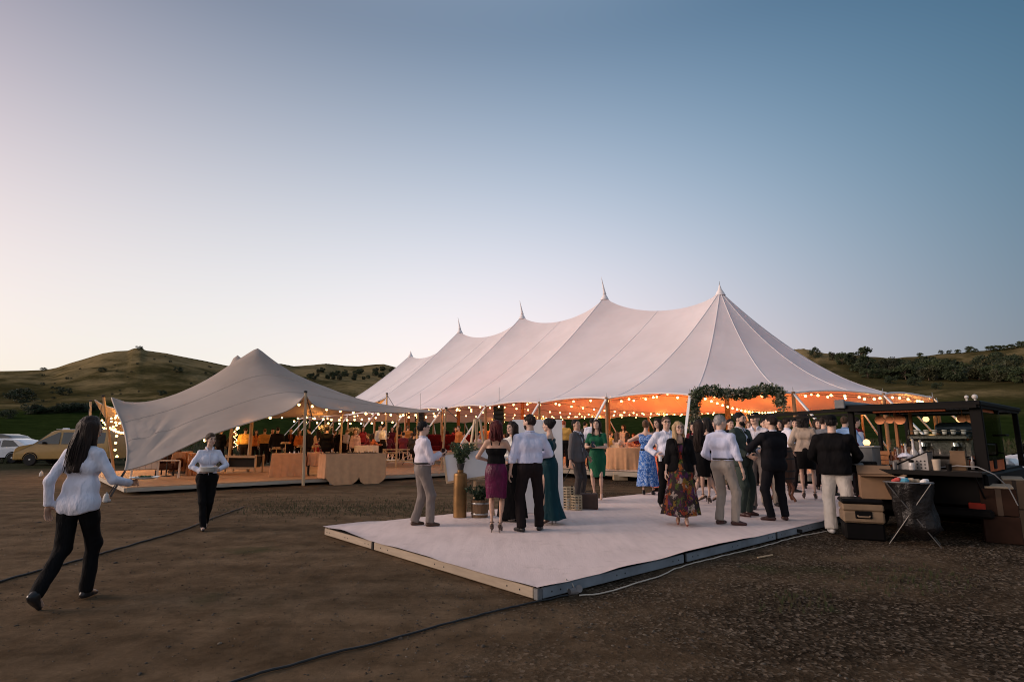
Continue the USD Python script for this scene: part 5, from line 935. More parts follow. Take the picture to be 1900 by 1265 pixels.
for n_, (px, by) in enumerate(_spots):
    sit = n_ % 5 in (0, 1, 3); k = int(_cr.integers(0, len(_tops))); fem = bool(_cr.random() < .5); Y = _cr.uniform(26.5, 31) if px < 1000 else _cr.uniform(21.5, 27); q_ = P(px + _cr.uniform(-3, 3), 800, Y); zf = ZD if px > 660 else SZ
    person(f"{('seated' if sit else 'standing')} {('woman' if fem else 'man')} in {_names[k]} behind {by}, {('first', 'second', 'third')[sum(1 for a_, b_ in _spots[:n_] if b_ == by)]} there from the left", (q_[0], q_[1], zf + .005), ang(math.atan2(q_[0], q_[1]), _cr.uniform(0, 360)), 1.68 if fem else 1.76, fem, hair=(('long', 'shoulder', 'updo')[n_ % 3] if fem else 'short', (H_DBR, H_BLK, H_AUB)[n_ % 3]), top=(_tops[k], dict(hem=.9, g=.022)), bottom=TROUS, **LO, **(SIT if sit else {}))
# ------------------------------------------------------------------ festoon lights
BULB = glow('warm_bulb', (1.0, 0.58, 0.22), 7.0)
CORD = mat('black_cord', (0.012, 0.012, 0.012), 0.6)
def strand(label, pts, step, r=0.044, drop=0.06, mat_=None, group=None):
    """a cord and its round bulbs, each bulb a part of its own"""
    pts = np.asarray(pts, float); L = np.concatenate([[0], np.cumsum(np.linalg.norm(np.diff(pts, axis=0), axis=1))]); t = thing('string_lights', label, 'string lights', group=group)
    part(t, 'cord', tube(pts, 0.009, 4), CORD)
    for d in np.arange(step * .5, L[-1], step):
        q = np.array([np.interp(d, L, pts[:, k]) for k in range(3)]) - [0, 0, drop]
        part(t, 'bulb', sphere(r, q, 1), mat_ or BULB, True)
    for d in np.arange(min(step * 2.5, L[-1] / 2), L[-1], step * 5):            # the light of five neighbouring bulbs
        q = np.array([np.interp(d, L, pts[:, k]) for k in range(3)]) - [0, 0, drop + r + 0.05]; l = UsdLux.SphereLight.Define(stage, numbered(t, 'bulb_light')); l.CreateRadiusAttr(0.03); l.CreateNormalizeAttr(False); l.CreateColorAttr(Gf.Vec3f(1.0, 0.50, 0.16)); l.CreateIntensityAttr(float(BULB_GAIN * 5 * (r / 0.03) ** 2)); l.AddTranslateOp().Set(Gf.Vec3d(*map(float, q)))
    return t
def eave(i, u=0.0, inn=0.35, dz=-0.1):
    """a point just inside the eave of the big tent, u of the way from side pole i to the next"""
    p0, p1 = rim[i % len(rim)], rim[(i + 1) % len(rim)]; a, b, z = canvas_point(p0, p1, u, np.array([1 - inn / 9])); q = w3(a, b, z)[0]; return q + [0, 0, dz]
def along_eave(i0, i1, n=4, **kw): return [eave(i, u, **kw) for i in range(i0, i1) for u in np.linspace(0, 1, n, endpoint=False)] + [eave(i1, 0, **kw)]
strand('festoon lights along the near eave of the white tent, left half', along_eave(2, 6, 5), 0.95)
strand('festoon lights along the near eave of the white tent, right half', along_eave(6, 9, 5), 0.95)
strand('festoon lights along the rounded right end of the white tent', along_eave(9, 15, 5), 0.52)
strand('festoon lights along the far eave of the white tent', along_eave(16, 24, 5), 1.25)
for i, j, lb in ((4, 20, 'fourth'), (5, 19, 'third'), (6, 18, 'second'), (7, 17, 'first'), (9, 16, 'rightmost')):
    a, b = eave(i, 0.1, 0.4), eave(j, 0.3, 1.2, -0.3); q = catenary(a, b, 0.25, 22)
    strand(f'festoon lights crossing under the white canvas, {lb} crossing from the right end', q, 0.85)
for i, k, lb in ((5, 1, 'second peak'), (8, 0, 'rightmost peak'), (11, 0, 'rightmost peak, on its right side')):
    strand(f'festoon lights rising from the near eave towards the {lb}', catenary(eave(i, .02, .4), TF(k * S, 0, 5.2), 0.5, 18), 0.8)
def nv(u, v, dz=-0.12):
    i, j = uv(u, v); return net[i, j] + [0, 0, dz]
strand('festoon lights along the front hem of the stretch tent, left of its front pole', [nv(u, .03) for u in np.linspace(.16, .5, 14)], 0.98)
strand('festoon lights along the front hem of the stretch tent, right of its front pole', [nv(u, .04) for u in np.linspace(.52, 1, 16)], 0.55)
strand('festoon lights along the back hem of the stretch tent', [nv(u, .96, -.25) for u in np.linspace(.02, .98, 20)], 0.8)
strand('festoon lights along the left opening of the stretch tent', [nv(.04, v, -.15) for v in np.linspace(.42, 1, 12)], 0.38)
strand('festoon lights between the two tents, upper run', catenary(P(560, 770, 22), P(700, 772, 25.5), 0.12, 14), 0.42)
strand('festoon lights between the two tents, lower run', catenary(P(535, 778, 25), P(740, 780, 27), 0.1, 16), 0.48)
strand('festoon lights under the right corner of the stretch tent', catenary(P(735, 768, 23.5), P(822, 766, 23.3), 0.1, 12), 0.36)
strand('festoon lights wound down a tent pole at the left opening', [P(215 + 2.5 * math.sin(k * 1.7), 765 + 10 * k, 21.5) for k in range(10)], 0.26, r=0.045, drop=0)
strand('fairy lights hanging in a narrow column behind the waitress with plates', [P(437 + 4 * math.sin(k * 2.1), 794 + 3.2 * k, 25) for k in range(12)], 0.09, r=0.022, drop=0)
# stage and ceiling lamps that wash the canvas orange and red
def uplight(label, at, col, power, r=0.09, tilt=(0, 0, 1)):
    t = thing('uplight', label, 'lamp', at); part(t, 'housing', lathe([(0.07, 0.02), (0.1, 0.05), (0.105, 0.24), (0.095, 0.25), (0.09, 0.24)], 14), mat('lamp_housing', (0.015, 0.015, 0.016), 0.4))
    part(t, 'bracket', cat(bar((-.13, 0, .01), (.13, 0, .01), .05, .02), bar((-.12, 0, .0), (-.12, 0, .16), .02, .03), bar((.12, 0, .0), (.12, 0, .16), .02, .03)), mat('lamp_housing', (0, 0, 0)))
    part(t, 'lens', mv(lathe([(0.085, 0), (0.05, .012), (0.01, .016)], 14), 0, 0, .243), glow('lens_' + ('red' if col[1] < .1 else 'amber'), col, 6))
    l = UsdLux.DiskLight.Define(stage, f'{t}/lamp'); l.CreateRadiusAttr(0.085); l.CreateIntensityAttr(float(power)); l.CreateColorAttr(Gf.Vec3f(*col)); l.CreateNormalizeAttr(True)
    l.AddTransformOp().Set(Gf.Matrix4d().SetRotate(Gf.Rotation(Gf.Vec3d(0, 0, -1), Gf.Vec3d(*tilt))) * Gf.Matrix4d().SetTranslate(Gf.Vec3d(0, 0, .30)))
AMBER, REDL = (1.0, 0.20, 0.022), (1.0, 0.03, 0.015)
for a, b, col, pw, lb in ((0.3, 4.5, AMBER, .8, 'amber uplight on the floor under the rightmost peak'), (S * .75, 5.6, AMBER, 1.35, 'amber uplight on the floor between the first and second peaks'), (S * 1.25, 5.0, AMBER, 1.0, 'amber uplight on the floor right of the stage'), (-3.5, 3.0, AMBER, .22, 'amber uplight at the rounded right end of the floor'), (S * 2.2, 5.5, AMBER, .5, 'amber uplight on the floor left of the stage'), (S * 3.2, 4.5, AMBER, .3, 'amber uplight at the far left of the floor'),
                         (S * 1.75, -4.2, REDL, 1.6, 'red stage light at the near side of the stage'), (S * 1.55, 2.5, REDL, 1.2, 'red stage light at the far side of the stage')):
    uplight(lb, TF(a, b, ZD + .004), col, pw * UP_GAIN)

# ------------------------------------------------------------------ things the guests hold
CHINA, GLASSM = mat('white_china', (0.72, 0.71, 0.68), 0.25, var=0.03), pane('clear_glass', (0.86, 0.87, 0.86), 0.03)
def plate(label, at, n=1, food=False, r=0.135):
    t = thing('plate', label, 'plate' if n == 1 else 'plates', at)
    for k in range(n):
        part(t, 'plate_dish' if n == 1 else 'dish', mv(lathe([(0.0, .0), (.07, .0), (.09, .004), (r, .018), (r, .022), (.09, .01), (.065, .006), (0, .006)], 26, False), 0, 0, k * .017), CHINA, 40)
    if food:
        q = np.random.default_rng(5); part(t, 'salad', cat(*[rotz(rotx((np.array([[-.03, 0, 0], [0, -.014, .006], [.035, 0, 0], [0, .014, .004]]), np.array([[0, 1, 2], [0, 2, 3]])), q.uniform(-.5, .5)), q.uniform(0, 6)) for _ in range(1)], *[mv(rotz(rotx((np.array([[-.03, 0, 0], [0, -.014, .006], [.035, 0, 0], [0, .014, .004]]), np.array([[0, 1, 2], [0, 2, 3]])), q.uniform(-.5, .5)), q.uniform(0, 6)), q.normal(0, .03), q.normal(0, .03), .012 + q.uniform(0, .015)) for _ in range(40)]), mat('salad_green', (.05, .10, .02), .6), False)
w = HAND['waitress_a']['R']; plate('white plate with green salad on the hand of the waitress seen from behind', (w[0] + .05, w[1] + .02, w[2] + .03), food=True)
w = (HAND['waitress_b']['R'] + HAND['waitress_b']['L']) / 2; plate('stack of white plates carried by the waitress facing the camera', (w[0], w[1] - .07, w[2] - .02), 5)
def phone(label, at, yaw, tilt):
    t = thing('mobile_phone', label, 'phone', at, yaw); part(t, 'case', rotx(box(.072, .011, .15, bev=.005), tilt), mat('phone_black', (0.01, 0.01, 0.012), 0.25)); part(t, 'screen', rotx(box(.064, .002, .138, (0, -.0068, 0)), tilt), mat('phone_screen', (0.015, 0.017, 0.022), 0.06, spec=.6))
w = (HAND['green']['R'] + HAND['green']['L']) / 2; phone('black mobile phone in the hands of the woman in the green dress', w + [0, -.02, .06], 0, -.4)
w = HAND['black_suit']['L']; phone('black mobile phone held up by the man in the black suit', w + [-.02, 0, .07], .3, .1)
def tumbler(label, at, h=.1, r=.036, m=None):
    t = thing('drinking_cup', label, 'cup', at); part(t, 'cup', lathe([(r * .8, 0), (r, h), (r - .004, h), (r * .76, .006)], 16), m or CHINA)
    return t
w = HAND['glasses_man']['R']; tumbler('small dark drink glass in the hand of the stout man with glasses', w - [0, 0, .04], .11, .034, mat('dark_drink', (.03, .012, .008), .15))
w = HAND['bald']['R']; tumbler('white cup in the hand of the balding man', w - [0, 0, .08])
w = HAND['cup_man']['L']; tumbler('white paper cup in the hand of the young man in pale shirt', w - [0, 0, .03])

# ------------------------------------------------------------------ welcome corner on the platform
EASEL = wood('easel_pine', (0.58, 0.42, 0.26), (0.46, 0.32, 0.19), along=(8, 8, 1)); BOARDW = mat('sign_white', (0.70, 0.69, 0.69), 0.6, var=0.03)
e0 = G(884, 956, CZ); t = thing('easel', 'pine easel holding the tilted white sign on the platform', 'easel', (e0[0], e0[1] + .1, CZ), -math.atan2(e0[0], e0[1]) + .1)
for x0, x1, y0, y1, zt_ in ((-.30, -.05, -.12, .09, 1.72), (.30, .05, -.12, .09, 1.72), (.0, .0, .5, .12, 1.74)): part(t, 'leg', bar((x0, y0, 0), (x1, y1, zt_), .045, .03), EASEL)
part(t, 'crossbar', bar((-.24, -.1, .62), (.24, -.1, .62), .05, .04), EASEL); part(t, 'crossbar', bar((-.14, .02, 1.28), (.14, .02, 1.28), .04, .03), EASEL)
t = thing('welcome_sign', 'white sign in a pale wooden frame, tilted on the easel', 'sign', (e0[0] + .04, e0[1] + .02, CZ + .64), -math.atan2(e0[0], e0[1]) + .1)
sg = lambda m: roty(rotx(mv(m, 0, -.06, .0), -.16), -.14)
part(t, 'panel', sg(box(1.14, .02, .50, (0, 0, .27))), BOARDW)
for m in (box(1.2, .04, .035, (0, 0, .0175)), box(1.2, .04, .035, (0, 0, .5225)), box(.035, .04, .47, (-.5825, 0, .27)), box(.035, .04, .47, (.5825, 0, .27))): part(t, 'frame', sg(m), EASEL)
b0 = G(1000, 958, CZ); t = thing('tall_white_board', 'tall plain white board standing behind the tall man and the woman in teal', 'board', (b0[0], b0[1] + .45, CZ), -math.atan2(b0[0], b0[1]))
part(t, 'panel', rotx(box(.95, .025, 1.72, (0, 0, .86), .004), -.05), BOARDW); part(t, 'foot', box(.08, .5, .04, (-.32, .12, .02)), EASEL); part(t, 'foot', box(.08, .5, .04, (.32, .12, .02)), EASEL)
INK = mat('grey_ink', (0.36, 0.35, 0.36), 0.7)
q = np.linspace(0, 1, 40); part(t, 'drawing', rotx(tube(np.stack([.1 + .2 * q, -.0145 + 0 * q, 1.42 + .05 * np.sin(q * 11) * (1 - q)], 1), .004, 4), -.05), INK); part(t, 'drawing', rotx(tube(np.stack([.12 + .16 * q, -.0145 + 0 * q, 1.3 + .02 * np.sin(q * 30)], 1), .003, 4), -.05), INK)
c0 = G(852, 961, CZ); t = thing('brass_column', 'tall brass cylinder used as a plant stand on the platform', 'plant stand', (c0[0], c0[1] + .12, CZ))
part(t, 'cylinder', lathe([(.11, 0), (.118, .01), (.118, .72), (.112, .745), (.07, .765), (.045, .77)], 28), mat('brass', (0.24, 0.135, 0.055), 0.45, 0.8, var=0.3, scale=3)); part(t, 'collar', lathe([(.05, .77), (.055, .775), (.055, .81), (.045, .815)], 18), mat('brass', (0, 0, 0)))
LEAF = [mat('leaf_dark', (0.022, 0.042, 0.018), 0.55, translucent=.15), mat('leaf_mid', (0.045, 0.075, 0.03), 0.55, translucent=.15), mat('leaf_pale', (0.16, 0.18, 0.12), 0.6, translucent=.15), mat('blossom_cream', (0.5, 0.45, 0.36), 0.7, translucent=.15)]
def leaves(n, spread, seed, size=.045, up=.3, shape=1.0):
    """leaf-shaped folded faces about (0,0,0), one mesh"""
    r = np.random.default_rng(seed); c = r.normal(0, 1, (n, 3)); c /= np.maximum(np.linalg.norm(c, axis=1, keepdims=True), .3); c *= (r.random((n, 1)) ** .5) * np.asarray(spread)
    d = c / np.maximum(np.linalg.norm(c, axis=1, keepdims=True), 1e-6) + r.normal(0, .5, (n, 3)) + [0, 0, up]; d /= np.linalg.norm(d, axis=1, keepdims=True); s_ = np.cross(d, r.normal(0, 1, (n, 3))); s_ /= np.linalg.norm(s_, axis=1, keepdims=True); u_ = np.cross(s_, d); L = size * r.uniform(.6, 1.3, (n, 1)); w_ = L * .32 * shape
    v = np.stack([c - d * L * .5, c + s_ * w_ + u_ * w_ * .3, c + d * L * .6, c - s_ * w_ + u_ * w_ * .3], 1).reshape(-1, 3); k = np.arange(n)[:, None] * 4; return v, np.vstack([k + [0, 1, 2], k + [0, 2, 3]])
def sprigs(n, h, spread, seed):
    r = np.random.default_rng(seed); st_, lf = [], []
    for _ in range(n):
        a = r.uniform(0, 2 * PI); R_ = spread * r.uniform(.3, 1); p = [np.array([0, 0, 0]) + np.array([math.cos(a), math.sin(a), 0]) * R_ * x ** 1.3 + np.array([0, 0, h * r.uniform(.8, 1.05) * x]) for x in np.linspace(0, 1, 5)]; st_.append(tube(p, .003, 4)); 
        for q_ in p[1:]: lf.append(mv(leaves(9, .045, int(r.integers(1e6)), .05), *q_))
    return cat(*st_), cat(*lf)
t = thing('potted_plant', 'leafy green plant in a small dark pot on top of the brass cylinder', 'plant', (c0[0], c0[1] + .12, CZ + .815)); part(t, 'pot', lathe([(.05, 0), (.075, .11), (.065, .11)], 16), mat('dark_pot', (.03, .028, .025), .6)); a_, b_ = sprigs(26, .36, .3, 11); part(t, 'stem', mv(a_, 0, 0, .08), LEAF[0]); part(t, 'leaf', mv(b_, 0, 0, .08), LEAF[1], False, kind='stuff')
p0 = G(889, 961, CZ); t = thing('barrel_planter', 'wooden half barrel planter with trailing leaves at the foot of the easel', 'planter', (p0[0], p0[1] + .15, CZ))
for k in range(16):
    a = k / 16 * 2 * PI; part(t, 'stave', rotz(mv(roty(box(.012, .058, .3, (0, 0, .15), .003), .06), .135, 0, 0), a), wood('barrel_stave', (0.20, 0.115, 0.06), (0.11, 0.06, 0.03), along=(8, 8, 1)), False)
for z in (.06, .24): part(t, 'hoop', mv(lathe([(.148 + z * .06, -.014), (.151 + z * .06, 0), (.148 + z * .06, .014)], 24, False), 0, 0, z), STEEL)
part(t, 'soil', mv(lathe([(.0, .0), (.13, 0), (.13, .02), (0, .03)], 16, False), 0, 0, .26), DARK); a_, b_ = sprigs(24, .22, .34, 23); part(t, 'stem', mv(a_, 0, 0, .27), LEAF[0]); part(t, 'leaf', mv(b_, 0, 0, .27), LEAF[0], False, kind='stuff')
WICK = wood('wicker', (0.5, 0.40, 0.27), (0.34, 0.26, 0.16), along=(4, 4, 4), scale=8)
def lantern(label, px, py, h, r):
    p = G(px, py, CZ); t = thing('wicker_lantern', label, 'lantern', (p[0], p[1] + r, CZ))
    for k, z in enumerate(np.linspace(.02, h, int(h / .045))): part(t, 'band', mv(lathe([(r - .006, -.011), (r, 0), (r - .006, .011)], 22, False), 0, 0, z), WICK)
    for k in range(10): part(t, 'upright', rod((r * .96 * math.cos(k * .628), r * .96 * math.sin(k * .628), 0), (r * .96 * math.cos(k * .628), r * .96 * math.sin(k * .628), h), .008, 5), WICK)
    part(t, 'candle', lathe([(.04, 0), (.04, h * .45), (.01, h * .46)], 14), CHINA); part(t, 'glass', lathe([(r * .75, .01), (r * .75, h * 1.04)], 20, False), GLASSM)
lantern('taller wicker lantern beside the white board', 1056, 946, .42, .13); lantern('shorter wicker lantern in front of the dark suitcase', 1071, 947, .27, .11)
p = G(1094, 945, CZ); t = thing('dark_suitcase', 'old dark brown suitcase standing beside the wicker lanterns', 'suitcase', (p[0], p[1] + .12, CZ), -.2); part(t, 'shell', box(.36, .2, .30, (0, 0, .15), .02), mat('suitcase_leather', (0.05, 0.025, 0.018), .5, bump=.003)); part(t, 'lid_seam', box(.364, .012, .304, (0, -.02, .15), .002), ROPE); part(t, 'handle', tube([(-.06, 0, .3), (-.05, 0, .335), (.05, 0, .335), (.06, 0, .3)], .01, 6), ROPE)

# ------------------------------------------------------------------ barrel bar on legs
p = G(1466, 932, CZ); t = thing('barrel_bar', 'dark wooden barrel on curved legs used as a small bar', 'barrel', (p[0], p[1] + .3, CZ))
for k in range(20):
    a = k / 20 * 2 * PI; zz_ = np.linspace(.42, 1.16, 7); pr = [.24 + .05 * math.sin(PI * (z - .42) / .74) for z in zz_]; w_ = [.158 * q_ for q_ in pr]
    v = np.array([[q_, s_ * w2, z] for z, q_, w2 in zip(zz_, pr, w_) for s_ in (-1, 1)]); v2 = v - [.02, 0, 0]; n_ = len(v); f = [[2 * i, 2 * i + 1, 2 * i + 3] for i in range(6)] + [[2 * i, 2 * i + 3, 2 * i + 2] for i in range(6)]
    part(t, 'stave', rotz(cat((v, np.array(f)), (v2, np.array(f)[:, ::-1])), a), wood('barrel_dark', (0.10, 0.045, 0.025), (0.05, 0.022, 0.013), along=(8, 8, 1)), False)
for z, q_ in ((.5, .262), (.66, .287), (.92, .287), (1.08, .262)): part(t, 'hoop', mv(lathe([(q_, -.018), (q_ + .004, 0), (q_, .018)], 26, False), 0, 0, z), ROPE)
part(t, 'lid', mv(lathe([(0, 0), (.245, 0), (.245, .02), (0, .02)], 24, False), 0, 0, 1.15), wood('barrel_dark', (0, 0, 0), (0, 0, 0)))
for k in range(4):
    a = k * PI / 2 + .5; part(t, 'leg', rotz(tube([(.2, 0, .44), (.27, 0, .3), (.22, 0, .14), (.3, 0, .02)], [.03, .032, .026, .03], 8), a), wood('leg_red_wood', (0.22, 0.085, 0.045), (0.12, 0.045, 0.025), along=(8, 8, 1)))

# ------------------------------------------------------------------ flower garland over the tent entrance
g0, g1 = eave(9, .03, .0, .0), eave(9, .88, .0, .0)
t = thing('flower_garland', 'garland of leaves and cream blossoms arching over the tent entrance', 'garland')
path = [np.array([*(g0 + (g1 - g0) * 0.0)[:2], 1.35])] + [g0 * [1, 1, 0] + [0, 0, z] for z in (1.8, 2.3, 2.75)] + [g0 + (g1 - g0) * u + [0, 0, .02 + .06 * math.sin(u * 9)] for u in np.linspace(0.06, .96, 12)] + [g1 * [1, 1, 0] + [0, 0, z] for z in (2.75, 2.6)]
part(t, 'wire', tube(path, .03, 6), LEAF[0]); pp = np.asarray(path); Lg = np.concatenate([[0], np.cumsum(np.linalg.norm(np.diff(pp, axis=0), axis=1))]); bl = [[], [], [], []]
for k, d in enumerate(np.linspace(0, Lg[-1], 64)):
    q_ = np.array([np.interp(d, Lg, pp[:, i]) for i in range(3)]) + [0, -.06, 0]
    for i, n_ in ((0, 14), (1, 22), (2, 26), (3, 15)): bl[i].append(mv(leaves(int(n_ * 1.7), (.20, .18, .17), 100 + 5 * k + i, .085 if i < 3 else .06, .1, 1.2), *(q_ + np.random.default_rng(k * 4 + i).normal(0, .05, 3))))
for i, nm in enumerate(('dark_foliage', 'foliage', 'pale_foliage', 'blossom')): part(t, nm, cat(*bl[i]), LEAF[i], False, kind='stuff')

# ------------------------------------------------------------------ tables, benches and chairs
LINEN = mat('tan_linen', (0.58, 0.30, 0.15), 0.85, var=0.08, bump=0.004, bscale=60, sheen=.15)
def draped(label, corners, z0, zt_, folds=.03, name='draped_table', hem=None, material=None, seed=1, catg='table'):
    """table under a cloth that hangs in folds to the floor"""
    c = np.asarray(corners, float)[:, :2]; poly = shapely.Polygon(c); poly = poly if poly.exterior.is_ccw else shapely.Polygon(c[::-1]); n = 120; L = poly.exterior.length; pts = np.array([poly.exterior.interpolate(L * k / n).coords[0] for k in range(n)]); cen = pts.mean(0); out = pts - cen; out /= np.linalg.norm(out, axis=1, keepdims=True)
    r = meshkit.noise(np.stack([np.arange(n) * .35, np.zeros(n) + seed, np.zeros(n)], -1), seed); wv = np.sin(np.arange(n) * 2 * PI * 17 / n + 4 * r); rings = []
    for tq in np.linspace(0, 1, 9):
        zz_ = zt_ - (zt_ - (z0 if hem is None else hem)) * tq; rings.append(np.column_stack([pts + out * (folds * (.25 + wv) * tq + .02 * tq + .004)[:, None], np.full(n, zz_) + .02 * tq * (r - .5)]))
    top = [np.column_stack([cen + (pts - cen) * q_, np.full(n, zt_ + .002)]) for q_ in (.05, .6, 1.0)]
    t = thing(name, label, catg); part(t, 'tablecloth', loft(top + rings, cap=(True, False)), material or LINEN, 50)
    for q_ in pts[:: n // 4]: part(t, 'leg', rod((*(cen + (q_ - cen) * .85), z0), (*(cen + (q_ - cen) * .85), zt_), .025, 6), ROPE)
    return t
def quad(px0, px1, Y0, Y1, depth, zt_):
    """table corners from the pixels of its near top edge"""
    a, b = P(px0, 835, Y0)[:2], P(px1, 835, Y1)[:2]; d = b - a; n_ = np.array([-d[1], d[0]]); n_ /= np.linalg.norm(n_); n_ = n_ if n_[1] > 0 else -n_; return [a, b, b + n_ * depth, a + n_ * depth]
T1 = quad(505, 568, 19.6, 20.0, .8, 1.0); draped('dessert table under tan cloth, left of the front tent pole', T1, SZ + .005, .96, seed=2)
T2 = quad(573, 602, 20.3, 20.5, .8, 1.0); draped('small table half covered in tan cloth, right of the front tent pole', T2, SZ + .005, .98, hem=.55, seed=3)
T3 = quad(606, 716, 18.7, 19.9, .75, 1.0); draped('long table with a tan cloth spilling over the floor edge', T3, SZ + .005, .97, seed=4, folds=.015)
a, b = np.array([*T3[0], .97]), np.array([*T3[1], .97]); n_ = np.array([T3[0][0] - T3[3][0], T3[0][1] - T3[3][1], 0]); n_ /= np.linalg.norm(n_); rows = []
us = np.linspace(-.01, 1.0, 60)
for tq in np.linspace(0, 1, 14):
    row = []
    for u in us:
        lob = math.sqrt(max(0, 1 - ((u - .27) / .29) ** 2)) if u < .55 else math.sqrt(max(0, 1 - ((u - .75) / .27) ** 2)); low = .42 - .46 * lob - .02; zq = .985 + (low - .985) * tq
        row.append(a + (b - a) * u + n_ * (.035 + .10 * tq * lob + .02 * math.sin(u * 40) * tq) + [0, 0, zq - .97])
    rows.append(row)
tc = thing('spilling_tablecloth', 'tan tablecloth with two rounded ends hanging over the edge of the low floor', 'tablecloth'); part(tc, 'cloth', (np.array(rows).reshape(-1, 3), grid_faces(14, 60)), LINEN, True)
T4 = quad(321, 346, 20.6, 20.7, .8, 1.0); draped('narrow table with a tan cloth hanging in points at the left of the stretch tent', T4, SZ + .005, 1.0, folds=.05, seed=6, hem=.34)
T5 = quad(352, 364, 20.3, 20.4, .6, 1.0); draped('small cloth covered table hidden behind the waitress', T5, SZ + .005, .95, folds=.05, seed=7)
WHITEL = mat('white_linen', (0.66, 0.58, 0.50), 0.85, var=0.05)
T6 = quad(660, 702, 25.8, 26.2, 1.0, 1.0); draped('table under white cloth in front of the red lit pole', T6, ZD + .005, 1.15, material=WHITEL, seed=8)
p = G(1178, 872, ZD); T7 = [(p[0] + .8 * math.cos(a_), p[1] + 1.0 + .8 * math.sin(a_)) for a_ in np.linspace(0, 2 * PI, 24, endpoint=False)]; draped('round table under tan cloth at the near edge of the white tent', T7, ZD + .005, ZD + .76, seed=9, folds=.04)
for px, py, lb in ((1148, 868, 'the woman in peach'), (888, 862, 'the man in pale pink')):
    p = G(px, py, ZD); az = math.atan2(p[0], p[1]); t = thing('folding_chair', f'pale wooden folding chair under {lb}', 'chair', (p[0], p[1], ZD + .004), -az - math.radians(35 if px > 1000 else 60))
    for s_ in (-.2, .2): part(t, 'leg', bar((s_, .22, 0), (s_, -.24, .86), .03, .022), EASEL); part(t, 'leg', bar((s_ * .9, -.26, 0), (s_ * .9, .2, .46), .03, .022), EASEL)
    part(t, 'seat', box(.4, .4, .03, (0, -.02, .45), .006), EASEL); part(t, 'backrest', box(.4, .02, .12, (0, -.22, .78), .005), EASEL); part(t, 'stretcher', bar((-.19, -.17, .18), (.19, -.17, .18), .025, .02), EASEL)
p = G(742, 858, ZD); t = thing('lattice_bench', 'pale wooden bench with a diamond lattice back at the floor edge', 'bench', (p[0], p[1], ZD + .004), -math.atan2(p[0], p[1]) + .05)
for x in (-.75, .75): part(t, 'leg', bar((x, 0, 0), (x, 0, .62), .06, .06), PALE); part(t, 'leg', bar((x, .5, 0), (x, .5, .42), .06, .06), PALE)
for z in (.06, .58): part(t, 'rail', bar((-.75, 0, z), (.75, 0, z), .04, .06), PALE)
for x0 in (-.72, 0.0): part(t, 'lattice', bar((x0, 0, .09), (x0 + .72, 0, .55), .03, .04), PALE); part(t, 'lattice', bar((x0, .001, .55), (x0 + .72, .001, .09), .026, .04), PALE)
for k in range(4): part(t, 'seat_slat', box(1.56, .12, .03, (0, .1 + .13 * k, .44), .005), PALE)
p = G(440, 877, SZ); t = thing('low_rack', 'low dark wooden rack with two rails behind the waitress with plates', 'rack', (p[0], p[1] + .2, SZ + .004), -.15)
for x in (-.62, .62):
    for y in (0, .5): part(t, 'post', bar((x, y, 0), (x, y, .66), .06, .06), PALE)
for z in (.16, .58): part(t, 'rail', bar((-.62, -.035, z), (.62, -.035, z), .03, .07), PALE)
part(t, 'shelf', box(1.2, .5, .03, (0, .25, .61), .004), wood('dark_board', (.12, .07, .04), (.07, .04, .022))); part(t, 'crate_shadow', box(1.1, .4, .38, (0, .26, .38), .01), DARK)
p = G(240, 892, SZ); t = thing('panelled_stand', 'white panelled stand behind the low corner of the stretch tent', 'stand', (p[0], p[1] + .7, SZ + .004), -math.atan2(p[0], p[1]))
for x in (-.35, .35, .95): part(t, 'leg', box(.06, .06, .95 if x < .5 else .55, (x, 0, .475 if x < .5 else .275), .005), WHITEL)
for k in range(4): part(t, 'panel_board', box(.155, .025, .62, (-.24 + .16 * k, 0, .62), .006), WHITEL)
part(t, 'rail', box(.74, .05, .07, (0, -.0, .965), .005), WHITEL); part(t, 'shelf', box(.7, .4, .03, (.6, .15, .56), .004), WHITEL)
p = G(285, 880, SZ); t = thing('dark_crate', 'dark wooden crate on the low floor beside the white stand', 'crate', (p[0] + .5, p[1] + .8, SZ + .004), .1)
for k in range(4): part(t, 'slat', box(.7, .5, .1, (0, 0, .06 + .115 * k), .006), wood('dark_board', (0, 0, 0), (0, 0, 0)))
t = thing('dark_armchair', 'dark brown upholstered armchair left of the cloth covered tables', 'armchair', (*P(312, 860, 20.4)[:2], SZ + .004), .2)
UPH = cloth('brown_upholstery', (.07, .03, .018)); part(t, 'seat', box(.6, .6, .22, (0, 0, .3), .06), UPH); part(t, 'backrest', box(.62, .16, .6, (0, .3, .55), .06), UPH)
for x in (-.35, .35): part(t, 'armrest', box(.13, .62, .34, (x, 0, .42), .05), UPH)
for x in (-.28, .28):
    for y in (-.25, .25): part(t, 'leg', rod((x, y, 0), (x, y, .2), .025, 6), ROPE)
t = thing('green_vase', 'bright green glass vase on the dark armchair side', 'vase', (*P(311, 850, 19.9)[:2], .98 - .02)); part(t, 'body', lathe([(.03, 0), (.035, .02), (.015, .06), (.05, .16), (.06, .2), (.055, .2)], 16), mat('green_glass', (.16, .42, .03), .2))
t = thing('vase_stand', 'thin dark stand under the green vase', 'stand', (*P(311, 850, 19.9)[:2], SZ + .004)); part(t, 'column', rod((0, 0, 0), (0, 0, .745), .02, 8), ROPE); part(t, 'foot', lathe([(.14, 0), (.14, .015), (.02, .03)], 16), ROPE); part(t, 'top', mv(lathe([(.1, 0), (.1, .012)], 16), 0, 0, .74), ROPE)
def on_table(T, u, v, z): T = np.asarray(T, float); q_ = T[0] + (T[1] - T[0]) * u + (T[3] - T[0]) * v; return (q_[0], q_[1], z)
GOLD, CAKE = mat('gold_plate', (.55, .33, .12), .35, .8), mat('sponge_cake', (.45, .26, .12), .8, bump=.006)
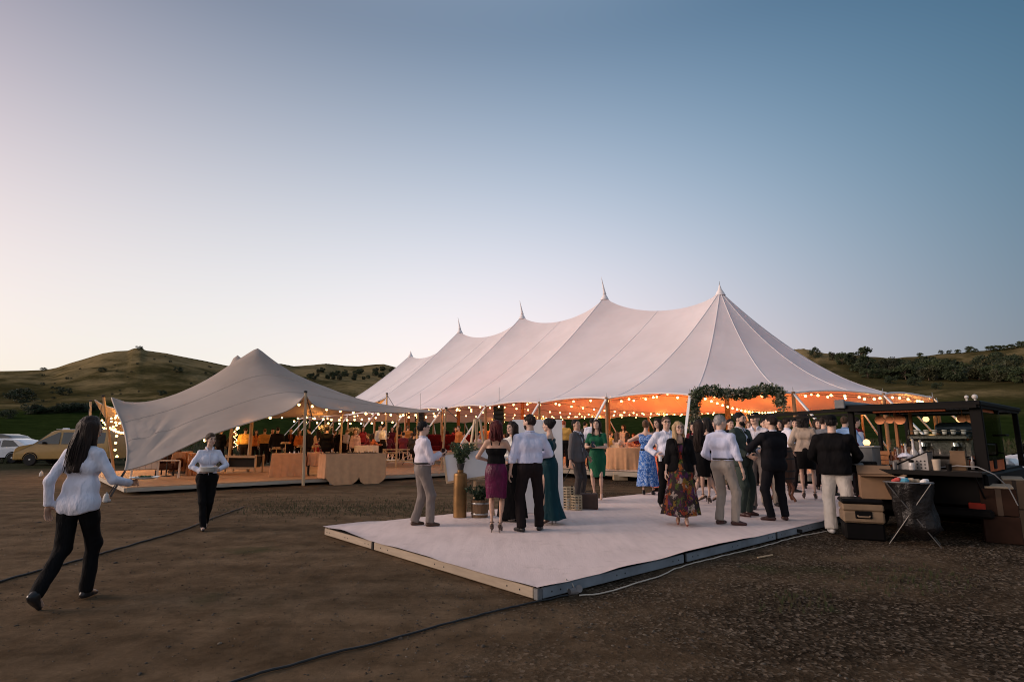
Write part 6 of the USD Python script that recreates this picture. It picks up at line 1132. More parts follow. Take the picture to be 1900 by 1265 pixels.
def cake_stand(label, at, h, r, n):
    t = thing('cake_stand', label, 'cake stand', at); part(t, 'stem', lathe([(.07, 0), (.07, .01), (.015, .03), (.012, h - .03), (.03, h - .01)], 14), GOLD); part(t, 'tray', mv(lathe([(0, 0), (r, 0), (r, .018), (0, .014)], 22, False), 0, 0, h - .01), GOLD)
    for k in range(n): part(t, 'pastry', mv(lathe([(.028, 0), (.036, .03), (.03, .05), (.0, .06)], 10, False), r * .62 * math.cos(k * 2 * PI / n), r * .62 * math.sin(k * 2 * PI / n), h + .006), CAKE)
cake_stand('tall cake stand on the dessert table', on_table(T1, .38, .5, .966), .34, .17, 7); cake_stand('low cake stand at the left end of the dessert table', on_table(T1, .12, .5, .966), .16, .16, 7); cake_stand('medium cake stand at the right end of the dessert table', on_table(T1, .86, .6, .966), .22, .15, 6); cake_stand('cake stand on the small half covered table', on_table(T2, .5, .5, .986), .2, .16, 6)
for u, lb in ((.15, 'left end'), (.52, 'middle'), (.8, 'right part')):
    t = thing('serving_board', f'dark serving board at the {lb} of the long tan table', 'board', on_table(T3, u, .55, .978)); part(t, 'board', box(.5, .28, .025, (0, 0, .0125), .006), wood('dark_board', (0, 0, 0), (0, 0, 0)))
    for k in range(5): part(t, 'pastry', mv(sphere(.035, (0, 0, 0), 1, (1, 1, .7)), -.18 + .09 * k, .03 * (-1) ** k, .048), CAKE)
for px, ty, Y, lb in ((603, 785, 26.0, 'left'), (657, 790, 27.0, 'right')):
    q_ = P(px, ty + 14, Y); t = thing('flower_stand', f'tall stand with a round bouquet of cream flowers between the tents, {lb} one', 'bouquet', (q_[0], q_[1], SZ)); part(t, 'column', rod((0, 0, 0), (0, 0, q_[2] - SZ), .02, 8), GOLD); part(t, 'foot', lathe([(.16, 0), (.16, .015), (.02, .03)], 16), GOLD)
    part(t, 'blossom', mv(leaves(260, (.3, .3, .16), px, .09, .3, 1.4), 0, 0, q_[2] - SZ + .12), LEAF[3], False, kind='stuff'); part(t, 'leaf', mv(leaves(120, (.3, .3, .12), px + 1, .09, -.2, 1.0), 0, 0, q_[2] - SZ + .04), LEAF[1], False, kind='stuff')
# loudspeakers hung in the big tent and the stage
for px, y0, y1, Y, lb in ((926, 753, 786, 27.5, 'right'), (780, 760, 782, 31.0, 'left')):
    a, b = P(px, y0, Y), P(px, y1, Y); t = thing('hanging_loudspeaker', f'tall black loudspeaker hanging under the canvas, {lb} one', 'loudspeaker', (a[0], a[1], b[2]), -.1); Hh = a[2] - b[2]
    for k in range(4): part(t, 'cabinet', box(.5, .4, Hh / 4 - .012, (0, 0, Hh / 8 + Hh / 4 * k), .02), mat('speaker_black', (.008, .008, .009), .6)); part(t, 'grille', box(.44, .012, Hh / 4 - .06, (0, -.205, Hh / 8 + Hh / 4 * k), .003), mat('speaker_grille', (.02, .02, .02), .5, .5))
    part(t, 'rigging', rod((0, 0, Hh), (0, 0, Hh + .9), .012, 5), STEEL)
st0 = TF(S * 1.62, 0.5, ZD); t = thing('stage', 'low black stage lit red inside the white tent', 'stage', st0, FRAME_ROT); part(t, 'deck', box(4.2, 3.4, .3, (0, 0, .155), .01), mat('stage_black', (.02, .012, .012), .6)); part(t, 'edge_strip', box(4.24, 3.44, .03, (0, 0, .29), .005), mat('red_strip', (.3, .01, .01), .5))
for k, (px, py, Y) in enumerate(((806, 824, 28.5), (838, 824, 29.6), (872, 822, 31.0))):
    q_ = P(px, py, Y); t = thing('red_armchair', ('left', 'middle', 'right')[k] + ' of three red armchairs at the stage', 'armchair', (q_[0], q_[1], ZD + .31), .2); RED_U = cloth('red_upholstery', (.10, .005, .004)); part(t, 'seat', box(.62, .6, .25, (0, 0, .3), .06), RED_U); part(t, 'backrest', box(.7, .16, .75, (0, .3, .6), .07), RED_U)
    for x in (-.36, .36): part(t, 'armrest', box(.14, .62, .36, (x, 0, .44), .06), RED_U)

# ------------------------------------------------------------------ anchors and cables on the gravel
WEIGHT = mat('white_plastic', (0.45, 0.43, 0.41), 0.5, var=0.08, bump=.004)
for px, py, lb in ((615, 899, 'below the long tan table'), (196, 932, 'beside the waitress seen from behind'), (76, 884, 'near the yellow taxi'), (91, 894, 'lowest of the pair near the yellow taxi'), (97, 878, 'behind the pair near the yellow taxi')):
    p = G(px, py, .0); t = thing('tent_anchor', f'white capped tent anchor on the ground {lb}', 'tent anchor', (p[0], p[1], land(p[0], p[1])), px * .1); part(t, 'cap', cat(lathe([(.05, 0), (.07, .03), (.065, .12), (.045, .19), (.015, .21)], 12), mv(sphere(.04, (0, 0, 0), 2, (1, .8, 1)), .06, 0, .04)), WEIGHT); part(t, 'stake', rod((0, 0, -.05), (0, 0, .24), .015, 6), STEEL)
def ground_line(pxs, dz=.012): q_ = np.array([G(x, y, 0) for x, y in pxs]); d_ = np.concatenate([[0], np.cumsum(np.linalg.norm(np.diff(q_, axis=0), axis=1))]); s_ = np.linspace(0, d_[-1], 90); v = np.stack([np.interp(s_, d_, q_[:, k]) for k in range(3)], 1); v[:, 0] += .02 * np.sin(s_ * 2.1); v[:, 2] = land(v[:, 0], v[:, 1]) + dz; return v
t = thing('ground_cable', 'black cable crossing the dirt behind the waitress on the left', 'cable'); part(t, 'cable', tube(ground_line([(-60, 1097), (60, 1063), (170, 1034), (300, 996), (350, 980), (420, 953), (452, 940)]), .012, 6), CORD)
t = thing('ground_cable', 'black cable running from the bottom edge to the platform corner', 'cable'); part(t, 'cable', tube(ground_line([(360, 1290), (480, 1248), (640, 1206), (760, 1178), (850, 1155), (930, 1133), (1000, 1117), (1052, 1106)]), .009, 6), CORD)
TANC = mat('beige_cable', (0.46, 0.40, 0.33), 0.6)
t = thing('extension_cord', 'beige extension cord lying along the right side of the platform', 'cable'); part(t, 'cable', tube(ground_line([(1075, 1107), (1120, 1101), (1170, 1087), (1200, 1078), (1230, 1068), (1270, 1052), (1330, 1037), (1400, 1018), (1480, 998), (1540, 985)]), .0065, 6), TANC)
p = G(1066, 1102, 0); t = thing('plug_socket', 'grey plug and socket lying at the platform corner', 'plug', (p[0], p[1], land(p[0], p[1])), .5); part(t, 'socket', cat(rod((-.06, 0, .03), (.03, 0, .03), .03, 12, .034), rod((.03, 0, .03), (.07, 0, .03), .022, 10, .012)), mat('grey_plastic', (.16, .145, .14), .5)); part(t, 'cover', mv(rotx(lathe([(.036, 0), (.036, .008)], 14), 1.2), .04, -.02, .05), mat('grey_plastic', (0, 0, 0))); part(t, 'loop', tube([(-.05, .02, .03), (-.09, .05, .09), (-.05, .07, .13), (0, .05, .1), (.02, .02, .04)], .006, 6), TANC)
p = G(1420, 1035, 0); t = thing('wood_offcut', 'thin pale wooden offcut on the gravel', 'wood scrap', (p[0], p[1], land(p[0], p[1]) + .012), -1.1); part(t, 'stick', bar((0, -.14, 0), (0, .14, .01), .022, .014), PALE)

strand('festoon lights hanging inside the left opening of the stretch tent', catenary(P(188, 775, 24.0), P(232, 800, 22.5), .15, 10), 0.24)
strand('festoon lights across the inside of the stretch tent at the left', catenary(P(186, 790, 24.5), P(236, 770, 23.0), .2, 10), 0.3)
# ------------------------------------------------------------------ the bar truck on the right
K0 = P(1830, 870, 8.6)[:2]; TROT = -math.atan2(TR[0], TR[1])
def TK(x, y, z=0.0): q_ = K0 - x * TL + y * TR; return np.array([q_[0], q_[1], z])
BLK, TRIM = mat('truck_black', (0.0035, 0.003, 0.003), 0.55, var=.2, spec=.1), mat('truck_trim', (0.006, 0.0052, 0.005), 0.6, spec=.1)
ORNG, RUB, ALU = mat('orange_panel', (0.42, 0.09, 0.02), .5), mat('tyre_rubber', (0.014, 0.014, 0.014), .85), mat('aluminium', (0.22, 0.21, 0.205), .45, .8, var=.12)
tr = thing('bar_truck', 'black open sided bar truck with a lit counter at its back', 'truck', (*K0, 0), TROT)
TW, TLn = 1.8, 3.3
part(tr, 'body', cat(box(TW, TLn, .5, (-TW / 2, TLn / 2 + .02, .72), .03), box(TW - .3, TLn - .4, .16, (-TW / 2, TLn / 2, .42), .02), box(TW - .2, TLn - 1.5, .3, (-TW / 2, TLn / 2 + .1, .3), .02)), BLK)
part(tr, 'floor_top', box(TW - .06, TLn - .1, .03, (-TW / 2, TLn / 2, .985), .005), TRIM)
for x, y, w_ in ((-.04, .06, .15), (-TW + .04, .06, .09), (-.03, 1.5, .07), (-TW + .03, 1.5, .06), (-.03, TLn - .05, .08), (-TW + .03, TLn - .05, .08)): part(tr, 'post', box(w_, .08, 1.02, (x, y, 1.49), .01), BLK)
part(tr, 'roof', box(TW + .1, TLn + .15, .075, (-TW / 2, TLn / 2, 2.015), .015), BLK)
for x in (-.0, -TW): part(tr, 'roof_rail', bar((x, -.06, 1.975), (x, TLn + .05, 1.975), .05, .06), TRIM)
for y in (-.06, 1.5, TLn): part(tr, 'roof_rail', bar((-TW, y, 1.97), (0, y, 1.97), .05, .06), TRIM)
part(tr, 'awning_roll', cat(rod((-TW - .06, -.1, 2.08), (-TW - .06, 2.1, 2.08), .06, 14), box(.16, .05, .15, (-TW - .06, -.12, 2.075), .01)), mat('awning_grey', (.12, .13, .14), .5))
part(tr, 'awning_arm', bar((-TW, -.06, 1.98), (-TW - 1.75, -.02, 1.90), .05, .06), BLK); part(tr, 'awning_arm', bar((-TW - .05, 1.3, 1.96), (-TW - 1.7, 1.35, 1.9), .035, .04), TRIM)
part(tr, 'tailgate_counter', box(TW + .2, .62, .035, (-TW / 2 - .06, -.28, 1.0), .008), mat('counter_dark', (.012, .009, .007), .45, spec=.2)); part(tr, 'counter_edge', bar((-TW - .17, -.59, .985), (.05, -.59, .985), .02, .07), TRIM)
for x in (-TW - .05, -.06): part(tr, 'counter_stay', bar((x, -.5, .97), (x, .0, .6), .025, .02), TRIM)
part(tr, 'rear_panel', box(TW - .1, .03, .44, (-TW / 2, -.005, .72), .01), TRIM); part(tr, 'tail_light', box(.2, .03, .1, (-.16, -.03, .5), .01), mat('tail_lens', (.22, .02, .012), .25)); part(tr, 'tail_light', box(.2, .03, .1, (-TW + .16, -.03, .5), .01), mat('tail_lens', (0, 0, 0)))
part(tr, 'bumper', box(TW + .05, .12, .13, (-TW / 2, -.04, .40), .03), TRIM)
part(tr, 'side_pane', box(.008, 1.28, .72, (.012, .8, 1.52)), pane()); part(tr, 'rear_pane', box(.86, .008, .62, (-.52, .1, 1.62)), pane()); part(tr, 'side_panel', box(.03, 1.3, .22, (-.02, .8, 1.1), .005), ORNG); part(tr, 'inner_trim', box(.025, 1.1, .05, (-.05, .8, 1.925), .005), ORNG); part(tr, 'inner_trim', box(1.0, .03, .035, (-.9, .0, 1.93), .004), ORNG)
for x in (-TW + .32, -TW + .56): part(tr, 'inner_post', box(.05, .05, .95, (x, 1.45, 1.48), .006), wood('orange_timber', (.40, .17, .06), (.28, .11, .04), along=(8, 8, 1)))
part(tr, 'bonnet', cat(box(1.5, .9, .5, (-TW / 2, TLn + .45, .85), .08)), mat('white_car_paint', (.62, .62, .63), .3, coat=.5)); part(tr, 'mirror_arm', bar((.02, 2.0, 1.22), (.22, 2.0, 1.26), .02, .02), TRIM); part(tr, 'mirror', box(.16, .05, .22, (.26, 2.0, 1.30), .03), TRIM); part(tr, 'mirror_glass', box(.12, .006, .17, (.26, 1.971, 1.30), .01), mat('mirror_glass', (.6, .6, .6), .05, 1.0))
for x, y in ((-.1, .75), (-TW + .1, .75), (-.1, 2.75), (-TW + .1, 2.75)):
    w_ = part(tr, 'wheel', mv(roty(lathe([(.17, -.09), (.30, -.1), (.335, -.07), (.335, .07), (.30, .1), (.17, .09)], 26), PI / 2), x, y, .335), RUB); part(w_, 'rim', mv(roty(lathe([(0, -.08), (.07, -.085), (.16, -.06), (.175, -.092), (.175, .092), (.0, .06)], 20), PI / 2), x, y, .335), ALU)
for x, s_ in ((-.12, .028), (-.02, .038)): part(tr, 'roof_lamp', cat(mv(sphere(s_, (0, 0, 0), 2), x, .0, 2.11), rod((x, 0, 2.04), (x, 0, 2.1), .015, 6)), mat('lamp_white', (.5, .48, .45), .4))
# things in and on the truck
def on_truck(name, label, c, x, y, z, rot=0.0): q_ = TK(x, y, z); return thing(name, label, c, q_, TROT + rot)
t = on_truck('espresso_machine', 'chrome espresso machine inside the bar truck', 'coffee machine', -.62, .55, 1.005)
CHR, WARM = mat('chrome', (.45, .43, .41), .18, 1.0, var=.05), glow('lamp_glow', (1.0, .55, .22), 3.0)
part(t, 'housing', cat(box(.8, .5, .18, (0, 0, .1), .03), box(.8, .24, .4, (0, .12, .3), .03), box(.82, .5, .1, (0, 0, .5), .03)), CHR); part(t, 'drip_tray', box(.7, .2, .02, (0, -.17, .2), .004), BLK); part(t, 'cup_rail', cat(bar((-.4, -.24, .6), (.4, -.24, .6), .012, .012), bar((-.4, .24, .6), (.4, .24, .6), .012, .012)), CHR)
for x in (-.22, .2): part(t, 'brew_head', mv(lathe([(.05, .42), (.055, .36), (.035, .33), (.02, .28)], 14), x, -.12, 0), CHR); part(t, 'handle', rod((x, -.14, .35), (x, -.34, .32), .018, 8), BLK); part(t, 'steam_pipe', tube([(x + .12, -.15, .45), (x + .14, -.22, .35), (x + .14, -.2, .22)], .008, 6), CHR)
for k in range(6): tumbler(('first', 'second', 'third', 'fourth', 'fifth', 'sixth')[k] + ' cup from the left on top of the espresso machine', TK(-.94 + .125 * k, .5 + .05 * (k % 2), 1.56), .07, .036)
t = on_truck('coffee_grinder', 'black coffee grinder beside the espresso machine', 'grinder', -.08, .7, 1.005); part(t, 'base', box(.18, .24, .3, (0, 0, .15), .03), BLK); part(t, 'hopper', mv(lathe([(.03, .3), (.08, .42), (.085, .52), (.09, .53)], 16), 0, 0, 0), GLASSM)
t = on_truck('gas_cylinder', 'blue grey tank lying on a shelf inside the bar truck', 'tank', -.45, 1.35, 1.66); part(t, 'tank', roty(lathe([(.0, -.42), (.07, -.4), (.1, -.34), (.1, .34), (.07, .4), (0, .42)], 18), PI / 2), mat('tank_blue', (.06, .10, .16), .35, .4)); part(t, 'shelf', box(1.1, .3, .03, (0, 0, -.12), .004), TRIM)
def bar_lamp_or_glint(label, x, y, z, r, hang, power):
    t = on_truck('bar_lamp_or_glint', label, 'lamp', x, y, z); part(t, 'globe', sphere(r, (0, 0, 0), 2), WARM, True); part(t, 'fitting', mv(lathe([(.02, r * .9), (.03, r), (.02, r + .05)], 10), 0, 0, 0) if hang else mv(lathe([(r * .7, -r - .03), (r * .8, -r), (r * .5, -r * .6)], 14), 0, 0, 0), TRIM)
    if hang: part(t, 'cord', rod((0, 0, r + .04), (0, 0, 1.95 - z), .005, 5), CORD)
bar_lamp_or_glint('glowing globe standing in for a bulb reflection in the middle of the bar truck', -.75, .35, 1.80, .045, True, 1); bar_lamp_or_glint('glowing globe standing in for a bulb reflection at the right of the bar truck', -.35, .55, 1.79, .045, True, 1); bar_lamp_or_glint('glowing white lamp standing at the left end of the bar counter', -TW + .22, .12, 1.42, .055, False, 1)  # hung globes stand in for bulb reflections, the standing lamp is real
bar_lamp_or_glint('small glowing lamp low on the bar counter beside the paper cup', -.42, -.1, 1.06, .028, False, 1)
t = on_truck('grey_box', 'grey metal box standing at the left end of the bar counter', 'box', -TW + .18, -.05, 1.02); part(t, 'shell', box(.46, .36, .32, (0, 0, .16), .012), mat('grey_metal', (.16, .165, .165), .5, .3)); part(t, 'lid', box(.48, .38, .025, (0, 0, .333), .008), mat('lid_pale', (.42, .42, .41), .5))
t = on_truck('griddle', 'black table griddle on the left of the bar counter', 'griddle', -TW + .2, -.43, 1.02); part(t, 'tray', box(.56, .26, .09, (0, 0, .06), .02), BLK); part(t, 'lid', rotx(lathe([(.0, .13), (.12, .12), (.2, .08), (.21, .05)], 20), .0), mat('griddle_lid', (.10, .10, .10), .3, .6)); part(t, 'handle', tube([(-.06, -.02, .13), (-.05, -.02, .16), (.05, -.02, .16), (.06, -.02, .13)], .008, 6), ALU)
t = on_truck('slanted_display', 'perforated metal display with a slanted top on the bar counter', 'display', -.83, -.27, 1.02)
part(t, 'shell', mv(roty(rotx(extrude([(-.2, 0), (.22, 0), (.22, .26), (-.2, .05)], .3), PI / 2), 0), 0, .15, 0), ALU); part(t, 'top', mv(roty(box(.48, .32, .015, (0, 0, 0), .004), -.45), 0, 0, .165), BLK)
for i in range(5):
    for j in range(3): part(t, 'hole', rod((-.02 + .05 * i, -.1505, .03 + .05 * j), (-.02 + .05 * i, -.153, .03 + .05 * j), .012, 8), HOLE)
def bottle(label, x, y, h, m, cap=None):
    t = on_truck('bottle', label, 'bottle', x, y, 1.02); r = h * .125; part(t, 'glass', lathe([(r * .9, 0), (r, .01), (r, h * .55), (r * .35, h * .72), (r * .32, h * .96), (r * .4, h)], 16), m); part(t, 'pourer', lathe([(r * .4, h), (r * .38, h * 1.06), (r * .1, h * 1.1)], 10), cap or CHR); part(t, 'label_paper', lathe([(r * 1.015, h * .15), (r * 1.015, h * .42)], 16, False), mat('paper_label', (.5, .42, .34), .7))
AMB, CLR = mat('amber_bottle', (.22, .05, .015), .12, spec=.6), mat('clear_bottle', (.45, .42, .40), .08, spec=.7)
for x, y, h, m, lb in ((-1.12, -.06, .30, AMB, 'short amber bottle, leftmost of the row beside the grey box'), (-1.04, .02, .36, AMB, 'amber bottle, second of the row beside the grey box'), (-.97, -.08, .36, CLR, 'clear bottle, third of the row beside the grey box'), (-.88, -.02, .44, CLR, 'tall clear bottle behind the slanted display'), (-.80, .06, .42, CLR, 'tall clear bottle, rightmost behind the slanted display'), (-1.0, .12, .30, AMB, 'amber bottle behind the row beside the grey box')): bottle(lb, x, y, h, m)
tumbler('steel cup on the bar counter in front of the slanted display', TK(-1.03, -.5, 1.02), .11, .035, ALU); tumbler('paper cup on the bar counter right of the slanted display', TK(-.52, -.36, 1.02), .16, .055, mat('kraft_paper', (.42, .34, .26), .8)); tumbler('dark cup beside the paper cup on the bar counter', TK(-.36, -.42, 1.02), .10, .04, BLK)
t = on_truck('spice_jar', 'small glass jar with dark lid on the bar counter', 'jar', -.8, -.52, 1.02); part(t, 'jar', lathe([(.04, 0), (.042, .01), (.042, .09), (.03, .11)], 14), CLR); part(t, 'lid', mv(lathe([(.032, 0), (.032, .035), (.02, .04)], 14), 0, 0, .11), BLK); part(t, 'content', lathe([(.036, .008), (.036, .06)], 12), AMB)
t = on_truck('crumpled_cloth', 'crumpled white cloth on the slanted display', 'cloth', -.94, -.22, 1.22); part(t, 'cloth', (lambda m: (m[0] + (meshkit.noise(m[0] * 22, 4)[:, None] - .5) * .05, m[1]))(sphere(.08, (0, 0, 0), 3, (1.2, .8, .5))), WHITE_C, True)
t = on_truck('hose', 'pale plastic hose running from the counter to the ground on the right', 'hose', 0, 0, 0); part(t, 'tube', tube([(-.55, -.2, 1.05), (-.3, -.22, 1.09), (-.05, -.25, 1.08), (.12, -.2, .98), (.24, -.1, .8), (.3, 0, .55)], .008, 6), mat('hose_pale', (.25, .25, .25), .5))
def inside_stuff():
    r = np.random.default_rng(31)
    for k, (x, y, z) in enumerate(((-1.35, 1.9, 1.0), (-1.2, 1.0, 1.0), (-.3, 1.7, 1.0), (-.9, 2.2, 1.0))):
        t = on_truck('storage_crate', ('first', 'second', 'third', 'fourth')[k] + ' dark crate stacked deep inside the bar truck', 'crate', x, y, z); 
        for j in range(3): part(t, 'slat', box(.4, .3, .1, (0, 0, .055 + .115 * j), .006), wood('dark_board', (0, 0, 0), (0, 0, 0)))
inside_stuff()
for n_, (x, y, h, m) in enumerate(((-1.3, .35, .24, AMB), (-1.22, .42, .3, CLR), (-1.15, .3, .22, AMB), (-1.35, .5, .28, BLK), (-.2, .25, .2, CLR), (-.12, .35, .26, AMB), (-.28, .36, .18, AMB), (-.05, .2, .22, CLR))):
    bottle(('first', 'second', 'third', 'fourth', 'fifth', 'sixth', 'seventh', 'eighth')[n_] + ' small bottle standing on the floor shelf inside the bar truck', x, y, h, m)
for n_, (x, y, z, c) in enumerate(((-1.1, .75, 1.62, (.2, .11, .05)), (-.95, 1.2, 1.3, (.15, .08, .04)), (-.2, .9, 1.45, (.12, .1, .08)), (-.3, -.1, 1.02, (.12, .07, .035)))):
    t = on_truck('paper_bag', ('brown paper bag on the machine side of the bar truck', 'folded paper bag deep inside the bar truck', 'pale paper bag near the right window of the bar truck', 'small paper bag at the right end of the bar counter')[n_], 'bag', x, y, z if z < 1.1 else 1.005); m_ = mat('bag_%d' % n_, c, .8) if False else mat(('kraft_bag', 'brown_bag', 'pale_bag', 'tan_bag')[n_], c, .8); part(t, 'bag', loft([np.array([[-.09, -.05, 0], [.09, -.05, 0], [.09, .05, 0], [-.09, .05, 0]]), np.array([[-.1, -.06, .1], [.1, -.06, .1], [.1, .06, .1], [-.1, .06, .1]]), np.array([[-.09, -.03, .22], [.09, -.03, .22], [.09, .03, .22], [-.09, .03, .22]]), np.array([[-.09, -.005, .27], [.09, -.005, .27], [.09, .005, .27], [-.09, .005, .27]])]), m_, False); part(t, 'fold', box(.19, .025, .03, (0, 0, .27), .004), m_)
for n_, (x, z, l_) in enumerate(((-1.45, 1.80, .12), (-1.3, 1.80, .1), (-1.15, 1.80, .13), (-.3, 1.80, .1), (-.18, 1.80, .12))):
    t = on_truck('hanging_pan', ('first', 'second', 'third', 'fourth', 'fifth')[n_] + ' copper pan from the left hanging under the truck roof', 'pan', x, .5, z); part(t, 'bowl', rotx(lathe([(.0, -.02), (l_ * .6, -.018), (l_ * .66, .03), (l_ * .63, .03)], 16), 1.4), mat('copper', (.42, .17, .08), .3, .9)); part(t, 'handle', rod((0, 0, .05), (0, 0, .17), .007, 5), mat('copper', (0, 0, 0)))
for n_, (x, y, z, sx) in enumerate(((-1.25, 1.3, 1.03, .3), (-.9, 1.25, 1.03, .26), (-.5, 1.15, 1.03, .3), (-1.5, .95, 1.03, .22))):
    t = on_truck('wooden_crate', ('first', 'second', 'third', 'fourth')[n_] + ' small wooden crate behind the machine inside the truck', 'crate', x, y, z)
    for k in range(3): part(t, 'slat', box(sx, .22, .07, (0, 0, .04 + .08 * k), .005), wood('orange_timber', (0, 0, 0), (0, 0, 0)))
p = G(1618, 1004, 0); az = math.atan2(p[0], p[1]); t = thing('cooler_box', 'beige and black cool box with a handle standing on the gravel', 'cool box', (p[0], p[1] + .2, .005), -az + .15); TANP = mat('beige_plastic', (.185, .125, .075), .6)
part(t, 'base', box(.52, .42, .25, (0, 0, .125), .03), BLK); part(t, 'middle', box(.54, .44, .17, (0, 0, .335), .025), TANP); part(t, 'upper', box(.54, .44, .10, (0, 0, .472), .02), TANP); part(t, 'lid', box(.56, .46, .07, (0, 0, .558), .025), BLK); part(t, 'handle_recess', box(.22, .02, .11, (0, -.222, .37), .02), BLK); part(t, 'handle', tube([(-.08, -.235, .36), (-.07, -.25, .345), (.07, -.25, .345), (.08, -.235, .36)], .012, 6), TANP)
p2 = P(1632, 930, p[1] + .2); t = thing('cardboard_box', 'open cardboard box standing on the cool box', 'box', (p2[0], p[1] + .22, .597), -az + .1); CARD = mat('cardboard', (.21, .125, .07), .85, var=.06, bump=.001)
for m in (box(.46, .006, .34, (0, -.18, .17)), box(.46, .006, .34, (0, .18, .17)), box(.006, .354, .34, (-.227, 0, .17)), box(.006, .354, .34, (.227, 0, .17)), box(.46, .36, .006, (0, 0, .003))): part(t, 'side', m, CARD, False)
for m in (mv(rotx(box(.46, .16, .005), -.12), 0, -.26, .335), mv(roty(box(.17, .34, .005), -.5), .30, 0, .31), mv(rotx(box(.46, .16, .005), .9), 0, .22, .41)): part(t, 'flap', m, CARD, False)
p = G(1707, 1012, 0); az = math.atan2(p[0], p[1]); t = thing('rubbish_stand', 'folding metal stand with a full black rubbish bag', 'rubbish bag', (p[0], p[1] + .1, .004), -az)
for x0, x1, y in ((-.3, .27, -.17), (.3, -.27, -.17), (-.3, .27, .17), (.3, -.27, .17)): part(t, 'leg', rod((x0, y, 0), (x1, y * .9, .86), .008, 6), mat('dull_tube', (.10, .095, .09), .5, .6))
part(t, 'ring', tube([(.30 * math.cos(a_), .2 * math.sin(a_), .86) for a_ in np.linspace(0, 2 * PI, 25)], .013, 6), ALU)
zz_ = np.linspace(.86, .06, 16); a_ = np.linspace(0, 2 * PI, 48, endpoint=False); rr = []
for i, z in enumerate(zz_):
    k = .29 * (1 - .15 * math.sin(PI * i / 15)) * (1.0 if i < 13 else .9 - .25 * (i - 12)); w_ = 1 + .06 * np.sin(a_ * 9 + i * .4 + 2 * np.sin(a_ * 3)) + .05 * np.sin(a_ * 4 + i); rr.append(np.stack([k * np.cos(a_) * w_ + .12 * (i / 15) ** 1.5, k * .7 * np.sin(a_) * w_, 0 * a_ + z], 1))
part(t, 'bag', loft(rr), mat('bin_bag', (.008, .007, .007), .35, spec=.25, bump=.02, bscale=14), 60)
q = np.random.default_rng(8)
for k in range(9):
    part(t, 'rubbish', mv(rotz(rotx(box(.13, .09, .06, (0, 0, 0), .02), q.uniform(-.6, .6)), q.uniform(0, 6)), q.uniform(-.2, .2), q.uniform(-.1, .1), .87 + q.uniform(0, .03)), mat(('paper_white', 'paper_blue', 'paper_red', 'paper_tan')[k % 4], ((.6, .58, .56), (.05, .22, .32), (.4, .06, .05), (.4, .3, .2))[k % 4], .7), False)
for px, py, h_, w_, lb in ((1884, 1010, .78, .42, 'tall dark carton at the right edge beside the bar truck'), (1915, 1000, .86, .3, 'pale carton half out of the frame at the right edge')):
    p = G(px, py, 0); az = math.atan2(p[0], p[1]); t = thing('carton', lb, 'carton', (p[0], p[1] + .2, .004), -az + .1); m_ = mat('dark_carton', (.03, .015, .010), .9, spec=.1) if px < 1900 else CARD
    part(t, 'lower_carton', box(w_, .36, h_ * .48, (0, 0, h_ * .24), .006), m_); part(t, 'upper_carton', box(w_ * .99, .355, h_ * .48, (0, 0, h_ * .735), .006), m_); part(t, 'tape', box(w_ * .16, .362, h_ * .5, (0, 0, h_ * .74), .002), mat('dark_tape', (.06, .035, .02), .6)); part(t, 'packing', mv(rotx(box(w_ * .9, .3, .03, (0, 0, 0), .01), .1), 0, 0, h_ + .01), mat('paper_tan', (0, 0, 0)))
t = thing('draped_cover', 'white sheet draped over something behind the truck mirror', 'cover', (*P(1893, 870, 12.6)[:2], 0), -.6)
part(t, 'sheet', (lambda m: (m[0] + (meshkit.noise(m[0] * 3.0, 6)[:, None] - .5) * .16, m[1]))(sphere(1.0, (0, 0, .5), 4, (.9, 1.2, .62))), mat('sheet_white', (.55, .54, .55), .8), True)

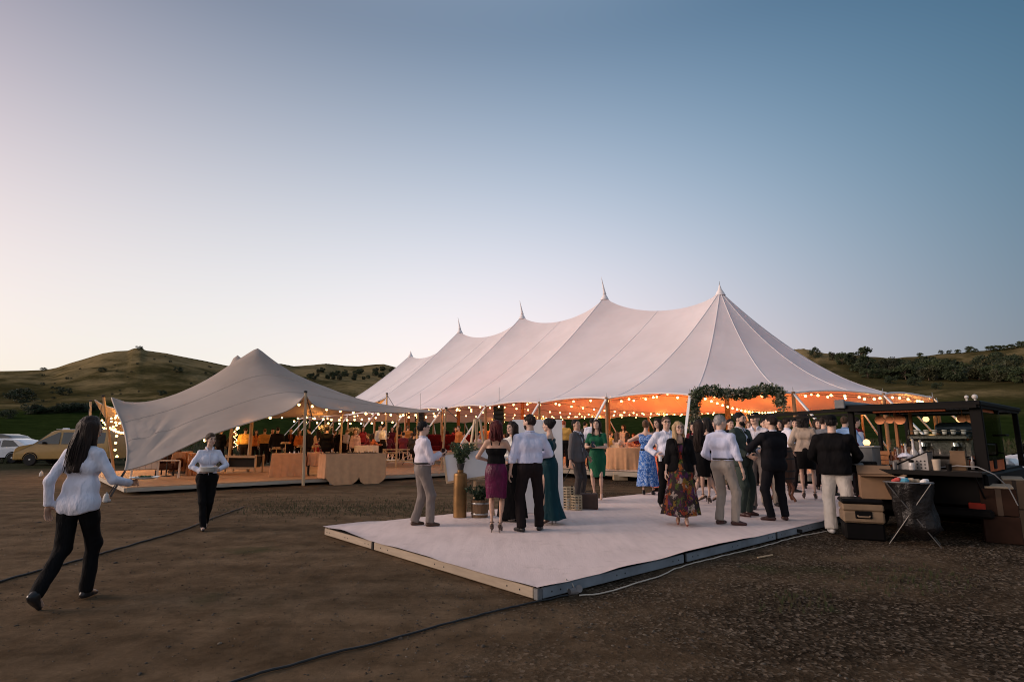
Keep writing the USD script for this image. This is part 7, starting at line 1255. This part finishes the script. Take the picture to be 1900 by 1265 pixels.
# ------------------------------------------------------------------ parked cars on the left
PAINT_Y, PAINT_W, PAINT_B = mat('taxi_yellow', (.37, .22, .065), .35, coat=.4, var=.05), mat('car_white', (.66, .67, .70), .28, coat=.6, var=.03), mat('car_dark', (.015, .018, .026), .25, coat=.6)
CARGLASS = mat('car_glass', (.014, .017, .02), .06, spec=.7); HEADL = mat('headlight_glass', (.5, .5, .5), .12, spec=.7)
def vehicle(label, cat_, at, yaw, prof, width, z_belt, tumble, paint, wheels, r_w, side_wins, screen, name='parked_car', extra=()):
    """side profile (x to the rear, z) extruded over the width and drawn in above the belt line; front towards -x"""
    t = thing(name, label, cat_, at, yaw); prof = np.asarray(prof, float); ys = np.array([-1, -.96, -.8, 0, .8, .96, 1]) * width / 2; ins = np.array([.94, .985, 1.0, 1.0, 1.0, .985, .94]); cz = prof.mean(0); rings = []
    for y, k in zip(ys, ins): pr = cz + (prof - cz) * [.5 + .5 * k, k]; tw = 1 - tumble * np.clip((pr[:, 1] - z_belt) / 1.0, 0, 1); rings.append(np.column_stack([pr[:, 0], y * tw, pr[:, 1]]))
    v, f = loft(rings, cap=(False, False)); n_ = len(prof); tri = shapely.Polygon(prof); e = trimesh.creation.extrude_polygon(tri, .001, engine='earcut'); fe = [[int(np.argmin(np.abs(prof - e.vertices[i][:2]).sum(1))) for i in tri_] for tri_ in e.faces if e.vertices[tri_][:, 2].max() < 1e-6]
    f = np.vstack([f] + [np.array(fe) + o_ for o_ in (0, (len(ys) - 1) * n_)]); part(t, 'body', (v, f), paint, 35)
    def yy(z, s_): return s_ * (width / 2 * (1 - tumble * max(0, min(1, z - z_belt))) * .985 + .012)
    for s_ in (-1, 1):
        for w_ in side_wins:
            q_ = np.array([[x, yy(z, s_), z] for x, z in w_]); q2 = q_ - [0, s_ * .03, 0]; k = len(q_); fs = [[0, i, i + 1] for i in range(1, k - 1)] + [[k, k + i + 1, k + i] for i in range(1, k - 1)] + [[i, (i + 1) % k, k + (i + 1) % k] for i in range(k)] + [[i, k + (i + 1) % k, k + i] for i in range(k)]; part(t, 'side_window', (np.vstack([q_, q2]), np.array(fs)), CARGLASS, False)
        part(t, 'headlight', sphere(.11, (wheels[0] - .72 + .12, s_ * (width / 2 - .22), z_belt - .28), 2, (1.2, 1.2, .7)), HEADL); part(t, 'wing_mirror', box(.12, .16, .13, (screen[0][0] + .55, s_ * (width / 2 + .06), z_belt + .12), .03), TRIM)
        for wx in wheels:
            w_ = part(t, 'wheel', mv(rotx(lathe([(r_w * .6, -.1), (r_w * .95, -.1), (r_w, -.07), (r_w, .07), (r_w * .95, .1), (r_w * .6, .1)], 22), PI / 2), wx, s_ * (width / 2 - .09), r_w), RUB); part(w_, 'rim', mv(rotx(lathe([(0, -.105), (.05, -.1), (r_w * .5, -.07), (r_w * .62, -.1), (r_w * .62, .1), (r_w * .5, .07), (.05, .1), (0, .105)], 18), PI / 2), wx, s_ * (width / 2 - .09), r_w), mat('alloy_rim', (.5, .5, .5), .35, .6))
            part(t, 'wheel_arch', mv(rotx(tube([(r_w * 1.12 * math.cos(a_), r_w * 1.12 * math.sin(a_), 0) for a_ in np.linspace(.1, PI - .1, 14)], .035, 6), PI / 2), wx, s_ * (width / 2 - .01), r_w), TRIM)
    (x0, z0), (x1, z1) = screen; w0, w1 = width / 2 * .86, width / 2 * .86 * (1 - tumble * .8); nx, nz = -(z1 - z0), (x1 - x0); L_ = math.hypot(nx, nz); o_ = np.array([nx / L_ * .02, 0, nz / L_ * .02])
    q_ = np.array([[x0, -w0, z0], [x0, w0, z0], [x1, w1, z1], [x1, -w1, z1]]); part(t, 'windscreen', (np.vstack([q_ + o_, q_ - o_]), quads([[0, 1, 2, 3], [4, 7, 6, 5], [0, 4, 5, 1], [1, 5, 6, 2], [2, 6, 7, 3], [3, 7, 4, 0]])), CARGLASS, False)
    part(t, 'bumper', box(.22, width * .96, .24, (prof[:, 0].min() + .1, 0, .42), .06), TRIM if paint is not PAINT_W else paint); part(t, 'sill', box(wheels[1] - wheels[0] - .8, width * .98, .1, ((wheels[0] + wheels[1]) / 2, 0, .33), .03), TRIM)
    for m_, mm, nm in extra: part(t, nm, m_, mm)
    return t
VAN = [(0.02, .30), (0.0, .62), (.06, .88), (.22, 1.02), (.95, 1.16), (1.25, 1.34), (1.72, 1.78), (1.95, 1.90), (2.4, 1.95), (4.6, 1.95), (4.78, 1.88), (4.88, 1.2), (4.9, .35)]
CAR = [(0.02, .28), (0.0, .52), (.08, .70), (.3, .80), (1.15, .94), (1.95, 1.38), (2.3, 1.46), (3.2, 1.46), (3.7, 1.36), (4.25, 1.02), (4.4, .9), (4.42, .32)]
q_ = P(44, 857, 32.6); yw = .10
vehicle('yellow taxi van, sky reflection painted white on its roof, parked behind the waitress on the left', 'van', (q_[0], q_[1], 0.0), yw, VAN, 1.9, 1.1, .16, PAINT_Y, (.92, 3.95), .33, [[(1.18, 1.18), (1.32, 1.38), (1.75, 1.78), (2.3, 1.80), (2.3, 1.16)], [(2.42, 1.16), (2.42, 1.80), (3.5, 1.80), (3.5, 1.16)], [(3.62, 1.16), (3.62, 1.80), (4.62, 1.78), (4.72, 1.2)]], ((1.02, 1.21), (1.72, 1.80)), 'taxi_van', [(box(2.7, 1.5, .02, (3.3, 0, 1.955), .008), PAINT_W, 'roof_sky_sheen'), (box(.35, .14, .12, (2.0, 0, 1.98), .03), PAINT_W, 'roof_sign')])  # white roof box paints the reflected sky onto the yellow van
q_ = P(-72, 856, 35.4); vehicle('white car cut off by the left edge in front of the dark car', 'car', (q_[0], q_[1], 0.0), .08, CAR, 1.78, .9, .2, PAINT_W, (.86, 3.5), .31, [[(1.5, .98), (2.05, 1.34), (2.7, 1.38), (2.7, .96)], [(2.8, .96), (2.8, 1.38), (3.4, 1.33), (3.8, 1.0)]], ((1.2, .99), (1.95, 1.38)))
q_ = P(-80, 850, 40.0); vehicle('dark car parked behind the white car at the left edge', 'car', (q_[0], q_[1], 0.0), .05, [(x * 1.05, z * 1.2) for x, z in CAR], 1.85, 1.05, .18, PAINT_B, (.9, 3.7), .34, [[(1.6, 1.15), (2.15, 1.6), (2.8, 1.65), (2.8, 1.13)], [(2.95, 1.13), (2.95, 1.65), (3.6, 1.58), (4.0, 1.18)]], ((1.25, 1.17), (2.0, 1.64)))

# ------------------------------------------------------------------ trees and bushes of the hillsides
TREEG = [mat('tree_leaf_a', (0.022, 0.034, 0.012), .7, var=.4, scale=1.0), mat('tree_leaf_b', (0.034, 0.048, 0.016), .7, var=.4, scale=1.0), mat('tree_leaf_c', (0.045, 0.048, 0.02), .7, var=.4, scale=1.0)]
BARK = mat('bark', (.07, .05, .035), .9)
def tree_class(k, trunk=True):
    """one metre tall pattern: trunk with limbs and a crown of leaf-sized faces in clumps"""
    c = proto(('round_tree_pattern', 'wide_tree_pattern', 'tall_tree_pattern', 'low_bush_pattern')[k]); r = np.random.default_rng(40 + k); w_ = (.46, .52, .40, .6)[k]; lo_ = (.05, .04, .06, .02)[k]; cl = []
    limbs = [tube([(0, 0, -.05), (.01, .005, .2), (.0, .01, .45), (.01, 0, .7)], [.035, .028, .02, .008], 7)] if k < 3 else [tube([(0, 0, -.05), (0, 0, .3)], [.03, .01], 5)]
    for i in range(34 if k < 3 else 24):
        a_ = r.uniform(0, 2 * PI); h_ = r.uniform(lo_ + .04, .92); rad = w_ * math.sqrt(max(.05, 1 - ((h_ - (lo_ + .95) / 2) / ((1 - lo_) / 1.85)) ** 2)) * r.uniform(.45, .95); q_ = np.array([rad * math.cos(a_), rad * math.sin(a_), h_]); s_ = r.uniform(.09, .16) * (1.3 if k == 3 else 1); cl.append(mv(leaves(60, (s_ * 1.3, s_ * 1.3, s_), int(r.integers(1e6)), .075, .25, 1.3), *q_))
        if k < 3 and i % 3 == 0: limbs.append(tube([(0, 0, max(.18, h_ - .3)), q_ * .5 + [0, 0, h_ * .42], q_], [.014, .009, .003], 5))
    part(c, 'trunk', cat(*limbs), BARK); cr = part(c, 'crown', cat(*cl), TREEG[k % 3], False); return c
TC = [tree_class(k) for k in range(4)]
tr_rng = np.random.default_rng(77)
def plant_at(px, base, top, k, name, label, group=None, wide=1.0):
    q_ = on_land(px, base); d_ = math.hypot(q_[0], q_[1]); h_ = max(.6, (base - top) / 1071 * d_) * 1.05; use(TC[k], name, label, 'tree' if k < 3 else 'bush', (q_[0], q_[1], float(land(q_[0], q_[1])) - .03 * h_), tr_rng.uniform(0, 6.28), (h_ * wide, h_ * wide, h_), group)
plant_at(1597, 690, 652, 0, 'round_tree', 'large round dark tree at the left end of the right hillside hedge', wide=1.15)
plant_at(1563, 676, 657, 1, 'round_tree', 'dark tree just left of the large round tree'); plant_at(1512, 664, 647, 3, 'skyline_bush', 'small dark bush on the skyline above the tent slope'); plant_at(1545, 668, 654, 2, 'thin_tree', 'thin bare looking tree on the skyline left of the large round tree')
_ord = ('first', 'second', 'third', 'fourth', 'fifth', 'sixth', 'seventh', 'eighth', 'ninth', 'tenth', 'eleventh', 'twelfth', 'thirteenth')
for n_, (px, b, tp, w_) in enumerate(sorted(((1708, 663, 656, 1.2), (1746, 657, 651, 1), (1762, 657, 651, 1), (1778, 656, 650, 1.3), (1800, 654, 645, 1.2), (1811, 654, 648, 1), (1838, 652, 644, 1.4), (1850, 651, 643, 1.4), (1862, 650, 643, 1.4), (1876, 648, 641, 1.4), (1896, 645, 636, 1.4), (1580, 664, 655, 1.2), (1592, 660, 653, 1)))): plant_at(px, b, tp, 1 if w_ > 1.1 else 3, 'skyline_bush', f'small dark bush on the right skyline, {_ord[n_]} from the left', 'bushes on the right skyline', w_)
for i in range(52):
    px = 1614 + (i % 32) * 9.6 + tr_rng.uniform(-4, 4); row = i // 32; b = 697 + (px - 1614) * .03 - row * 7 + tr_rng.uniform(-4, 6); plant_at(px, b, b - tr_rng.uniform(13, 25), int(tr_rng.integers(0, 3)), 'hedgerow_tree', 'dark tree in the hedgerow across the right hillside', 'trees of the right hillside hedgerow', 1.35)
for n_, (px, b, tp) in enumerate(sorted(((1655, 712, 700), (1700, 716, 702), (1740, 722, 712), (1850, 668, 656), (1885, 676, 662), (1830, 684, 664), (1870, 690, 668)))): plant_at(px, b, tp, 3, 'hillside_bush', f'scattered dark bush on the open right hillside, {_ord[n_]} from the left', 'scattered bushes of the right hillside', 1.3)
for px, b, tp, lb in ((37, 747, 727, 'dark round bush low on the left hillside'), (119, 733, 722, 'dark bush on the left hillside right of the round one'), (14, 776, 764, 'dark bush at the left edge above the cars'), (258, 649, 643, 'dark scrub on the very top of the left hill'), (80, 688, 683, 'tiny bush on the left skyline'), (190, 690, 683, 'small bush on the upper slope of the left hill'), (330, 690, 682, 'small bush right of the left hill summit'), (300, 733, 725, 'bush low on the slope above the stretch tent')): plant_at(px, b, tp, 3, 'hillside_bush', lb, None, 1.5)
for i in range(22): px = 58 + i * 5.4 + tr_rng.uniform(-2, 2); b = 768 - i * .25; plant_at(px, b, b - tr_rng.uniform(7, 14), 3, 'field_hedge_bush', 'dark bush in the hedge between the green field and the left hill', 'bushes of the left field hedge', 1.6)
for i in range(60): plant_at(tr_rng.uniform(20, 430), tr_rng.uniform(675, 745), 0, 3, 'slope_shrub', 'small dark shrub scattered on the slope of the left hill', 'shrubs on the left hill', 1.5) if False else None
for i in range(40):
    px = tr_rng.uniform(60, 420); sk = np.interp(px, _sky[:, 0], _sky[:, 1]); b = tr_rng.uniform(sk + 6, 752); plant_at(px, b, b - tr_rng.uniform(1.8, 4.0), 3, 'slope_shrub', 'small dark shrub scattered on the slope of the left hill', 'shrubs on the left hill', 1.25)
for i in range(40):
    px = tr_rng.uniform(560, 735); b = 700 + tr_rng.uniform(-9, 8) - (px - 560) * .02; plant_at(px, b, b - tr_rng.uniform(6, 10), int(tr_rng.integers(0, 3)), 'distant_tree', 'dark tree of the small wood between the two tents', 'trees of the small wood between the tents', 1.2)

# ------------------------------------------------------------------ loose stones, tufts and weeds
r = np.random.default_rng(12); pts, scl = [], []
for n_, x0, x1, y0, y1, s0 in ((7600, -1, 9.5, 2.6, 9.0, .0085), (3000, -5.5, 2, 2.6, 8, .007), (2600, -9, 9, 7, 16, .012)):
    for _ in range(n_):
        x, y = r.uniform(x0, x1), r.uniform(y0, y1); d_ = np.array([x, y]) - B0; a_, b_ = d_ @ TL, d_ @ TR
        if -.03 < a_ < LA + .03 and -.03 < b_ < LB: continue
        pts.append((x, y, float(land(x, y)) + .001)); scl.append(s0 * r.lognormal(0, .45) * r.uniform(.7, 1.2, 3) * .8)
STN = [mat('pebble_grey', (.07, .056, .044), 1.0, spec=.05), mat('pebble_brown', (.065, .045, .03), 1.0, spec=.05), mat('pebble_pale', (.13, .108, .084), 1.0, spec=.05)]
scatter('gravel_stones', 'loose grey and brown stones scattered over the gravel', [stone(k) for k in range(6)], [STN[0], STN[1], STN[0], STN[1], STN[0], STN[2]], pts, scl, r.uniform(0, 6.28, len(pts)))
def tuft(seed, n=16, h_=1.0):
    q_ = np.random.default_rng(seed); vs, fs = [], []
    for i in range(n):
        a_ = q_.uniform(0, 6.28); l_ = q_.uniform(.1, .5); b_ = q_.normal(0, .12, 2); w_ = .025; d_ = np.array([math.cos(a_), math.sin(a_)]); s_ = np.array([-d_[1], d_[0]]) * w_; hh_ = h_ * q_.uniform(.5, 1.1); k = len(vs); vs += [[*(b_ - s_), 0], [*(b_ + s_), 0], [*(b_ + d_ * l_ * .4 + s_ * .7), hh_ * .6], [*(b_ + d_ * l_ * .4 - s_ * .7), hh_ * .6], [*(b_ + d_ * l_), hh_]]; fs += [[k, k + 1, k + 2], [k, k + 2, k + 3], [k + 3, k + 2, k + 4]]
    return np.array(vs), np.array(fs)
GRS = [mat('grass_green', (.04, .05, .016), .8), mat('grass_dry', (.065, .05, .025), .8)]
pts, scl = [], []
for cx_, cy_, sx_, sy_, n_ in ((550, 942, 70, 9, 900), (745, 942, 75, 9, 1000), (1080, 935, 20, 3, 60), (1690, 1075, 60, 16, 260), (1480, 1115, 40, 12, 120)):
    for _ in range(n_): q_ = G(r.normal(cx_, sx_), max(r.normal(cy_, sy_), 880), 0); pts.append((q_[0], q_[1], float(land(q_[0], q_[1])))); scl.append(r.uniform(.025, .055))
scatter('grass_tufts', 'short grass tufts growing through the gravel', [tuft(1), tuft(2)], GRS, pts, scl, r.uniform(0, 6.28, len(pts)))
pts, scl = [], []
for _ in range(6500):
    a_, d_ = r.uniform(-.86, .86), r.uniform(46, 88); x, y = d_ * math.sin(a_), d_ * math.cos(a_); q_ = to_tent((x, y))
    if (-11 < q_[0] < 42 and -13 < q_[1] < 12): continue
    pts.append((x, y, float(land(x, y)))); scl.append(r.uniform(.25, .75) * (.6 if d_ < 44 else 1))
scatter('meadow_weeds', 'rough weeds and long grass at the edge of the lot', [tuft(5, 22), tuft(6, 22), tuft(7, 18)], [GRS[0], GRS[0], GRS[1]], pts, scl, r.uniform(0, 6.28, len(pts)))
